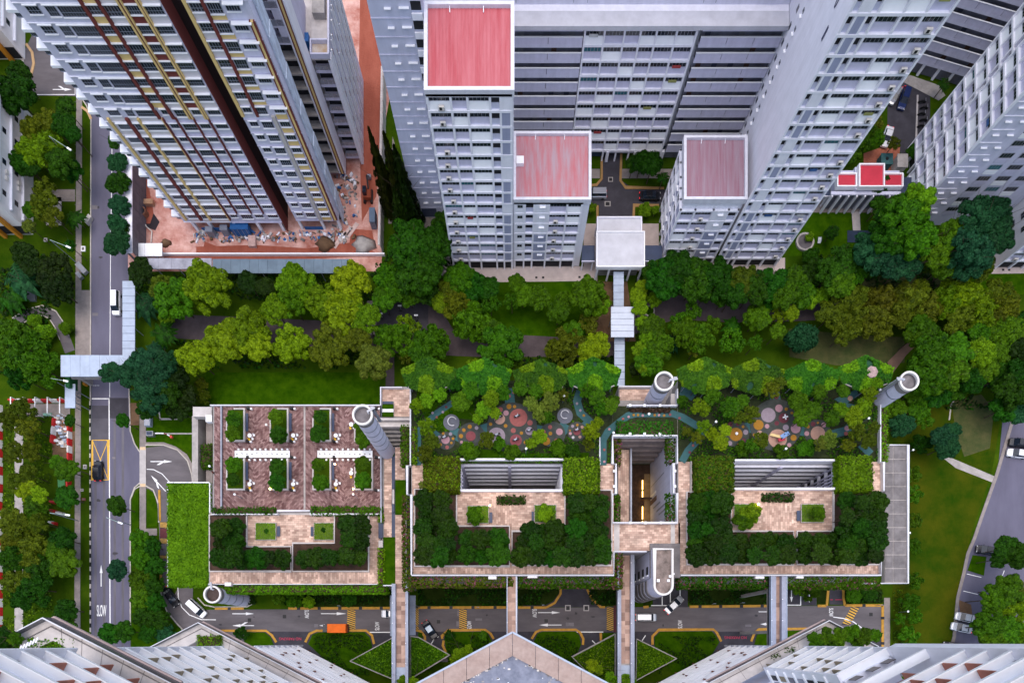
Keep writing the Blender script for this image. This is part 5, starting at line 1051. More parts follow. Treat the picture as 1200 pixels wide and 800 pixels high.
# ---- footbridges
def bridge(label, x0, x1, y0, y1, z, wl=2, wr=2, pm=None, endgrey=0, m=TANV):
    X0, Y1_ = W(x0, y0, z); X1, Y0_ = W(x1, y1, z); r = thing('footbridge', label, 'footbridge', ((X0+X1)/2, Y1_, 0), 'footbridges from the podium')
    b = MB(); b.box(X0, X1, Y0_, Y1_, z-.9, z, CONC); b.build('deck', r)
    ln = Y1_-Y0_; n = max(3, int(ln/.85)); a, c = X0+PL(wl, z), X1-PL(wr, z)
    cols = 2 if c-a > 1.4 else 1
    for i in range(n):
        if endgrey and i < n*endgrey: continue
        for j in range(cols):
            mm = (mat('tan_slab_light', (.50, .34, .27), .9, .15, .8), mat('tan_slab_mid', (.38, .25, .20), .9, .15, .8), mat('tan_slab_dark', (.26, .165, .13), .9, .15, .8))[RNG.choice((0, 0, 1, 1, 1, 2))]
            b = MB(); b.box(a+(c-a)*j/cols+.012, a+(c-a)*(j+1)/cols-.012, Y0_+ln*i/n+.012, Y0_+ln*(i+1)/n-.012, z, z+.04, mm); b.build('paving_slab', r)
    if endgrey: b = MB(); b.box(a, c, Y0_, Y0_+ln*endgrey, z, z+.05, PBL); b.build('end_plate', r)
    for (p, q) in ((X0, a), (c, X1)):
        b = MB(); b.box(p, q, Y0_, Y1_, z-.6, z+.95, pm or mat('bridge_grey_paint', (.30, .32, .40), .5, .12, 1)); b.build('parapet', r)
        b = MB(); b.box(p-.03, p+.1 if p == X0 else q+.03, Y0_, Y1_, z+.95, z+1.05, PBL) if p == X0 else b.box(q-.1, q+.03, Y0_, Y1_, z+.95, z+1.05, PBL); b.build('handrail', r)
        for i in range(int(ln/4)): b = MB(); b.box(p+.02, p+.16, Y0_+2+i*4, Y0_+2.16+i*4, z+.96, z+1.15, WHT2); b.build('light_post', r)
    b = MB(); b.box((X0+X1)/2-.4, (X0+X1)/2+.4, Y0_+ln*.25, Y0_+ln*.25+.6, 0, z-.9, CONC); b.box((X0+X1)/2-.4, (X0+X1)/2+.4, Y0_+ln*.8, Y0_+ln*.8+.6, 0, z-.9, CONC); b.build('pier', r)
    return r
bridge('tan-paved footbridge at the left with blue-grey roofs on both sides', 460.5, 479, 684, 812, 12, 4, 3, endgrey=.24)
bridge('narrow pale footbridge ending at the roof corner with the peeling grey deck', 594, 606, 674, 742, 17.5, .8, 1.6, RIM)
bridge('longest tan footbridge beside the rounded concrete stair tower', 723, 742, 647, 812, 12, 4, 4, endgrey=.2)
bridge('blue-grey footbridge with narrow tan path at the right', 901, 919.5, 674, 764, 17.5, 6, 6)
for lab, x0, x1, y0, y1, n in (('ribbed grey roof left of the leftmost footbridge', 457, 460.3, 697, 745, 7), ('ribbed grey roof right of the leftmost footbridge', 479.8, 487, 697, 744, 7)):
    walkroof('walkway_roof', lab, x0, x1, y0, y1, 6, mat('slate_blue_roof', (.20, .23, .30), .5, .12, .8), 1.2, cat='walkway roof')
# triangular green roofs either side of the bridges
def tri(label, px, z, m=None):
    P = [W(x, y, z) for x, y in px]; cx = sum(p[0] for p in P)/len(P); cy = sum(p[1] for p in P)/len(P)
    r = thing('green_roof_canopy', label, 'green roof', (cx, cy, 0), 'triangular grass roofs'); b = MB(); b.prism(P, z-.7, z-.1, PWALL); b.build('slab', r); b = MB(); b.prism([(cx+(p[0]-cx)*.95, cy+(p[1]-cy)*.95) for p in P], z-.1, z, LAWN); b.build('turf', r)
    b = MB(); e_ = sorted(range(3), key=lambda i: abs(P[i-1][0]-P[i][0]) < .5)[:2] if len(P) == 3 else range(1, len(P))
    for i in e_: b.ribbon([P[i-1], P[i]], .16, z-.7, z+.12, CONC)
    b.build('edge_beam', r); g_ = MB(); n = 0
    xs = [p[0] for p in P]; ys = [p[1] for p in P]
    def inside(x, y):
        c = False
        for i in range(len(P)):
            (xa, ya), (xb, yb) = P[i-1], P[i]
            if (ya > y) != (yb > y) and x < (xb-xa)*(y-ya)/(yb-ya)+xa: c = not c
        return c
    while n < 2600:
        x, y = RNG.uniform(min(xs), max(xs)), RNG.uniform(min(ys), max(ys)); n += 1
        if inside(cx+(x-cx)*1.08, cy+(y-cy)*1.08): g_.leaf((x, y, z+RNG.uniform(0, .2)), (RNG.gauss(0, .5), RNG.gauss(0, .5), 1), RNG.uniform(.15, .35), LF_ROOF if RNG.random() < .35 else LF_HEDGE)
    stuff(g_.build('grass', r))
    b = MB(); b.cyl(cx, cy, .4, 0, z-.7, CONC, 8); b.build('pillar', r)
tri('triangular grass roof left of the leftmost footbridge', [(410, 774), (459.5, 747), (459.5, 795)], 6); tri('triangular grass roof right of the leftmost footbridge', [(481, 745), (490, 746), (527, 767), (481, 795)], 6)
tri('triangular grass roof left of the longest footbridge', [(670, 769), (721, 742), (721, 800), (700, 800)], 6); tri('triangular grass roof right of the longest footbridge', [(746, 748), (793, 771), (745, 797)], 6)
# ---- hexagonal planted shelters
def shelter(cx, label, dy=0, bald=0):
    z = 21.2; C_ = Vector((*W(cx, 439+dy, z+1.4), z+1.4)); P = [V3(cx+dx, 439+dy+y, z+dz) for dx, y, dz in ((0, -19, .3), (31, -5, 0), (25, 13, -.3), (0, 22, 0), (-25, 13, -.3), (-31, -5, 0))]
    r = thing('planted_shelter', label, 'garden shelter', (C_.x, C_.y, ZP), 'ivy-covered garden shelters'); rf = MB(); ivy = MB()
    for i in range(6):
        a, c = P[i], P[(i+1) % 6]; rf.face([a, C_, c], mat('green_shade_mesh', (.012, .060, .026), .8, .25, .8)) ; rf.face([a-Vector((0, 0, .15)), c-Vector((0, 0, .15)), C_-Vector((0, 0, .15))], STEEL); rf.face([a, c, c-Vector((0, 0, .15)), a-Vector((0, 0, .15))], STEEL)
        nn = (C_-a).cross(c-a); nn = nn if nn.z > 0 else -nn
        for k in range(1000):
            u, v = RNG.random(), RNG.random()
            if u+v > 1: u, v = 1-u, 1-v
            p = C_+(a-C_)*u*1.06+(c-C_)*v*1.06
            q_ = math.sin(p.x*.9+cx)*math.cos(p.y*.8)
            if q_ > .97-bald*.6: continue
            ivy.leaf(p+Vector((0, 0, RNG.uniform(.0, .35))), nn.normalized()+Vector((RNG.gauss(0, .4), RNG.gauss(0, .4), 0)), RNG.uniform(.22, .5), LF_BRIGHT if q_ < -.25 else LF_IVY)
        b = MB(); b.tube((a.x*.9+C_.x*.1, a.y*.9+C_.y*.1, ZP), (a.x*.9+C_.x*.1, a.y*.9+C_.y*.1, a.z), .09, STEEL); b.build('post', r)
    eb = MB(); eb.ribbon([tuple(p) for p in P], .14, z-.3, z-.05, CONC, closed=True); eb.build('edge_beam', r); rf.build('roof', r); stuff(ivy.build('ivy', r))
    if bald > .3:
        b = MB(); p = C_+Vector((1.2, .2, -.02)); b.cyl(p.x, p.y, 1.1, p.z-.2, p.z+.12, mat('bare_pinkish_roof', (.34, .24, .23), .9, .3, 1.5), 7); b.build('bare_patch', r)
for i, (cx, dy, bd) in enumerate(((503, 0, 0), (567, 1, .2), (634, 2, .1), (695, 0, .15), (826, 0, .15), (886, 1, .25), (951, 2, .1), (1014, -2, .4))):
    shelter(cx, 'ivy-covered hexagonal garden shelter, %s from the left along the podium edge' % ORD[i], dy, bd)
# ---- hedges and planted boxes
for x0, x1, y0, y1, lab, m, m2 in ((497, 537, 535, 575, 'brownish scrubby planted box left of the left light well', LF_OLIVE, LF_BRIGHT), (662, 702, 536, 576, 'bright green planted box right of the left light well', LF_BRIGHT, LF_HEDGE), (817, 860, 534, 575, 'dull green planted box left of the right light well', LF_OLIVE, LF_HEDGE), (985, 1023, 534, 574, 'yellow-green planted box right of the right light well', LF_BRIGHT, LF_ROOF)):
    hedge((x0, x1, y0, y1), ZP, 2.3, lab, m, 'planted box', 'planted boxes beside the light wells', 60, .32, 'planted_box', m2, .3)
H_ = [((249, 321, 594, 601), ZL-.2, 1.0, 'long low hedge under the left half of the red plaza', LF_HEDGE), ((365, 447, 593, 602), ZL-.2, 1.0, 'long low hedge under the right half of the red plaza', LF_HEDGE), ((246, 452, 684.5, 694), 8.5, 2.5, 'long trailing hedge below the tan terrace of the lower wing', LF_ROOF),
      ((443.5, 448.5, 602, 611), ZL-.2, .9, 'small hedge block at the plaza corner', LF_BRIGHT), ((443.5, 449, 642, 684), ZL-.2, .9, 'narrow yellow-green hedge beside the dark lawn strip', LF_BRIGHT), ((470, 479.5, 498, 545), ZP-1, 1.2, 'dark trailing hedge left of the podium parapet', LF_HEDGE), ((481.6, 487, 500, 542), ZP, .9, 'neat light hedge just inside the podium parapet', LF_ROOF),
      ((583, 615, 580.5, 589), ZP, .8, 'low leafy hedge under the left light well', LF_DARK), ((895, 930, 577.5, 586), ZP, .8, 'low leafy hedge under the right light well', LF_DARK), ((724, 789, 493, 509), ZP, 1.0, 'lush green planting between the curved teal path and the void', LF_IVY),
      ((738, 786, 477, 483), ZP, .5, 'dark low planting above the curved teal path', LF_BRN), ((1033, 1041, 475, 540), ZP-1.5, 1.6, 'pale trailing hedge along the right podium edge', LF_ROOF), ((235, 249, 519, 547), 6.6, 1.4, 'square dark tree hedge beside the strip lights left of the plaza', LF_HEDGE)]
for px, z, h, lab, m in H_: hedge(px, z, h, lab, m)
def trailing(px, z0, z1, lab, m, m2, f2=.3): hedge(px, z0, z1-z0, lab, m, 'trailing plant', 'trailing plants over the parapets', 22, .36, 'trailing_plant', m2, f2, core=False)
for a in (((472, 482, 580, 690), ZP-2.5, ZP+.3, 'brown and pink trailing plants along the left parapet of the main podium', LF_OLIVE, LF_PINK, .15), ((483, 600, 675, 686), ZP-2.8, ZP-.2, 'pinkish trailing plants under the lower parapet, left of the pale footbridge', LF_OLIVE, LF_PINK, .2), ((607, 719, 675, 687), ZP-2.8, ZP-.2, 'green trailing plants under the lower parapet, right of the pale footbridge', LF_HEDGE, LF_PINK, .12), ((719.5, 729, 648, 688), ZP-2.5, ZP, 'pink trailing plants at the head of the longest footbridge', LF_OLIVE, LF_PINK, .25),
          ((797, 900, 675, 688), ZP-2.8, ZP-.2, 'green and pink trailing plants right of the rounded stair tower', LF_HEDGE, LF_PINK, .12), ((920, 1032, 675, 688), ZP-2.8, ZP-.2, 'green trailing plants right of the blue-grey footbridge', LF_HEDGE, LF_PINK, .1), ((719, 727, 512, 543), ZP-1.5, ZP-.1, 'magenta-flecked trailing plants in the upper left of the void', LF_OLIVE, LF_PINK, .2), ((719, 726, 579, 610), ZP-1.5, ZP-.1, 'trailing plants in the lower left of the void', LF_HEDGE, LF_PINK, .12), ((782, 793, 512, 542), ZP-1.2, ZP-.1, 'trailing plants in the upper right of the void', LF_HEDGE, LF_PINK, .12), ((782, 793, 578, 610), ZP-1.2, ZP-.1, 'trailing plants in the lower right of the void', LF_HEDGE, LF_PINK, .12)): trailing(*a)
# ================= towers at the bottom of the picture
TERRA = mat('terracotta_panel', (.42, .16, .11), .75, .15, .6); TANP = mat('khaki_panel', (.30, .24, .16), .75, .15, .6); RBR = mat('red_brown_panel', (.24, .085, .055), .75, .15, .6)
GLSRAIL = mat('dark_glass_rail', (.045, .055, .075), .25, .15, 1, spec=.5)
def tower(sx, name_lab):
    D_ = (sx*.887, -.462); N_ = (sx*.462, .887); O = (-sx*46.2, -1.5); UE = 12.0 if sx > 0 else 6.9
    t = thing('tower_block', name_lab, 'tower block', (O[0]+D_[0]*8-N_[0]*6, O[1]+D_[1]*8-N_[1]*6, 0), 'towers in the foreground')
    def Q(u, d): return (O[0]+u*D_[0]+d*N_[0], O[1]+u*D_[1]+d*N_[1])
    def bx(b, u0, u1, d0, d1, z0, z1, m): b.prism([Q(u0, d0), Q(u1, d0), Q(u1, d1), Q(u0, d1)], z0, z1, m)
    def part(nm, *a): b = MB(); bx(b, *a); return b.build(nm, t)
    part('wall', .3, 30, -9, -.2, 0, 27, WHT); part('wall', .3, 14, -9, -1.6, 27.03, 37, LAVL); zm = 64.4 if sx > 0 else 58.3; part('wall', .3, UE-.2, -9, -.2, 37.03, zm, WHT); part('wall', .3, 16, -9, -3.2, zm+.02, 68, LAVL); part('wall', .3, 16, -9, -.2, 68.02, 86, WHT)
    rg = random.Random(3)
    def floorset(z, u0, u1, dp, side, prob, glass=True, gw=1.6):
        part('sun_ledge', u0, u1, -.2, dp, z-.11, z+.11, WHT2); part('ledge_upstand', u0, u1, dp-.1, dp+.02, z+.11, z+.3, WHT2)
        if glass:
            u = u0+.8
            while u < u1-gw:
                b = MB(); bx(b, u, u+gw, -.21, -.14, z+.9, z+2.3, mat('brown_tint_glass', (.06, .045, .045), .3, .3, 1)); o = b.build('window', t)
                b = MB(); bx(b, u-.05, u+gw+.05, -.14, -.08, z+.8, z+.9, WHT2); b.build('window_sill', o) ; u += gw+rg.uniform(.7, 1.5)
        u = u0+rg.uniform(1.5, 4)
        while u < u1-.3:
            if rg.random() < prob: part('balcony_side', u, u+.14, -.2, dp-.12, z-2.6, z-.12, side)
            u += rg.uniform(1.8, 4.2)
    for k in range(8): floorset(5.6+2.8*k, 0, 30, .95, RBR, .55, glass=False)
    for k in range(10 if sx > 0 else 8): floorset(38+2.8*k, 0, UE, .95, TANP, .75, gw=1.1)
    part('end_wall', -.16, 0, -3, .95, 2, 26, WHT); part('end_wall', -.2, 0, -3, .95, 37, zm, WHT)
    if sx > 0:
        for k in range(6): floorset(69.4+2.8*k, 0, 14, .8, TERRA, .8)
        part('end_wall', -.2, 0, -5, .95, 68.2, 86, WHT)
    else:
        part('sun_ledge', 0, 14, -.25, .85, 64.2, 64.6, WHT2)
        for k in range(6): floorset(70+2.8*k, 0, 14, .8, TERRA, .8)
        part('end_wall', -.9, 0, -5, 1.05, zm+.05, 86, WHT)
        for k in range(2): part('pink_band', .6, 6, -3.3, -2.6, 60.2+k*2.5, 60.6+k*2.5, mat('pink_band_paint', (.50, .25, .21)))
    # return wall with drying racks at the inner end of the middle storeys
    part('return_wall', UE, UE+.25, -7, .9, 37, zm-.1, WHT)
    for k in range(7):
        for j in range(5): part('utility_window', UE+.26, UE+.33, -1.2-j*1.15, -.35-j*1.15, 38.6+2.8*k, 40.2+2.8*k, (BLK, TANP, GLS, STEEL, DARK)[(j*3+k) % 5])
        part('utility_sill', UE+.26, UE+.5, -7, .6, 38.2+2.8*k, 38.45+2.8*k, WHT2)
    return t, Q
tL, QL = tower(1, 'left foreground tower with white ledges and a long sky terrace'); tR, QR = tower(-1, 'right foreground tower with white ledges and terracotta panels')
def terrace(parent, px, z, inner, label, slab=None):
    """sky terrace: concrete deck behind a glass rail with white top; px = rail line in photo pixels"""
    P = [Vector(W(x, y, z+1.1)) for x, y in px]; I = [Vector(W(x, y, z)) for x, y in inner]
    r = thing('sky_terrace', label, 'sky terrace', (P[1].x, P[1].y, z), 'sky terraces on the foreground towers')
    b = MB(); b.prism([tuple(p) for p in P]+[tuple(p) for p in I[::-1]], z-.5, z, CONCL); b.build('deck', r)
    b = MB(); b.ribbon([tuple(p) for p in P], .1, z-1.0, z+1.05, GLSRAIL); b.build('glass_rail', r); b = MB(); b.ribbon([tuple(p) for p in P], .1, z+1.05, z+1.12, RIM); b.build('handrail', r)
    q = [p+(c-p)*.36 for p, c in zip(P, I)]; b = MB(); b.ribbon([tuple(p) for p in q], .09, z, z+.12, CONCD); b.build('channel', r)
    b = MB(); b.ribbon([tuple(p+(c-p)*-.06) for p, c in zip(P, I)], .16, z-.8, z-.45, mat('pinkish_coping', (.45, .34, .32))); b.build('outer_coping', r)
    n = 6
    for i in range(n): p = P[1].lerp(P[2], (i+.5)/n); c = I[1].lerp(I[2], (i+.5)/n); b = MB(); b.beam((p.x, p.y, z+.01), (c.x, c.y, z+.01), .05, .03, CONCD); b.build('deck_joint', r)
    return r
terrace(tL, [(14, 742), (49.5, 723.5), (202, 801)], 65.6, [(22, 770), (62, 750), (196, 822)], 'upper concrete sky terrace with dark glass rail, left foreground tower')
terrace(tL, [(176, 757.5), (232, 729), (372, 801)], 34.6, [(190, 772), (236, 748), (360, 815)], 'lower concrete sky terrace jutting over the service road bend, left tower')
terrace(tR, [(1030, 757), (972, 726.5), (832, 799)], 34.6, [(1014, 770), (968, 745), (844, 813)], 'lower concrete sky terrace jutting over the yellow hatching, right tower')
for lab, px, z, h in (('rounded yellow-green shrub bed on the upper left sky terrace', (31, 86, 746, 768), 64.8, .8), ('small grass planter right of the shrub bed on the upper left terrace', (108, 127, 773, 781), 63.5, .3), ('lower small grass planter beside the upper left terrace walkway', (133, 146, 787, 791), 63.5, .3),
                      ('low green shrub bed on the lower left sky terrace', (230, 258, 744, 758), 34.4, .8), ('low green planter on the right sky terrace, upper one', (918, 931, 757, 764), 34.4, .4), ('low green planter on the right sky terrace, lower one', (902, 915, 766, 772), 34.4, .4)):
    hedge(px, z, h, lab, LF_BRIGHT if 'shrub' in lab else LF_HEDGE, 'planter', dens=70 if z > 60 else 40, size=.22)
r = thing('pergola', 'small white pergola with slatted top beside the terrace shrub bed', 'pergola', V3(34, 753, 65)); p, q = V3(24, 759, 67.2), V3(43, 749.5, 67.2)
for i in range(6): c = p.lerp(q, i/5); d = Vector((.14, .28, 0)); b = MB(); b.beam(c-d, c+d, .16, .06, WHT); b.build('slat', r)
for s in (.1, .9): c = p.lerp(q, s); b = MB(); b.box(c.x-.04, c.x+.04, c.y-.04, c.y+.04, 65.6, 67.15, ALU); b.build('post', r)
# centre tower roof
CTW = thing('tower_block', 'central tower roof with peeling blue-grey waterproofing and beige parapet', 'tower block', (0, -4, 0), 'towers in the foreground')
zc = 30.0
PO = [W(x, y, zc) for x, y in ((600.5, 740), (735, 812), (735, 990), (465, 990), (465, 812))]
b = MB(); b.prism(PO, 0, zc-.6, LAVL); b.build('wall', CTW)
PEEL = mat('peeling_blue_membrane', (.13, .145, .195), .7, .3, .7, col2=(.23, .245, .31), bump=.3, bscale=2)
b = MB(); b.prism([W(x, y, zc) for x, y in ((600.5, 755), (735, 827), (735, 990), (465, 990), (465, 827))], zc-.6, zc-.5, PEEL); b.build('roof', CTW)
BEIG = mat('weathered_beige_parapet', (.34, .245, .21), .85, .2, .5, col2=(.42, .32, .28), stain=.15)
for s in (-1, 1):
    A = [Vector(W(600.5+s*(a-600.5), y, zc)) for a, y in ((600.5, 741.5), (735, 813.5), (735, 839), (600.5, 768))]
    n = 5
    for i in range(n):
        q = [A[0].lerp(A[1], i/n+.002), A[0].lerp(A[1], (i+1)/n-.002), A[3].lerp(A[2], (i+1)/n-.002), A[3].lerp(A[2], i/n+.002)]
        b = MB(); b.prism([tuple(v) for v in q], zc-.49, zc-.05, BEIG); b.build('parapet_slab', CTW)
    b = MB(); b.ribbon([W(600.5, 740.3, zc), W(600.5+s*134.5, 812.3, zc)], .32, zc-.6, zc+.12, PBL); b.build('parapet_flashing', CTW)
    b = MB(); rr = random.Random(9+s)
    for i in range(26):
        c = A[3].lerp(A[2], rr.random()); w_ = rr.uniform(.05, .3); b.box(c.x-w_, c.x+w_, c.y-.25+rr.uniform(-.1, .1), c.y-.02, zc-.5, zc-.44, rr.choice([CONCD, PLAST, CONCL]))
    b.build('peeled_edge', CTW)
b = MB(); rr = random.Random(4)
for i in range(30): x, y = W(rr.uniform(540, 660), rr.uniform(775, 800), zc); s_ = rr.uniform(.05, .22); b.box(x-s_, x+s_, y-s_*.6, y+s_*.6, zc-.5, zc-.46, rr.choice([PLAST, CONC, WHT2]))
b.build('membrane_scrap', CTW)
# ================= trees
def crown(seed, lobes, leaves, size, flat=.8, spread=.62, lr=(.34, .5), asp=1.4, jit=.45, droop=0):
    """unit-radius crown: leaf-sized faces on the shells of several lobes"""
    rg = random.Random(seed); b = MB(); m = LF_HEDGE; L_ = []
    for i in range(lobes):
        a = 2.4*i+rg.uniform(-.4, .4); d = spread*math.sqrt((i+.4)/lobes); z = flat*(.55-.55*d*d)+rg.uniform(-.14, .14)
        L_.append((d*math.cos(a), d*math.sin(a), z, rg.uniform(*lr)))
    for (x, y, z, r) in L_:
        for k in range(leaves//lobes):
            u = Vector((rg.gauss(0, 1), rg.gauss(0, 1), rg.gauss(.45, .9))).normalized(); q = r*(1-.35*rg.random()**2.2)
            p = Vector((x, y, z))+Vector((u.x*q, u.y*q, u.z*q*.8-droop*q*rg.random()))
            n = u+Vector((rg.gauss(0, jit), rg.gauss(0, jit), rg.gauss(.35, jit)))
            b.leaf(p, n, size*rg.uniform(.6, 1.35), m, asp)
    return b.mesh('crown')
def cone(seed, leaves, size, tiers=9):
    rg = random.Random(seed); b = MB()
    for i in range(leaves):
        t = rg.random()**.75; z = t*2.6-.3; rr = (1-t)**.8*(.85+.3*math.sin(tiers*t*6.28+rg.uniform(-.5, .5))); a = rg.uniform(0, 6.283)
        rr *= (.8+.2*math.sin(a*5+seed))*(1-.3*rg.random()**2)
        b.leaf((rr*math.cos(a), rr*math.sin(a), z), (math.cos(a)+rg.gauss(0, .4), math.sin(a)+rg.gauss(0, .4), .6+rg.gauss(0, .3)), size*rg.uniform(.6, 1.3), LF_HEDGE)
    return b.mesh('crown')
def palm(seed, fr=16, wide=.16):
    rg = random.Random(seed); b = MB()
    for i in range(fr):
        a = 6.283*i/fr+rg.uniform(-.15, .15); L_ = rg.uniform(.75, 1.1); up = rg.uniform(.15, .7); pr = None; n = 7
        for k in range(n+1):
            t = k/n; c = Vector((math.cos(a)*L_*t, math.sin(a)*L_*t, up*t-1.1*up*t*t-.25*t*t)); w = wide*math.sin(math.pi*min(1, t*.9+.1))+.01
            s = Vector((-math.sin(a), math.cos(a), 0))*w
            if pr:
                b.face([pr[0]+pr[1], pr[0], c, c+s-Vector((0, 0, w*.4))], LF_HEDGE); b.face([pr[0], pr[0]-pr[1], c-s-Vector((0, 0, w*.4)), c], LF_HEDGE)
            pr = (c, s)
    return b.mesh('crown')
CR = {'round': [crown(s, 24, 5600, .13, spread=.74, lr=(.17, .3)) for s in (1, 2, 3)], 'big': [crown(s, 48, 9000, .095, spread=.82, lr=(.13, .24)) for s in (4, 5, 6)], 'cloud': [crown(s, 44, 8600, .08, spread=.82, lr=(.13, .22), flat=.95) for s in (7, 8, 9)],
      'feather': [crown(s, 34, 4800, .09, spread=.85, lr=(.1, .24), asp=2.2, jit=.6) for s in (10, 11, 12)], 'glossy': [crown(s, 13, 2600, .19, spread=.72, lr=(.2, .36), asp=1.8) for s in (13, 14, 15, 16)],
      'cone': [cone(s, 5600, .15) for s in (17, 18)], 'palm': [palm(s) for s in (19, 20)], 'banana': [palm(21, 11, .2)], 'sparse': [crown(s, 14, 1500, .1, spread=.75, lr=(.16, .3), jit=.7) for s in (22, 23)], 'willow': [crown(s, 16, 6500, .07, spread=.66, lr=(.26, .4), asp=3, droop=.7) for s in (24, 25)]}
def trunkmesh(h, r, forks=4, seed=0):
    rg = random.Random(seed); b = MB(); bark = mat('bark', (.075, .05, .035), .95, .3, 2)
    b.tube((0, 0, 0), (0, 0, h), r, bark, 7, r*.6)
    for i in range(forks):
        a = 6.283*i/forks+rg.uniform(-.4, .4); b.tube((0, 0, h*.75), (math.cos(a)*h*.38, math.sin(a)*h*.38, h*(1.15+.2*rg.random())), r*.45, bark, 5, r*.15)
    return b.mesh('trunk')
LF_MID = leafmat('mid_green_leaf', (0.0054, 0.0304, 0.0007), (0.0644, 0.1662, 0.0028), .8, .25); LF_YEL = leafmat('yellow_green_leaf', (0.0270, 0.0665, 0.0007), (0.2162, 0.3230, 0.0049), .8, .15); LF_BLU = leafmat('bluish_leaf', (0.0018, 0.0171, 0.0067), (0.0202, 0.0931, 0.0315), .8, .25)
LF_LIGHT = leafmat('light_green_leaf', (0.0162, 0.0522, 0.0007), (0.1518, 0.2707, 0.0042), .8, .2); LF_OLB = leafmat('olive_brown_leaf', (0.0180, 0.0256, 0.0007), (0.1242, 0.1425, 0.0070), .8, .25); LF_DKG = leafmat('deep_green_leaf', (0.0018, 0.0152, 0.0007), (0.0239, 0.0950, 0.0028), .8, .25); LF_FIR = leafmat('conifer_leaf', (0.0036, 0.0095, 0.0010), (0.0322, 0.0333, 0.0035), .5, .2); LF_PALE = leafmat('pale_green_leaf', (0.0198, 0.0475, 0.0035), (0.1564, 0.2185, 0.0227), .8, .2)
LFM = {'mid': LF_MID, 'yel': LF_YEL, 'blu': LF_BLU, 'lig': LF_LIGHT, 'olb': LF_OLB, 'dkg': LF_DKG, 'oli': LF_OLIVE, 'fir': LF_FIR, 'glo': LF_DARK, 'pal': LF_PALE, 'bri': LF_BRIGHT, 'shd': LF_SHADE}
COLW = {'mid': 'mid green', 'yel': 'yellow-green', 'blu': 'bluish green', 'lig': 'light green', 'olb': 'olive brown', 'dkg': 'deep green', 'oli': 'olive green', 'fir': 'dark brownish', 'glo': 'dark glossy', 'pal': 'pale green', 'bri': 'bright green', 'shd': 'very dark'}
SHW = {'round': 'rounded tree', 'big': 'broad many-lobed tree', 'cloud': 'dense domed tree', 'feather': 'feathery tree', 'glossy': 'bushy shrub', 'cone': 'tall conical tree', 'palm': 'palm', 'banana': 'banana plant', 'sparse': 'thin sapling', 'willow': 'drooping tree'}
HT = {'round': 5.6, 'big': 8, 'cloud': 7.5, 'feather': 6, 'glossy': 3.4, 'cone': 4, 'palm': 6, 'banana': 3.5, 'sparse': 5, 'willow': 7}
TREES = {}
TN = 0
def trees(group, place, txt, z0=0, vs=1.0, hs=1.0):
    """rows of 'x y radius_px shape colour [height]' in photo pixels; labelled by kind and by order from the left"""
    global TN
    rows = [l.split() for l in txt.replace('\n', ',').split(',') if l.strip()]; rows.sort(key=lambda a: float(a[0]))
    cnt = {}
    for a in rows: cnt[(a[3], a[4])] = cnt.get((a[3], a[4]), 0)+1
    seen = {}
    for a in rows:
        px, py, r = map(float, a[:3]); r *= .76 if z0 == ZP and a[3] != 'glossy' else 1; sh, co = a[3], a[4]; h = (float(a[5]) if len(a) > 5 else HT[sh])*hs
        zc = z0+h; x, y = W(px, py, zc); R_ = PL(r, zc); k = (sh, co); seen[k] = seen.get(k, 0)+1
        lab = '%s %s %s' % (COLW[co], SHW[sh], place) if cnt[k] == 1 else '%s %s %s, %s from left' % (COLW[co], SHW[sh], place, ORD[seen[k]-1])
        nm, ca = {'palm': ('palm_tree', 'palm'), 'banana': ('banana_plant', 'banana plant'), 'cone': ('conifer_tree', 'conifer'), 'glossy': ('shrub', 'shrub'), 'sparse': ('sapling', 'sapling')}.get(sh, ('tree', 'tree') if z0 == 0 else ('garden_tree', 'garden tree'))
        t = thing(nm, lab, ca, (x, y, z0), group)
        TN += 1; rg = random.Random(TN*13+1); hh = max(.8, h-R_*.25)
        tm = proto(('trunk', round(hh), round(R_)), lambda: trunkmesh(1.0*round(hh) or .8, .05+.022*R_, 4, round(hh*7+R_)))
        put(tm, 'trunk', t, (x, y, z0))
        lst = CR[sh]; me = lst[TN % len(lst)]; sz = R_*1.06; s3 = (sz*rg.uniform(.92, 1.08), sz*rg.uniform(.92, 1.08), sz*vs*rg.uniform(.85, 1.1))
        zb = h-R_*.3 if sh not in ('cone',) else 1.2
        if sh == 'cone': s3 = (R_, R_, (h*2-1.2)/2.6)
        put(me, 'crown', t, (x, y, z0+max(.3, zb)), rg.uniform(0, 6.28), s3, LFM[co])
# --- park belt
trees('trees along the foot of the construction site', 'below the steel-blue hoarding roof', '240 334 31 cloud lig,204 349 27 cloud mid,190 338 18 round oli,345 332 25 cloud lig,340 352 20 cloud mid,322 362 18 cloud lig,410 330 25 cloud yel,402 362 30 cloud yel,428 372 18 cloud lig,376 352 20 cloud lig,228 418 21 big yel,262 398 26 big yel,290 386 26 big lig,300 404 18 big yel,340 402 23 cloud yel,385 406 25 cloud oli,437 424 23 big pal,420 398 16 cloud oli,165 318 16 round shd,166 352 22 banana blu 4,188 388 17 palm dkg 5,180 408 14 palm blu 4,196 372 10 glossy bri 2,290 330 14 round shd,310 335 12 round shd')
trees('dark trees beside the tallest red-roofed block', 'left of the tallest red-roofed block', '482 285 32 big dkg 10,508 285 24 big dkg 10,490 318 26 big dkg 9,520 262 14 round dkg 9,470 338 18 round mid,455 325 17 round mid,450 352 14 round mid,478 344 16 round mid,500 340 18 round dkg,445 345 10 round mid')
trees('conifers by the red clay site', 'at the right end of the clay site', '446 200 15 cone fir 12,462 204 16 cone fir 12,472 214 18 cone shd 11,478 238 17 cone shd 8,468 246 15 cone shd 7')
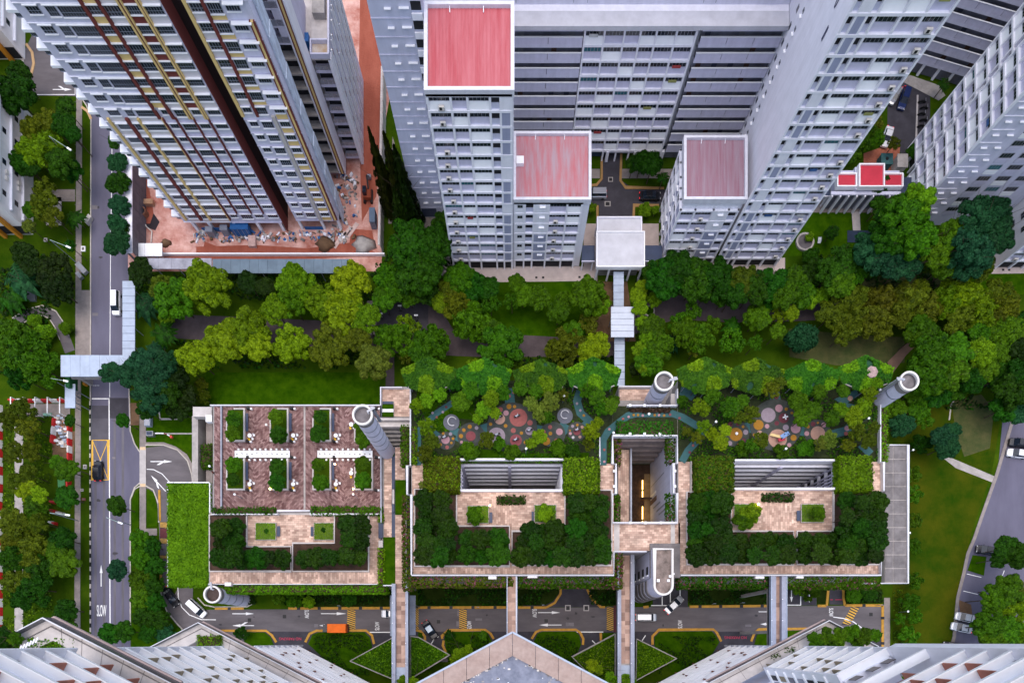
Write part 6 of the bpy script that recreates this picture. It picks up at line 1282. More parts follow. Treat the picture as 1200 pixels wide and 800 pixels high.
trees('trees along the foot of the red-roofed blocks', 'on the lawn below the red-roofed blocks', '524 338 14 round oli,540 328 20 round mid,518 355 13 round lig,535 356 18 feather oli,552 376 24 feather mid,556 336 17 round dkg,572 338 14 round dkg,575 356 13 sparse mid,606 332 12 round mid 5,613 345 14 round mid 5,632 350 15 round mid 5,600 352 12 sparse mid,655 364 15 round mid,660 352 12 round mid,688 345 22 big mid,700 356 16 round lig,704 352 13 feather oli,690 378 14 sparse olb,700 405 17 round yel,690 412 15 round yel,664 404 24 feather oli,670 390 14 round mid,748 346 11 round yel,752 336 9 round yel,750 360 10 round lig,752 378 9 round lig')
trees('trees along the park path, left half', 'beside the dark path plaza', '465 398 20 feather mid,478 384 16 sparse lig,450 392 14 feather mid,505 402 22 feather mid,492 412 16 round mid,515 395 12 sparse mid,586 408 26 big mid,575 390 16 round mid,600 395 14 round mid,556 428 9 glossy bri 2,602 420 12 round mid,476 418 10 sparse oli')
trees('round-headed trees along the dark path, right of the porch', 'above the path right of the porch', '768 320 16 round dkg,780 325 24 big dkg,798 318 26 big dkg,815 326 24 big dkg,838 326 25 big dkg,850 345 15 round dkg,862 340 18 big dkg,872 328 20 big oli,884 336 20 big dkg,905 332 22 big dkg,900 350 15 round dkg,767 350 10 round bri 4,826 344 11 round mid,920 342 18 big mid,932 325 16 round mid,940 345 17 round mid,955 318 16 round dkg,975 318 20 big dkg,990 305 20 big dkg,985 330 18 big mid,1000 320 16 round mid,950 300 10 glossy dkg 2.5,975 272 8 glossy dkg 3')
trees('young trees on the slope above the podium', 'on the slope above the right playground', '765 385 17 round mid,772 405 20 round mid,760 395 11 round lig,760 425 18 round mid,756 430 11 round lig,795 378 13 sparse mid,805 390 18 feather mid,820 395 18 feather mid,790 400 12 palm blu 3,835 380 12 sparse mid,860 380 14 palm dkg 4,858 400 17 sparse mid,888 372 17 round mid,885 402 10 sparse mid,815 408 10 sparse oli,750 410 10 round lig,745 432 9 willow shd 4,912 388 10 round mid,812 365 12 sparse mid')
trees('trees behind the right playground', 'in the belt right of the young slope', '942 395 19 willow blu 5,945 350 15 round bri 5,962 346 11 round bri 5,915 366 14 sparse yel,928 366 10 round lig,990 352 22 feather oli,1000 372 22 feather oli,975 368 18 feather oli,990 390 14 feather oli,1035 355 24 feather olb,1030 375 24 feather olb,1050 368 18 feather olb,1072 350 24 feather oli,1090 360 20 feather oli,1080 385 20 round mid,1072 395 14 round mid,1060 345 16 feather olb,1010 345 12 feather oli')
trees('tall trees in front of the east block', 'in front of the east block', '1078 232 20 big bri 15,1062 252 30 big mid 14,1075 275 26 big mid 13,1045 270 26 big dkg 12,1040 300 24 big blu 10,1065 305 22 big blu 10,1022 290 22 big blu 10,1015 312 14 round dkg,1098 295 18 big mid 11,1118 275 18 big mid 12,1128 265 14 round mid 13,1105 312 16 round mid 9,1150 255 26 big blu 14,1165 270 26 big blu 14,1145 285 26 big blu 13,1170 248 18 feather blu 14,1135 305 24 big blu 10,1150 308 18 feather oli 8,1125 320 16 sparse pal 6,1030 215 14 round dkg 5,1032 240 12 round dkg 5')
trees('trees at the far right of the park belt', 'in the right-hand park belt', '1110 352 20 feather lig,1130 345 26 feather lig,1150 362 24 feather lig,1125 370 20 feather oli,1172 345 20 feather oli,1180 358 20 feather oli,1165 370 16 feather oli,1150 390 16 round mid,1175 388 20 round mid,1190 385 16 round mid,1200 378 14 round dkg,1095 415 26 big mid 10,1120 410 22 big mid 10,1088 440 26 big mid 10,1110 435 26 big mid 10,1120 452 16 round mid,1150 412 18 big lig 9,1155 430 18 big mid,1140 445 16 big dkg,1170 415 16 round mid,1175 440 20 round dkg,1190 455 24 big dkg,1178 478 18 round dkg,1200 440 22 big dkg,1195 478 18 round blu,1200 415 20 round shd,1070 460 12 round mid,1098 462 16 round dkg')
trees('trees on the lawn right of the podium', 'right of the podium end', '1056 497 15 round blu 5,1052 480 12 round mid 5,1076 478 14 round mid 5,1085 492 12 sparse mid,1105 514 16 round blu 6,1110 522 15 round blu 6,1115 505 12 round blu 6,1080 520 12 feather dkg 3,1070 555 12 sparse mid 3,1072 578 12 sparse mid 3,1072 610 11 sparse mid 3,1070 640 11 sparse mid 3,1072 680 12 sparse mid 3,1066 705 13 sparse mid 3,1072 722 11 sparse mid 3,1065 745 14 sparse mid 3,1055 725 8 sparse mid 3')
trees('trees in the right car park', 'in the car park at the right edge', '1180 642 17 round dkg 7,1192 650 19 round dkg 7,1170 655 11 round dkg 6,1166 702 18 big mid 8,1182 690 18 big mid 8,1160 734 20 big mid 8,1180 738 19 big mid 8,1190 715 18 feather lig 7,1165 755 18 big mid 8,1195 745 18 feather lig 7,1192 690 12 feather pal 6')
# --- left side
trees('trees beside the main road', 'between main road and the left-edge blocks', '14 108 26 big dkg 8,22 88 16 round dkg,40 152 18 feather oli,52 170 20 feather lig,36 180 18 round lig,56 140 14 feather oli,76 125 13 round dkg,74 146 15 round dkg,86 158 10 round dkg,70 190 18 big dkg,84 200 14 round dkg,25 190 16 round dkg,36 198 10 round dkg,52 222 16 sparse oli,50 240 17 feather oli,60 252 12 feather oli,36 246 10 round mid,84 252 13 palm dkg 4,34 265 8 round pal,16 322 26 banana blu 5,8 345 20 banana dkg 4,36 310 14 round shd,28 298 14 round shd,62 318 24 cloud shd 6,66 336 20 cloud shd 6,82 288 8 sparse dkg,28 412 30 feather mid 8,10 395 24 feather mid 8,48 430 22 feather mid 8,22 440 18 feather dkg 7,52 392 14 glossy bri 1.5,40 375 9 glossy bri 1.5,78 385 8 glossy mid 1.5')
trees('street trees along the main road', 'along the main road kerb', '136 165 10 round dkg 6,137 190 13 round blu 6,139 215 14 round dkg 6,140 240 13 round blu 6,137 262 12 round blu 6,137 284 16 round blu 7,146 268 9 sparse dkg,144 493 9 round dkg 5,137 592 13 round dkg 6,137 668 13 round blu 6,128 742 14 round dkg 6,145 740 13 round dkg 6')
trees('dark trees at the overhead bridge', 'right of the pedestrian overhead bridge', '128 436 13 round blu 8,148 438 17 big blu 9,165 425 18 big blu 9,180 440 22 big blu 9,195 425 16 big blu 8,175 462 22 big blu 9,195 458 18 big dkg 8,170 480 12 round dkg,205 445 18 round shd 7,215 465 18 round shd 6,210 480 14 round shd,218 428 14 round shd 6,238 465 9 feather oli 3,235 450 8 feather oli 3,178 408 12 palm blu')
trees('scrub trees on the fenced works strip', 'on the fenced lower-left strip', '25 482 16 feather oli,32 500 14 feather oli,12 490 14 feather oli,15 530 14 feather oli,36 528 12 feather oli,30 555 12 feather oli,32 575 15 round yel,46 580 11 round yel,40 592 14 feather mid,10 610 16 feather oli,24 620 18 feather oli,44 612 12 feather oli,35 645 22 feather oli,15 655 20 feather dkg,45 665 18 feather dkg,20 680 18 feather oli,40 690 20 feather dkg,25 700 16 feather dkg,10 635 14 feather oli,18 565 12 feather oli,76 550 14 round mid 5,66 542 10 round mid 5,85 548 9 round mid 5,78 582 15 round dkg 5,82 493 7 round dkg 4,74 632 15 round dkg 5,72 658 18 big mid 6,62 645 12 round mid,78 715 15 round dkg 5,74 735 14 round dkg 5,68 725 10 round dkg 5')
trees('hedge trees between the main road and the ramp', 'in the tall hedge left of the ramp', '163 632 14 cloud mid 4,178 640 12 cloud dkg 4,165 655 14 cloud mid 4,180 662 13 cloud dkg 4,164 678 14 cloud mid 4,180 685 12 cloud dkg 4,166 700 14 cloud mid 4,182 706 12 cloud dkg 4,168 722 13 cloud dkg 4,186 725 13 cloud dkg 4,172 742 12 cloud dkg 4,192 742 14 cloud blu 3')
# --- roof gardens
trees('trees between the left playground paths', 'in the left rooftop playground garden', '540 470 18 round mid 4,552 458 14 round mid 4,566 480 14 round bri 4.5,575 468 14 round bri 4.5,580 484 10 round bri 4,560 490 10 round bri 4,590 460 12 round mid 4,610 455 13 round mid 4,628 458 12 round mid 4,645 470 16 feather pal 4.5,632 482 14 feather pal 4.5,622 472 12 feather pal 4,640 488 12 round mid 4,500 500 14 feather lig 4,505 518 14 feather oli 4,498 530 13 feather oli 4,488 475 12 feather lig 3.5,500 470 12 round bri 3.5,570 515 13 feather oli 4,585 520 8 glossy mid 1.5,632 511 12 round lig 3.5,622 519 9 round lig 3,693 505 14 feather yel 4,700 495 10 feather yel 4,690 520 10 feather oli 3.5,700 465 14 round mid 4,690 458 14 feather mid 4,715 475 12 round mid 4,705 478 12 feather mid 4,660 462 10 sparse oli 3,515 462 12 round bri 3,655 525 10 glossy mid 1.5,670 528 11 glossy dkg 1.5,535 450 12 round dkg 3,600 530 10 glossy mid 1.2,550 528 12 glossy mid 1.2,720 470 10 willow mid 3,570 455 10 round dkg 3', ZP)
trees('trees between the right playground paths', 'in the right rooftop playground garden', '822 476 15 feather lig 4,835 465 14 round mid 4,825 500 12 feather lig 4,818 512 11 feather oli 3.5,835 508 11 feather yel 4,845 518 13 round yel 4,850 504 10 round yel 4,855 478 16 round mid 4,870 470 12 round mid 4,880 485 14 feather oli 4,866 488 10 feather oli 4,892 515 12 feather oli 3.5,882 522 12 round mid 3,905 456 13 feather oli 4,915 448 10 feather oli 4,935 470 18 round mid 4,952 480 16 round mid 4,940 490 14 round mid 4,960 460 13 round mid 4,975 490 14 round mid 4,985 480 13 round lig 4,972 515 14 feather pal 3.5,962 520 11 feather pal 3.5,1000 488 16 round lig 4,1012 478 16 feather lig 4,1020 462 13 feather lig 4,1005 505 14 feather oli 4,1018 515 13 feather oli 3.5,1025 500 10 feather oli 3.5,988 458 12 round mid 4,995 520 12 feather oli 3,945 525 11 glossy mid 1.5,915 528 10 glossy mid 1.5,815 455 8 round mid 3,805 505 8 feather oli 3,1028 448 10 feather lig 4,870 525 9 glossy mid 1.5,800 470 7 glossy mid 1.5', ZP)
def bed(group, place, boxes, z0, step, r, exc=(), kinds=('glo',), seed=0, sh='round', h=4.2):
    rg = random.Random(seed); rows = []
    for (x0, x1, y0, y1) in boxes:
        nx = max(1, round((x1-x0)/step)); ny = max(1, round((y1-y0)/step))
        for i in range(nx):
            for j in range(ny):
                x = x0+(x1-x0)*(i+.5)/nx+rg.uniform(-1.8, 1.8); y = y0+(y1-y0)*(j+.5)/ny+rg.uniform(-1.8, 1.8)
                rows.append('%.1f %.1f %.1f %s %s %.1f' % (x, y, r*rg.uniform(.85, 1.2), sh, rg.choice(kinds), (h or HT[sh])*rg.uniform(.65, 1.45)))
    trees(group, place, ','.join(rows), z0)
bed('dark trees in the terrace beds', 'in the leftmost L-shaped bed, main terrace', [(489, 530, 576, 612), (490, 532, 612, 658), (536, 592, 624, 658)], ZP, 16.5, 16.2, kinds=('glo', 'glo', 'glo', 'glo', 'dkg'), seed=1)
bed('dark trees in the terrace beds', 'in the L-shaped bed left of the void', [(604, 714, 628, 658), (668, 712, 580, 628), (612, 656, 614, 628)], ZP, 16.5, 16.2, kinds=('glo', 'glo', 'glo', 'glo', 'dkg'), seed=2)
bed('dark trees in the terrace beds', 'in the L-shaped bed right of the void', [(810, 852, 580, 628), (808, 930, 628, 657)], ZP, 16.5, 16.2, kinds=('glo', 'glo', 'glo', 'glo', 'dkg'), seed=3)
bed('dark trees in the terrace beds', 'in the rightmost L-shaped bed, main terrace', [(936, 1036, 628, 657), (984, 1038, 580, 628)], ZP, 16.5, 16.2, kinds=('glo', 'glo', 'glo', 'glo', 'dkg'), seed=4)
bed('dark trees in the terrace beds', 'in the left L-shaped bed, lower terrace', [(249, 284, 609, 645), (249, 336, 645, 664)], ZL-.5, 15.5, 11.8, kinds=('glo', 'glo', 'glo', 'dkg'), seed=5)
bed('dark trees in the terrace beds', 'in the right L-shaped bed, lower terrace', [(348, 428, 642, 664), (400, 428, 607, 642)], ZL-.5, 15.5, 11.8, kinds=('glo', 'glo', 'glo', 'glo', 'dkg'), seed=6)
trees('round shrubs on the lawn squares', 'on a terrace lawn square', '557 604 11 glossy mid 2,639 601 11 glossy bri 2,880 602 13 glossy bri 2.5,870 610 12 glossy mid 2.5,958 601 9 glossy mid 2,495 568 8 sparse pal 2,312 622 3 glossy dkg 1,379 621 3 glossy dkg 1', ZP)
# plaza planters
PT = []
for (x, y) in ((275, 498), (326, 498), (376, 498), (425, 505), (276, 555), (326, 555), (376, 555), (425, 553)):
    for d in (-9, 9): PT.append('%.1f %.1f %.1f round %s 3.4' % (x+RNG.uniform(-2, 2)-1, y+d+RNG.uniform(-2, 2), RNG.uniform(8.5, 11), RNG.choice(('mid', 'mid', 'dkg'))))
trees('trees in the plaza planters', 'in the red plaza planters', ','.join(PT), ZL)
# service road edge
trees('small trees beside the service road', 'beside the service road', '345 701 11 feather mid 4,362 705 8 round lig 3.5,327 700 9 round mid 3,409 701 10 round dkg 3,526 744 8 palm dkg 2.5,566 744 7 palm mid 2.5,240 742 12 round olb 4,228 742 8 round yel 4,251 750 11 glossy mid 2,282 742 9 feather dkg 2.5,1000 697 10 round mid 2.5,1018 695 10 round dkg 2.5,950 692 12 feather mid 3,938 690 9 feather mid 3')
trees('bushes climbing beside the central roof', 'at the edge of the beige central roof', '540 766 9 glossy yel 12,548 760 6 glossy yel 12,532 774 6 glossy yel 11,472 797 7 glossy bri 12,484 797 6 glossy bri 12,694 780 8 glossy yel 12,702 784 6 glossy yel 12,716 794 8 glossy bri 12,730 797 10 glossy bri 12,740 798 6 glossy bri 12')
trees('small trees on the sky terraces', 'on the left foreground sky terrace', '6 742 9 glossy dkg 3,18 748 9 glossy mid 3,2 756 8 glossy dkg 3,16 761 8 glossy dkg 2', 64)
trees('small trees on the right sky terrace', 'on the right foreground sky terrace', '955 750 10 glossy mid 3,968 744 10 glossy mid 3,985 745 11 glossy mid 3,998 741 11 glossy mid 3,1012 745 11 glossy mid 3,1024 744 9 glossy mid 3,975 754 8 glossy mid 2,1005 752 10 glossy mid 2', 34)
trees('trees in the block courtyards', 'in the courtyard between the blocks', '752 188 13 willow dkg 5,765 190 14 willow dkg 6,742 192 10 round dkg 4,778 205 9 palm dkg 4,693 243 6 glossy bri 2,756 245 8 glossy bri 2,768 246 5 glossy bri 2,1015 150 13 feather mid 5,1025 140 12 feather olb 5,1010 165 12 feather mid 5,1028 160 10 feather mid 4,1000 178 12 round mid 4,1110 95 9 palm dkg 4,1105 130 8 palm dkg 4,1112 115 6 palm mid 3,1090 165 8 glossy dkg 2,1080 172 9 glossy dkg 2,1070 178 8 glossy dkg 2,1048 168 9 sparse oli 4')
# --- undergrowth
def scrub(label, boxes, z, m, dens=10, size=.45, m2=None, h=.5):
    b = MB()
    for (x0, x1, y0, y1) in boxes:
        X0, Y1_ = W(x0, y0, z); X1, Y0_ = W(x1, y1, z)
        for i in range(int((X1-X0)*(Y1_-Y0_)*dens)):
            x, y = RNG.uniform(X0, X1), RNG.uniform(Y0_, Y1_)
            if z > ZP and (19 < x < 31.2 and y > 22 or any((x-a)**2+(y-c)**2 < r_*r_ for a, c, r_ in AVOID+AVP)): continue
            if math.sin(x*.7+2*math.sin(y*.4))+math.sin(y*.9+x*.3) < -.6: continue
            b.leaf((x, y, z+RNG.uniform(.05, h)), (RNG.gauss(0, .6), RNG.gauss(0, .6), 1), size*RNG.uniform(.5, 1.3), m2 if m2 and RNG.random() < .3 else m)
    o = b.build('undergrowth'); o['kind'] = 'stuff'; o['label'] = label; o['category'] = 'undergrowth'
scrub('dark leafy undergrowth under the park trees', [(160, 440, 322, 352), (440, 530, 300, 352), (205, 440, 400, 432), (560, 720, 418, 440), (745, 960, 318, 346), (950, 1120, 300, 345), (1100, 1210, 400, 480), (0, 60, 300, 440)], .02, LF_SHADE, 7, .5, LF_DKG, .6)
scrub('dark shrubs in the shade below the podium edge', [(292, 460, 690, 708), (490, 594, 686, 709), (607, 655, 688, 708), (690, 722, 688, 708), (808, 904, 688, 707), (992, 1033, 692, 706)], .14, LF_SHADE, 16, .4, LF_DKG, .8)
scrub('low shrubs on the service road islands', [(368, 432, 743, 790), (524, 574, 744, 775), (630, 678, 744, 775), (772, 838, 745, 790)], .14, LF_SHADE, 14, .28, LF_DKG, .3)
scrub('low planting in the rooftop playground beds', [(486, 716, 448, 543), (796, 1030, 448, 540)], ZP+.05, LF_HEDGE, 13, .3, LF_DKG, .35)
scrub('dense grass on the fenced works strip', [(27, 62, 488, 745), (3, 18, 475, 745), (1046, 1060, 690, 765)], .03, LF_HEDGE, 7, .35, LF_BRIGHT, .3)
# ================= vehicles
PAINT = {}
def paint(nm, c, metal=.2):
    if nm not in PAINT: PAINT[nm] = mat('car_paint_'+nm, c, .25, .03, 1, metal=metal, spec=.6)
    return PAINT[nm]
HEAD = mat('headlamp_glass', (.7, .7, .68), .2, .05, 2); TAIL = mat('tail_lamp_red', (.45, .01, .015), .3, .1, 2, emit=(1, .02, .03), estr=.6); TYRE = mat('tyre_rubber', (.015, .015, .016), .9, .2, 2)
def loft(b, secs, m, capm=None):
    """secs: list of closed rings (same count)"""
    n = len(secs[0]); i0 = len(b.v); k = b.m(m)
    for s in secs: b.v += [tuple(p) for p in s]
    for a in range(len(secs)-1):
        for j in range(n): q = (j+1) % n; b.f.append((i0+a*n+j, i0+(a+1)*n+j, i0+(a+1)*n+q, i0+a*n+q)); b.mi.append(k)
    b.f.append(tuple(range(i0, i0+n))[::-1]); b.mi.append(k); b.f.append(tuple(range(i0+(len(secs)-1)*n, i0+len(secs)*n))); b.mi.append(k)
def carmesh(kind):
    def ring(x, w, z0, z1, r=.12): return [(x, -w, z0), (x, w, z0), (x, w, z1-r), (x, w-r, z1), (x, -w+r, z1), (x, -w, z1-r)]
    P = PAINT.get('white') or paint('white', (.75, .75, .78)); b = MB()
    if kind == 'van': st = [(-.5, .84, .35, .95), (-.485, .88, .3, 1.05), (-.1, .9, .25, 1.08), (.3, .9, .25, 1.02), (.44, .86, .28, .92), (.495, .76, .33, .8)]
    else: st = [(-.5, .74, .38, .82), (-.47, .84, .3, .95), (-.3, .88, .25, .98), (0, .89, .24, .95), (.25, .88, .24, .93), (.42, .83, .27, .82), (.49, .7, .33, .66)]
    loft(b, [ring(x, w, a, z) for x, w, a, z in st], P); body = b.mesh('body', smooth=False)
    b = MB(); zt = 1.82 if kind == 'van' else 1.45; G = {'van': (-.47, -.44, .2, .36), 'suv': (-.46, -.36, .08, .27), 'car': (-.36, -.2, .07, .26)}[kind]
    if kind == 'suv': zt = 1.62
    lo, hi = .8, .64; zb = .96
    base = [(G[0], -lo), (G[3], -lo), (G[3], lo), (G[0], lo)]; top = [(G[1], -hi), (G[2], -hi), (G[2], hi), (G[1], hi)]
    bz = lambda p: (p[0], p[1], zb-.04); tz = lambda p: (p[0], p[1], zt-.05)
    out = {}
    for nm, (i, j) in {'side_window': (0, 1), 'windscreen': (1, 2), 'side_window2': (2, 3), 'rear_window': (3, 0)}.items():
        q = MB(); q.face([bz(base[i]), bz(base[j]), tz(top[j]), tz(top[i])], GLS); out[nm] = q.mesh(nm.rstrip('2'))
    q = MB(); e = .012; ct = [(G[1]-e, -hi-.03), (G[2]+e, -hi-.03), (G[2]+e, hi+.03), (G[1]-e, hi+.03)]
    q.hexa([(x, y, zt-.06) for x, y in ct], [(x*.97+(G[1]+G[2])*.015, y*.9, zt) for x, y in ct], P); roof = q.mesh('roof')
    return body, roof, out
CM = {k: carmesh(k) for k in ('car', 'suv', 'van')}
def wheelmesh():
    b = MB(); n = 12; b.hexa([(.31*math.cos(6.283*i/n), -.1, .31*math.sin(6.283*i/n)) for i in range(n)], [(.31*math.cos(6.283*i/n), .1, .31*math.sin(6.283*i/n)) for i in range(n)], TYRE); return b.mesh('wheel')
WM = wheelmesh(); LM = bxm('lamp', -.04, .04, -.16, .16, 0, .14, HEAD); TMh = bxm('tail_lamp', -.04, .04, -.14, .14, 0, .2, TAIL)
def car(px, py, ang, kind, pt, label, ln=4.4, cat='car', group=None, name='parked_car', z=.03, glass=None):
    x, y = W(px, py, .8); r = thing(name, label, cat, (x, y, z), group); r.rotation_euler = (0, 0, R(ang)); body, roof, gl = CM[kind]; w = 1.0
    def ch(me, nm, loc, sc, m=None):
        o = bpy.data.objects.new(nm, me); COL.objects.link(o); o.parent = r; o.location = loc; o.scale = sc
        if m: o.material_slots[0].link = 'OBJECT'; o.material_slots[0].material = m
        return o
    ch(body, 'body', (0, 0, 0), (ln, w, 1), pt); ch(roof, 'roof', (0, 0, 0), (ln, w, 1), glass or pt)
    for nm in gl: ch(gl[nm], nm.rstrip('2'), (0, 0, 0), (ln, w, 1))
    for sx in (-.31, .31):
        for sy in (-.8, .8): ch(WM, 'wheel', (sx*ln, sy, .31), (1, 1, 1))
    for sy in (-.6, .6): ch(LM, 'headlight', (.475*ln, sy, .62), (1, 1, 1)); ch(TMh, 'tail_light', (-.5*ln, sy, .68), (1, 1, 1))
    for sy in (-.97, .97): ch(bxm('wing_mirror', -.08, .08, -.07, .07, 0, .12, BLK), 'wing_mirror', (.2*ln, sy, .95), (1, 1, 1))
    return r
wh = paint('white', (.75, .75, .78)); bk = paint('black', (.012, .013, .018)); sv = paint('silver', (.42, .43, .46), .5); nv = paint('navy', (.012, .025, .10)); bl_ = paint('blue', (.02, .12, .40)); sky_ = mat('sky_reflection_roof', (.20, .34, .50), .15, .1, 1, spec=.8)  # blue car roof: the sky's reflection put into its base colour
car(114.5, 551, 90, 'suv', bk, 'black estate car stopped on the yellow box marking', 4.5, name='moving_car'); car(136, 355, -90, 'van', wh, 'white van driving down the main road beside the blue walkway roof', 5.2, 'van', name='moving_van')
car(200, 699, -56, 'car', bk, 'black car on the bend below the ramp', 4.8, name='moving_car'); car(230.5, 712.5, -43, 'van', wh, 'white panel van on the service road bend beside the round tower', 4.8, 'van', name='moving_van')
car(504, 738, -56, 'car', bk, 'dark car with blue sky reflection coloured into its roof, turning into a bay', 4.6, name='moving_car', glass=sky_); car(757, 723, 0, 'van', sv, 'silver people carrier driving right, beside the longest footbridge', 4.6, name='moving_car')
car(790, 708, 43, 'car', sv, 'silver car turning into the bay beside the rounded stair tower', 4.9, name='moving_car'); car(458, 718.7, 180, 'car', wh, 'white car half hidden under the leftmost footbridge', 4.2, name='moving_car')
car(699, 227, 180, 'van', sv, 'silver van in the courtyard beside the middle red roof', 4.5, 'van'); car(762, 229, 0, 'car', bk, 'black car with red tail lamps in the courtyard', 4.7)
car(1049, 111, 240, 'car', sv, 'silver car at the top of the east courtyard', 4.3); car(1060, 115, 253, 'suv', nv, 'navy pickup in the east courtyard', 5.0); car(1040, 160, 252, 'car', wh, 'white car at the edge of the east courtyard trees', 4.5)
car(1193, 531, 172, 'suv', wh, 'white estate car at the top of the right car park', 4.6); car(1196, 519, 172, 'van', bk, 'dark van beside the white estate car', 4.8, 'van'); car(1156, 644, 172, 'suv', bk, 'dark car half under a tree in the right car park', 4.4); car(1131, 723, 168, 'car', wh, 'white car under the big tree, upper of two at the kerb', 4.2)
car(1127, 735, 168, 'car', wh, 'white car under the big tree, lower of two at the kerb', 4.5); car(1117, 757, 172, 'car', bk, 'black car at the bottom of the right car park', 4.4); car(1180, 731, 172, 'car', bl_, 'blue car glimpsed between the car park trees', 4.2); car(1176, 757, 172, 'car', paint('red', (.42, .06, .02)), 'orange-red car at the bottom right under trees', 4.2)
# orange lorry
x, y = W(395, 735.8, 1.5); r = thing('lorry', 'small lorry with bright orange canvas load bed on the service road', 'lorry', (x, y, .03))
OR_ = mat('orange_canvas', (.75, .14, .01), .7, .1, 1, bump=.1, bscale=3)
b = MB(); b.box(x-1.9, x+2.1, y-.95, y+.95, .75, 2.35, OR_); b.build('canopy', r); b = MB(); b.box(x-2.0, x+2.3, y-.9, y+.9, .5, .74, BLK); b.build('chassis', r); b = MB(); b.hexa([(x-3.2, y-.88, .4), (x-2.05, y-.88, .4), (x-2.05, y+.88, .4), (x-3.2, y+.88, .4)], [(x-3.0, y-.8, 1.95), (x-2.05, y-.82, 2.0), (x-2.05, y+.82, 2.0), (x-3.0, y+.8, 1.95)], bk); b.build('cab', r)
b = MB(); b.face([(x-3.21, y-.75, 1.1), (x-3.21, y+.75, 1.1), (x-3.04, y+.7, 1.85), (x-3.04, y-.7, 1.85)], mat('teal_windscreen', (.05, .25, .3), .2)); b.build('windscreen', r); b = MB(); b.box(x+2.12, x+2.25, y-.9, y+.9, .75, 1.3, mat('dark_red_tailboard', (.14, .03, .02))); b.build('tailboard', r)
for dx in (-2.6, 1.3):
    for dy in (-.8, .8): put(WM, 'wheel', r, (x+dx, y+dy, .34))
for i in range(6): b = MB(); b.box(x-1.8+i*.76, x-1.74+i*.76, y-.96, y+.96, 2.35, 2.38, OR_); b.build('canopy_hoop', r)
# motorbikes
for i in range(7):
    px, py = 1081+(i % 2)*2.5-i*.3, 119+i*7.2; x, y = W(px, py, .5); r = thing('motorbike', 'dark motorbike, %s from the top in the courtyard row' % ORD[i], 'motorbike', (x, y, .03), 'motorbikes in the east courtyard')
    for s in (-.6, .6): b = MB(); b.tube((x+s, y-.06, .34), (x+s, y+.06, .34), .3, TYRE, 10); b.build('wheel', r)
    b = MB(); b.hexa([(x-.5, y-.14, .4), (x+.5, y-.14, .4), (x+.5, y+.14, .4), (x-.5, y+.14, .4)], [(x-.55, y-.12, .8), (x+.3, y-.12, .9), (x+.3, y+.12, .9), (x-.55, y+.12, .8)], BLK); b.build('body', r); b = MB(); b.beam((x+.42, y-.35, 1), (x+.42, y+.35, 1), .06, .06, ALU); b.build('handlebar', r)
MB().ribbon([W(1075, 112, 0), W(1073, 170, 0)], .35, 0, .14, PAVEP).build('court_kerb'); structure(bpy.data.objects['court_kerb'])
r = thing('waste_bin', 'square dark teal covered bin centre on the red court paving', 'bin', V3(1040, 185.5, 0)); x, y = W(1040, 185.5, 2); b = MB(); b.box(x-1.2, x+1.2, y-1.1, y+1.1, .05, 1.8, TEALR); b.build('body', r); b = MB(); b.cyl(x, y, .35, 1.9, 2.0, BLK, 8); b.build('vent', r); b = MB(); b.box(x-1.3, x+1.3, y-1.2, y+1.2, 1.8, 1.9, TEALR); b.build('lid', r)
r = thing('guard_hut', 'small beige flat-roofed hut right of the red court paving', 'hut', V3(1058, 188, 0)); x, y = W(1058, 188, 2.5); b = MB(); b.box(x-1, x+1, y-1.3, y+1.3, 0, 2.3, CONCL); b.build('wall', r); b = MB(); b.box(x-1.15, x+1.15, y-1.45, y+1.45, 2.3, 2.5, CONC); b.build('roof', r)
# ---- pedestrian overhead bridge and walkway roofs on the left
ob = walkroof('pedestrian_bridge', 'pale blue roofed pedestrian bridge crossing the main road', 71, 151, 416, 441, 7.5, PBL, 1.9, 'x', pillars=False, cat='pedestrian bridge')
X0, Y1_ = W(71, 418, 7.5); X1, Y0_ = W(151, 439, 7.5)
b = MB(); b.box(X0+.3, X1-.2, Y0_+.3, Y1_-.3, 4.6, 5.0, CONC); b.build('deck', ob)
for x in (X0+1, X1-1.2): b = MB(); b.box(x-.4, x+.4, Y0_+1, Y1_-1, 0, 4.6, CONC); b.build('pier', ob)
GRN = mat('green_mesh', (.008, .085, .02), .7, .2, 1); b = MB(); b.box(X0-.6, X0+.25, Y0_-1.6, Y1_+1.6, 3, 5.4, GRN); b.build('green_screen', ob); b = MB(); b.box(*[W(101, 0, 0)[0], W(103.5, 0, 0)[0]], W(0, 453)[1], W(0, 440)[1], .1, 1.1, ORG); b.build('orange_guard', ob)
walkroof('walkway_roof', 'small pale blue stair roof below the pedestrian bridge', 76, 88, 449.5, 478, 4.5, PBL, 0, cat='walkway roof'); walkroof('covered_walkway', 'long pale blue walkway roof right of the main road', 143.5, 158, 329, 417, 3.2, PBL, 1.7)
for k, (px, py, w, h) in enumerate(((172.5, 492, 7, 13), (175, 507.5, 8, 5.5))):
    x0, y1 = W(px-w/2, py-h/2, 1); x1, y0 = W(px+w/2, py+h/2, 1); r = thing('utility_box', ('ribbed pale utility box beside the footpath', 'dark-topped utility box on the entrance lawn')[k], 'utility box', ((x0+x1)/2, y0, 0))
    b = MB(); b.box(x0, x1, y0, y1, .03, 1.0, (PBL, ALU)[k]); b.build('body', r); b = MB(); b.box(x0+.15, x1-.15, y0+.15, y1-.15, 1.0, 1.06, (ALU, NAVY)[k]); b.build('lid', r)
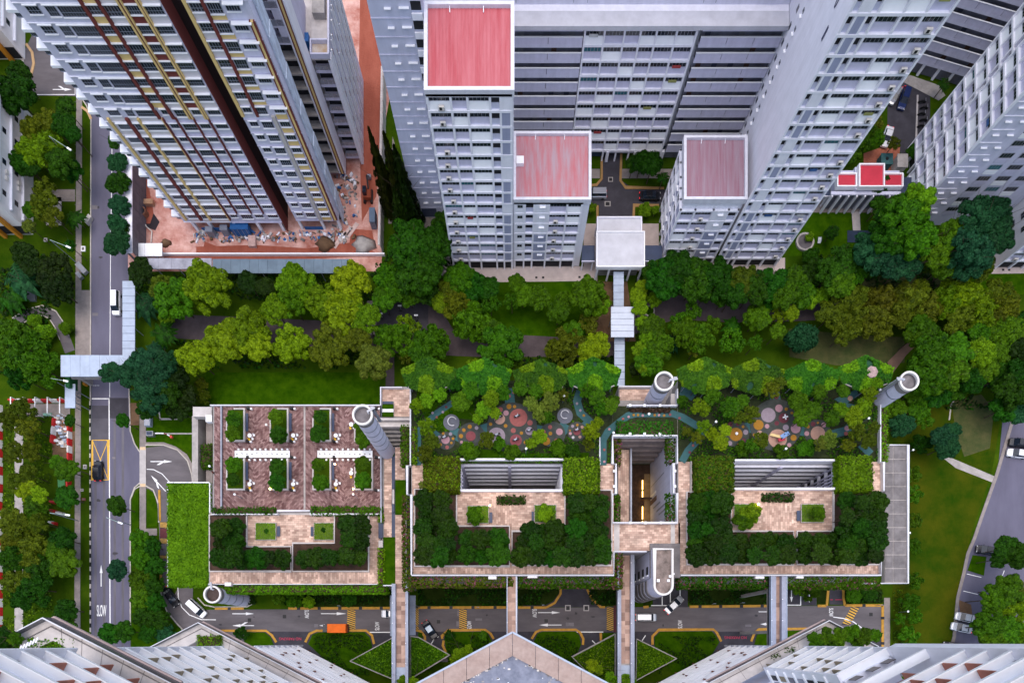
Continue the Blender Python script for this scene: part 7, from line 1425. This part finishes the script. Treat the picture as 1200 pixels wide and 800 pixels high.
r = thing('car_barrier', 'white and red drop barrier arm on the entrance lawn', 'barrier', V3(190, 508, 0)); b = MB(); b.beam(V3(182, 507.5, 1), V3(192, 507.5, 1), .22, .15, WHT2); b.build('post', r); b = MB(); b.beam(V3(192, 507.5, 1), V3(196, 509, 1), .22, .15, MAR); b.build('arm', r); b = MB(); b.beam(V3(196, 509, 1), V3(199, 510.5, 1), .22, .15, WHT2); b.build('arm', r); x, y = W(200.5, 511.5, 1); b = MB(); b.cyl(x, y, .3, .6, 1.1, mat('red_disc', (.6, .07, .05)), 10); b.build('stop_disc', r)
# ---- plastic barriers
BRD = mat('red_barrier_plastic', (.50, .02, .02), .5, .12, 2); BWH = mat('white_barrier_plastic', (.68, .64, .62), .5, .12, 2)
bmA = {}
def barm(m):
    def mk(): b = MB(); b.hexa([(-.95, -.3, 0), (.95, -.3, 0), (.95, .3, 0), (-.95, .3, 0)], [(-.92, -.12, .95), (.92, -.12, .95), (.92, .12, .95), (-.92, .12, .95)], m); b.box(-.7, .7, -.14, .14, .95, 1.0, m); return b.mesh('barrier')
    return proto(('bar', m.name), mk)
def barriers(p, q, place, n, first=0):
    a, c = Vector(W(*p)), Vector(W(*q)); d = c-a; an = math.atan2(d.y, d.x); 
    for i in range(n):
        t = a.lerp(c, (i+.5)/n); m = (BRD, BWH)[(i+first) % 2]; o = put(barm(m), 'plastic_barrier', None, (t.x, t.y, .02), an, (d.length/n/1.95, 1.25, 1))
        tag(o, '%s plastic barrier, %s from the %s %s' % ('red' if m is BRD else 'white', ORD[i//2], 'left' if abs(d.x) > abs(d.y) else 'top', place), 'barrier', 'red and white plastic barriers')
barriers((13, 470), (80, 470), 'of the row above the fenced path', 7); barriers((66, 491), (63, 520), 'at the left of the works pit', 3); barriers((83, 498), (83, 540), 'at the right of the works pit', 5); barriers((1.5, 475), (1.5, 742), 'of the row on the photo edge', 26, 1); barriers((61, 588), (70, 589), 'below the small works pit', 1); barriers((61, 598), (76, 603), 'of the fallen pair on the verge', 2); barriers((82, 563), (82, 571), 'beside the green sheet', 1); barriers((60, 612), (68, 614), 'of the lower stack on the verge', 2, 1)
for i, x in enumerate((12.5, 27, 41, 55.5, 70)):
    r = thing('portal_frame', 'white scaffold portal over the fenced path, %s from the left' % ORD[i], 'portal frame', V3(x, 475, 0), 'white scaffold portals'); a, c = V3(x, 465, 2.4), V3(x, 484, 2.4)
    b = MB(); b.beam(a, c, .18, .15, WHT2); b.build('cross_bar', r)
    for p in (a, c): b = MB(); b.box(p.x-.06, p.x+.06, p.y-.06, p.y+.06, 0, 2.35, WHT2); b.build('post', r)
sheet('works_pit', [(70, 488), (84, 488), (82, 540), (68, 524)], .07, EARTH); rg = random.Random(12); b = MB()
for i in range(90): x, y = W(rg.uniform(67, 82), rg.uniform(488, 525)); s = rg.uniform(.1, .5); b.box(x-s, x+s, y-s*.6, y+s*.6, .07, .1+rg.uniform(.1, .5), rg.choice([PLAST, WHT2, PBL, CONC, mat('salmon_sacking', (.5, .25, .18)), CONC]))
o = stuff(b.build('works_debris')); o['label'] = 'pale sacks and debris inside the works pit barriers'; o['category'] = 'debris'
tag(MB().prism([W(*p, .1) for p in ((67.5, 561), (76, 561), (76, 571), (68, 571))], .06, .12, mat('green_sheet', (.06, .22, .08), .8, .2, 1)).build('ground_sheet'), 'green sheet lying beside the round verge tree', 'sheet')
tag(MB().prism([W(*p, .3) for p in ((50, 484), (60, 483.5), (60, 487), (51, 487))], .06, .3, mat('mint_sheet', (.2, .38, .28), .8, .2, 1)).build('ground_sheet'), 'mint sheet at the end of the fenced path', 'sheet')
for lab, px, py, w, h, z, m in (('dark-lidded white utility pit on the verge above the bridge', 98, 292, 5, 6, .2, WHT2), ('white utility pit on the verge beside the yellow box', 100, 547, 4, 5, .2, CONCL), ('small white utility pit in the left lawn', 54, 281.5, 4, 4, .2, CONCL), ('small pit cover on the verge near the works', 96.5, 574, 3, 3, .15, CONCL), ('reddish pit cover on the verge near the works', 98.5, 585, 4, 3, .15, mat('red_cover', (.3, .08, .07)))):
    x, y = W(px, py); a, c = PL(w)/2, PL(h)/2; r = thing('utility_pit', lab, 'pit cover', (x, y, 0)); b = MB(); b.box(x-a, x+a, y-c, y+c, 0, z, m); b.build('surround', r); b = MB(); b.box(x-a*.55, x+a*.55, y-c*.55, y+c*.55, z, z+.04, CONCD); b.build('lid', r)
tag(MB().prism([W(*p, 1) for p in ((97, 258), (103, 250), (106.5, 253), (101, 262))], .1, .9, mat('pale_slab', (.5, .47, .44))).build('bus_bench'), 'tilted pale bench slab on the road verge', 'bench')
for lab, a, c, w in (('longer silver bin lid on the verge, upper of two', (91, 309), (101, 320), 1.1), ('shorter silver bin lid on the verge, lower of two', (91, 320), (96, 326), .8)): tag(MB().beam(V3(*a, .5), V3(*c, .5), w, .7, ALU).build('bench'), lab, 'bench')
# ---- lamps
GLOW = mat('warm_lamp_glow', (1, .8, .5), .5, 0, 1, emit=(1, .55, .18), estr=30); LAMPW = mat('pale_lamp_glass', (.75, .78, .8), .3, .05, 2); YLW = mat('yellow_lamp_shade', (.75, .45, .02), .5, .1, 2)
def lamp(px, py, z, label, lit, h=3.2, cat='lamp post', group='garden lamps'):
    x, y = W(px, py, z+h); r = thing('garden_lamp', label, cat, (x, y, z), group); b = MB(); b.cyl(x, y, .05, z, z+h, STEEL, 6); b.build('pole', r); b = MB(); b.cyl(x, y, .22, z+h, z+h+.12, LAMPW if not lit else STEEL, 10); b.build('cap', r) if not lit else None
    g_ = MB(); g_.cyl(x, y, .16 if lit else .14, z+h-.22 if not lit else z+h, z+h-.01 if not lit else z+h+.2, GLOW if lit else LAMPW, 10, .12); g_.build('bulb', r)
    if lit:
        l = bpy.data.lights.new('lamp_light', 'POINT'); l.energy = 60; l.color = (1, .6, .25); l.shadow_soft_size = .25; o = bpy.data.objects.new('lamp_light', l); COL.objects.link(o); link(o, r, (x, y, z+h+.5))
for px, py, z, lab in ((315.5, 488.5, ZL, 'lit lamp beside the second upper plaza planter'), (316.5, 572.5, ZL, 'lit lamp below the second lower plaza planter'), (392.5, 543.5, ZL, 'lit lamp under the right long white table'), (414, 572.5, ZL, 'lit lamp near the bottom right plaza planter'), (574, 592, ZP, 'lit lamp on the left terrace beside a lawn square'), (888.5, 590.5, ZP, 'lit lamp on the right terrace beside a lawn square')): lamp(px, py, z, lab, True)
for px, py, z, lab in ((312, 497.5, ZL, 'unlit white lamp left of the second upper planter'), (275, 579, ZL, 'green-capped lamp under the first lower planter'), (414, 579, ZL, 'unlit lamp below the lit one at the plaza corner'), (245.5, 546, ZL-3, 'white globe lamp beside the entrance steps'), (489, 478, ZP, 'white lamp on the left playground lawn'), (588, 454.5, ZP, 'yellow and white lamp above the large left disc'), (661, 463.5, ZP, 'white lamp beside the grey ring disc'), (616.5, 525.5, ZP, 'white lamp at the foot of the large left disc'), (719, 507, ZP, 'white lamp at the void corner'), (760.5, 485, ZP, 'white and yellow lamp on the curved teal path'), (839, 494, ZP, 'white lamp left of the orange disc'), (921, 525.5, ZP, 'blue and yellow lamp at the foot of the large right disc'), (958, 462.5, ZP, 'yellow lamp above the small right disc'), (1018, 490, ZP, 'yellow and white lamp near the right parapet'), (1031.5, 457, ZP, 'yellow lamp at the top right of the playground'), (992, 517.5, ZP, 'pale lamp below the right teal path'), (1071, 476.5, 0, 'yellow lamp in the trees right of the podium'), (1070, 527, 0, 'upper yellow lamp on the right lawn edge'), (1066, 624, 0, 'middle yellow lamp beside the concrete deck'), (1064, 716, 0, 'lower yellow lamp on the right lawn edge')): lamp(px, py, z, lab, False)
for px, py in ((958, 462.5), (1018, 490), (1031.5, 457), (1071, 476.5), (1070, 527), (1066, 624), (1064, 716)): pass
def street(hx, hy, bx, by, label):
    z = 8.5; h = V3(hx, hy, z); f = V3(bx, by, 0); r = thing('street_lamp', label, 'street lamp', f, 'street lamps along the main road'); b = MB(); b.tube(f, (f.x, f.y, z-.5), .1, STEEL, 8, .06); b.build('pole', r); b = MB(); b.tube((f.x, f.y, z-.5), h, .05, mat('pale_green_pole', (.35, .45, .42))); b.build('arm', r); d = (h-Vector((f.x, f.y, z))).normalized(); b = MB(); b.beam(h-d*.3, h+d*.7, .35, .14, WHT2); b.build('lamp_head', r)
for a in ((80, 174, 91, 196, 'street lamp beside the deep green tree at the top left'), (79, 289, 92, 310, 'street lamp above the two silver bins'), (76, 446, 92, 462, 'street lamp just below the pedestrian bridge'), (78, 603, 92, 610, 'street lamp over the fallen barriers'), (140, 612, 154, 615, 'street lamp right of the main road')): street(*a)
for i, (x, y) in enumerate(((349, 711), (400, 710), (560.5, 711.5), (636, 709), (834, 707.5), (867, 706.5), (1027, 709))):
    p = V3(x, y, 0); r = thing('sign_post', 'small pale sign post on the service road kerb, %s from the left' % ORD[i], 'sign post', p, 'sign posts on the service road kerb'); b = MB(); b.cyl(p.x, p.y, .06, 0, 2.2, ALU, 6); b.build('post', r); b = MB(); b.box(p.x-.25, p.x+.25, p.y-.04, p.y+.04, 1.6, 2.2, PBL); b.build('plate', r)
# ---- plaza furniture
def bench(px, z, label, m=NAVY, group='dark benches'):
    X0, Y1_ = W(px[0], px[2], z+.45); X1, Y0_ = W(px[1], px[3], z+.45); r = thing('bench', label, 'bench', ((X0+X1)/2, (Y0_+Y1_)/2, z), group); b = MB(); b.box(X0, X1, Y0_, Y1_, z+.36, z+.46, m); b.build('seat', r)
    for t in (.12, .88): b = MB(); b.box(X0+.05, X1-.05, Y0_+(Y1_-Y0_)*t-.1, Y0_+(Y1_-Y0_)*t+.1, z, z+.36, CONC); b.build('leg', r)
pn = 0
for j, cy in enumerate((498, 555)):
    for i, cx in enumerate((275, 326, 376, 425)):
        x0, x1, y0, y1 = cx-10, cx+12, cy-20, cy+19; pn += 1; nm = '%s planter, %s row' % (ORD[i], ('upper', 'lower')[j])
        X0, Y1_ = W(x0, y0, ZL+.5); X1, Y0_ = W(x1, y1, ZL+.5); r = thing('planter', 'concrete plaza planter, %s from left in the %s row' % (ORD[i], ('upper', 'lower')[j]), 'planter', ((X0+X1)/2, (Y0_+Y1_)/2, ZL), 'red plaza planters')
        for q in ((X0, X1, Y0_, Y0_+.3), (X1-.3, X1, Y0_+.3, Y1_), (X0, X0+.25, Y0_+.3, Y1_-2), (X0+1.5, X1-.3, Y1_-.25, Y1_)): b = MB(); b.box(*q, ZL, ZL+.55, CONCL); b.build('wall', r)
        b = MB(); b.box(X0+.3, X1-.35, Y0_+.35, Y1_-.35, ZL+.04, ZL+.4, GRASS); b.build('planting', r)
        s = 1 if i % 2 == 0 or True else -1
        if i < 3 : bench((x1+.8, x1+3.6, y0+6, y0+27), ZL, 'dark bench right of the plaza\'s '+nm)
        x, y = W(x1+5.5 if i < 3 else x0-3.5, cy+12 if i < 3 else cy-1, ZL+.7); t = thing('cafe_table', 'round white table beside the plaza\'s '+nm, 'table', (x, y, ZL), 'round cafe tables'); b = MB(); b.cyl(x, y, .42, ZL+.7, ZL+.75, WHT2, 14); b.build('table_top', t); b = MB(); b.cyl(x, y, .05, ZL+.03, ZL+.7, STEEL, 6); b.build('stem', t)
        for k, a in enumerate((.3, 1.5, 4.6) if j else (.2, -.9, 4.4)):
            ym = k == 2; cx_, cy_ = x+.75*math.cos(a), y+.75*math.sin(a); c = thing('chair', '%s chair at the table by the plaza\'s %s%s' % ('yellow' if ym else 'white', nm, '' if ym else (', nearer', ', farther')[k]), 'chair', (cx_, cy_, ZL), 'plaza chairs'); mm = YLW if ym else WHT2
            b = MB(); b.box(cx_-.2, cx_+.2, cy_-.2, cy_+.2, ZL+.42, ZL+.47, mm); b.build('seat', c); b = MB(); b.box(cx_-.2, cx_+.2, cy_+.16, cy_+.2, ZL+.47, ZL+.85, mm); b.build('backrest', c)
            for dx in (-.16, .16):
                for dy in (-.16, .16): put(bxm('leg', -.02, .02, -.02, .02, 0, .39, STEEL), 'leg', c, (cx_+dx, cy_+dy, ZL+.03))
        for (qx, qy) in ((x1+4.5, y0+.5), (x1+4, y1)):
            x, y = W(qx, qy, ZL+.5); b = MB(); b.box(x-.35, x+.15, y-.2, y+.2, ZL+.03, ZL+.95, BLK); b.box(x+.25, x+.6, y-.17, y+.17, ZL+.03, ZL+.5, WHT2)
            tag(b.build('bin_pair'), 'black and white bins at the %s of the plaza\'s %s' % ('top' if qy < cy else 'foot', nm), 'bins', 'plaza bins')
for k, (x0, x1) in enumerate(((275, 339.5), (372, 436.5))):
    X0, Y1_ = W(x0, 527.7, ZL+.76); X1, Y0_ = W(x1, 535.8, ZL+.76); r = thing('long_table', 'long white communal table on the %s half of the red plaza' % ('left', 'right')[k], 'table', ((X0+X1)/2, (Y0_+Y1_)/2, ZL), 'long white tables')
    n = 6
    for i in range(n): b = MB(); b.box(X0+(X1-X0)*i/n+.01, X0+(X1-X0)*(i+1)/n-.01, Y0_, Y1_, ZL+.7, ZL+.76, WHT2); b.build('table_top', r)
    for i in range(7):
        b = MB(); x = X0+.3+(X1-X0-.6)*i/6; b.box(x-.05, x+.05, Y0_+.2, Y1_-.2, ZL+.03, ZL+.7, STEEL); b.build('trestle', r)
    for i in range(11):
        b = MB(); x = X0+.5+(X1-X0-1)*i/10; b.cyl(x, (Y0_+Y1_)/2+RNG.uniform(-.1, .1), .1, ZL+.76, ZL+.98, BLK, 8); tag(b.build('table_pot'), 'black pot on the %s long table, %s from the left' % (('left', 'right')[k], ORD[i]), 'pot', 'pots on the long tables')
    for i in range(10):
        for s in (0, 1):
            x = X0+.6+(X1-X0-1.2)*i/9; y = (Y0_-.35, Y1_+.35)[s]; o = put(bxm('stool', -.17, .17, -.17, .17, .03, .48, WHT2), 'stool', None, (x, y, ZL)); tag(o, 'white stool %s the %s long table, %s from the left' % (('below', 'above')[s], ('left', 'right')[k], ORD[i]), 'stool', 'stools at the long tables')
# ---- terrace lawns, bed walls and benches
LWN2 = mat('clipped_lawn', (.055, .105, .010), .95, .25, .8, bump=.4, bscale=9, col2=(.10, .16, .025))
for px, z, lab in (((547, 573, 592, 613), ZP, 'square lawn left of the lit lamp on the left terrace'), ((626, 652, 591, 612), ZP, 'square lawn left of the void on the main terrace'), ((860, 889, 590, 611), ZP, 'square lawn left of the lit lamp on the right terrace'), ((939, 966, 590, 612), ZP, 'square lawn at the right of the right terrace'), ((299, 323.5, 612, 632.5), ZL-.5, 'left square lawn on the lower terrace'), ((367.5, 391, 612, 632.5), ZL-.5, 'right square lawn on the lower terrace')):
    X0, Y1_ = W(px[0], px[2], z+.4); X1, Y0_ = W(px[1], px[3], z+.4); r = thing('lawn_planter', lab, 'planter', ((X0+X1)/2, (Y0_+Y1_)/2, z), 'square terrace lawns'); b = MB(); b.box(X0+.14, X1-.14, Y0_+.14, Y1_-.14, z, z+.4, LWN2); b.build('turf', r); b = MB(); b.ribbon([(X0+.07, Y0_+.07), (X1-.07, Y0_+.07), (X1-.07, Y1_-.07), (X0+.07, Y1_-.07)], .14, z, z+.36, CONC, closed=True); b.build('kerb', r)
    g_ = MB()
    for i in range(700): g_.leaf((RNG.uniform(X0+.1, X1-.1), RNG.uniform(Y0_+.1, Y1_-.1), z+.42), (RNG.gauss(0, .5), RNG.gauss(0, .5), 1), RNG.uniform(.1, .2), LF_ROOF)
    stuff(g_.build('grass', r))
for px, z, lab in (((573.5, 577, 600, 612), ZP, 'dark bench right of the left terrace lawn'), ((623, 625.5, 599, 611), ZP, 'dark bench left of the lawn by the void'), ((934, 938, 598, 610), ZP, 'dark bench left of the right terrace lawn'), ((324.5, 328, 616, 628), ZL-.5, 'dark bench on the lower terrace, left lawn'), ((364, 367, 617, 628), ZL-.5, 'dark bench on the lower terrace, right lawn')): bench(px, z, lab)
def bedwall(px, z, label):
    P = [W(x, y, z+.4) for x, y in px]; cx = sum(p[0] for p in P)/len(P); cy = sum(p[1] for p in P)/len(P); r = thing('planting_bed', label, 'planting bed', (cx, cy, z), 'raised planting beds'); b = MB(); b.ribbon(P, .22, z, z+.5, CONCL, closed=True); b.build('wall', r); b = MB(); b.prism(P, z+.04, z+.3, SOIL); b.build('soil', r)
for px, z, lab in (([(486, 573), (535, 573), (535, 616), (597, 616), (597, 663), (486, 663)], ZP, 'raised bed in an L at the left of the main terrace'), ([(600, 622), (662, 622), (662, 574), (717, 574), (717, 662), (600, 662)], ZP, 'raised bed in an L left of the void'), ([(805, 576), (857, 576), (857, 622), (930, 622), (930, 661), (805, 661)], ZP, 'raised bed in an L right of the void'), ([(934, 622), (977, 622), (977, 576), (1031, 576), (1031, 661), (934, 661)], ZP, 'raised bed in an L at the right of the main terrace'), ([(245.5, 603), (289, 603), (289, 640), (341, 640), (341, 669), (245.5, 669)], ZL-.5, 'raised bed in an L at the left of the lower terrace'), ([(343, 636), (392, 636), (392, 603), (432, 603), (432, 669), (343, 669)], ZL-.5, 'raised bed in an L at the right of the lower terrace')): bedwall(px, z, lab)
for x0, x1, y, lab in ((618, 630, 674.5, 'white box on the parapet left of the longest footbridge'), (572, 582, 676, 'white box on the parapet left of the pale footbridge'), (885, 896, 675.5, 'white box on the parapet left of the blue-grey footbridge'), (933, 942, 675, 'white box on the parapet right of the blue-grey footbridge'), (263, 271, 684, 'white box on the lower terrace edge above the round tower')):
    z = ZP if y < 680 and x0 > 400 else ZL; X0, Y1_ = W(x0, y-2.3, z+.3); X1, Y0_ = W(x1, y+2.3, z+.3); r = thing('parapet_box', lab, 'box', ((X0+X1)/2, (Y0_+Y1_)/2, z-.6), 'white boxes on the parapets'); b = MB(); b.box(X0, X1, Y0_, Y1_, z-.6, z+.25, CONCL); b.build('body', r); b = MB(); b.box(X0+.1, X1-.1, Y0_+.1, Y1_-.1, z+.25, z+.3, WHT2); b.build('lid', r)
# ---- play equipment
def play(px, py, label, fn): x, y = W(px, py, ZP); r = thing('play_equipment', label, 'play equipment', (x, y, ZP), 'play equipment'); fn(x, y, r)
def rocker(x, y, r):
    b = MB(); b.cyl(x, y, .12, ZP+.1, ZP+.5, STEEL, 8); b.build('spring', r); b = MB(); b.beam((x-.6, y-.2, ZP+.6), (x+.6, y+.2, ZP+.6), .3, .2, BLK); b.build('seat', r); b = MB(); b.beam((x-.1, y-.35, ZP+.95), (x+.1, y+.35, ZP+.95), .07, .07, ALU); b.build('handle', r); b = MB(); b.beam((x-.35, y-.1, ZP+.72), (x+.2, y+.07, ZP+.72), .2, .12, PBL); b.build('panel', r)
for px, py, lab in ((606, 488.5, 'rocker on the large salmon disc'), (604.5, 516, 'rocker on the red disc below the salmon one'), (582.5, 510, 'rocker on the lilac disc'), (585.5, 489.5, 'rocker on the peach disc at the upper left'), (620.5, 505, 'blue rocker on the small lilac disc'), (521.5, 513, 'rocker on the small pink disc'), (676, 504.5, 'rocker on the small red disc')): play(px, py, lab, rocker)
def spinner(x, y, r):
    for a in range(4): b = MB(); c, s = math.cos(a*1.571+.2), math.sin(a*1.571+.2); b.beam((x+c*.08, y+s*.08, ZP+.5), (x+c*.5, y+s*.5, ZP+.5), .24, .1, WHT2); b.build('seat', r)
    b = MB(); b.cyl(x, y, .1, ZP+.1, ZP+.45, STEEL, 8); b.build('post', r)
play(919, 489.5, 'white four-seat spinner on the maroon disc', spinner); play(862.5, 508.5, 'tiny white spinner on the orange disc', lambda x, y, r: (MB().cyl(x, y, .28, ZP+.3, ZP+.4, WHT2, 10).build('seat', r), MB().cyl(x, y, .07, ZP+.1, ZP+.3, STEEL, 8).build('post', r)))
def slide(x, y, r):
    b = MB(); b.beam((x-1.9, y+.75, ZP+.3), (x-.2, y-.1, ZP+1.3), .5, .1, mat('cream_slide', (.65, .48, .22), .4)); b.build('chute', r); b = MB(); b.beam((x-.3, y-.2, ZP+1.4), (x+1.1, y+.7, ZP+1.4), .8, .1, mat('blue_play_roof', (.18, .30, .55), .5)); b.build('platform', r); b = MB(); b.beam((x-.7, y-.6, ZP+1.0), (x+.5, y-.35, ZP+1.0), .6, .3, mat('red_play_panel', (.35, .02, .04), .5)); b.build('side_panel', r)
    for dx, dy in ((-.2, -.4), (.9, .3), (.2, .3), (.6, .8)): b = MB(); b.cyl(x+dx, y+dy, .07, ZP+.1, ZP+1.9, BLK, 8); b.build('post', r)
play(913.5, 514, 'slide with blue platform and red panel on the big peach disc', slide)
# ---- odds and ends
r = thing('round_planter', 'round grey planter with a bush beside the tall slab block', 'planter', V3(942.5, 284.5, 0)); x, y = W(942.5, 284.5); b = MB(); b.ring(x, y, 1.6, 2.0, 0, .5, CONC, 24); b.build('rim', r); b = MB(); b.cyl(x, y, 1.6, 0, .2, ASPHM, 24); b.build('gravel', r); put(CR['glossy'][0], 'bush', r, (x+.9, y+.8, .5), 0, (1.1, 1.1, 1), LF_BRIGHT)
r = thing('round_planter', 'round kerbed grass ring below the yellow-green tree right of the silver canopy', 'planter', V3(760.5, 365, 0)); x, y = W(760.5, 365); b = MB(); b.ring(x, y, .95, 1.25, 0, .35, CONC, 20); b.build('rim', r); b = MB(); b.cyl(x, y, .95, 0, .25, LAWN, 20); b.build('turf', r)
for i, (px, py) in enumerate(((470, 363), (448, 372), (489, 374))):
    x, y = W(px, py); r = thing('exercise_station', ('white exercise machine at the top of the dark path plaza', 'exercise machine at the left of the dark path plaza', 'exercise machine at the right of the dark path plaza')[i], 'exercise machine', (x, y, .07), 'exercise machines'); b = MB(); b.cyl(x, y, .07, .07, 1.6, ALU, 8); b.build('post', r); b = MB(); b.beam((x-.4, y, 1.6), (x+.4, y, 1.6), .3, .15, WHT2); b.build('top_bar', r); b = MB(); b.box(x-.3, x+.3, y-.6, y-.3, .4, .5, BLK); b.build('foot_rest', r)
r = thing('bench', 'white slatted bench beside the round grey planter', 'bench', V3(961, 281, 0)); 
for i in range(4): b = MB(); b.beam(V3(959.5+i*.9, 278, .45), V3(958.5+i*.9, 285, .45), .12, .06, WHT2); b.build('slat', r)
b = MB(); b.box(*W(958.5, 0)[:1], *W(962, 0)[:1], W(0, 284)[1], W(0, 279)[1], .0, .4, STEEL); b.build('frame', r)
tag(MB().prism([W(*p, .5) for p in ((32, 341), (41, 338), (41, 352), (32, 352))], .02, .5, ALU).build('utility_cover'), 'grey metal cover under the banana plants at the left', 'cover')
tag(MB().prism([W(*p, .2) for p in ((1116, 325), (1124, 325), (1124, 341), (1116, 341))], .02, .16, PAVEP).build('path_slab'), 'white path stub below the east block trees', 'path')
# ---- one pedestrian beside the plaza steps
def person(px, py, z, label, top, legs, ang):
    x, y = W(px, py, z); r = thing('person', label, 'person', (x, y, z)); r.rotation_euler = (0, 0, ang)
    V = [(0, 0, .92, .13), (0, .01, 1.12, .13), (0, .01, 1.34, .15), (0, .02, 1.48, .065), (0, .04, 1.58, .085), (0, .05, 1.70, .08), (-.19, .01, 1.40, .06), (-.25, -.02, 1.14, .045), (-.22, .12, .92, .035), (-.2, .16, .84, .03), (.19, .01, 1.40, .06), (.25, -.06, 1.15, .045), (.26, -.04, .92, .035), (.26, -.02, .84, .03), (-.1, .02, .86, .09), (-.11, .14, .5, .065), (-.11, .06, .1, .045), (-.11, .2, .04, .04), (.1, 0, .86, .09), (.11, -.04, .5, .065), (.11, -.2, .12, .045), (.11, -.08, .04, .04)]
    E_ = [(0, 1), (1, 2), (2, 3), (3, 4), (4, 5), (2, 6), (6, 7), (7, 8), (8, 9), (2, 10), (10, 11), (11, 12), (12, 13), (0, 14), (14, 15), (15, 16), (16, 17), (0, 18), (18, 19), (19, 20), (20, 21)]
    me = bpy.data.meshes.new('body'); me.from_pydata([v[:3] for v in V], E_, []); o = bpy.data.objects.new('tmp', me); COL.objects.link(o)
    sk = o.modifiers.new('s', 'SKIN'); o.modifiers.new('ss', 'SUBSURF').levels = 1
    for i, v in enumerate(V): me.skin_vertices[0].data[i].radius = (v[3], v[3]); me.skin_vertices[0].data[i].use_root = (i == 0)
    dg = bpy.context.evaluated_depsgraph_get(); m2 = bpy.data.meshes.new_from_object(o.evaluated_get(dg)); bpy.data.objects.remove(o); m2.name = 'body'; m2.materials.clear()
    for m in (top, legs, mat('skin', (.38, .22, .15), .6)): m2.materials.append(m)
    for f in m2.polygons: c = f.center; f.material_index = 2 if c.z > 1.5 or (c.z < .93 and abs(c.x) > .17) else (0 if c.z > .9 else 1); f.use_smooth = True
    ob = bpy.data.objects.new('body', m2); COL.objects.link(ob); ob.parent = r
    h = MB(); h.cyl(0, .03, .095, 1.68, 1.8, mat('black_hair', (.01, .008, .008)), 12, .05); hm = h.mesh('hair'); ob = bpy.data.objects.new('hair', hm); COL.objects.link(ob); ob.parent = r
person(252.5, 555, ZL-.3, 'person in dark red top walking beside the plaza steps', mat('dark_red_cloth', (.16, .03, .02)), BLK, -.9)
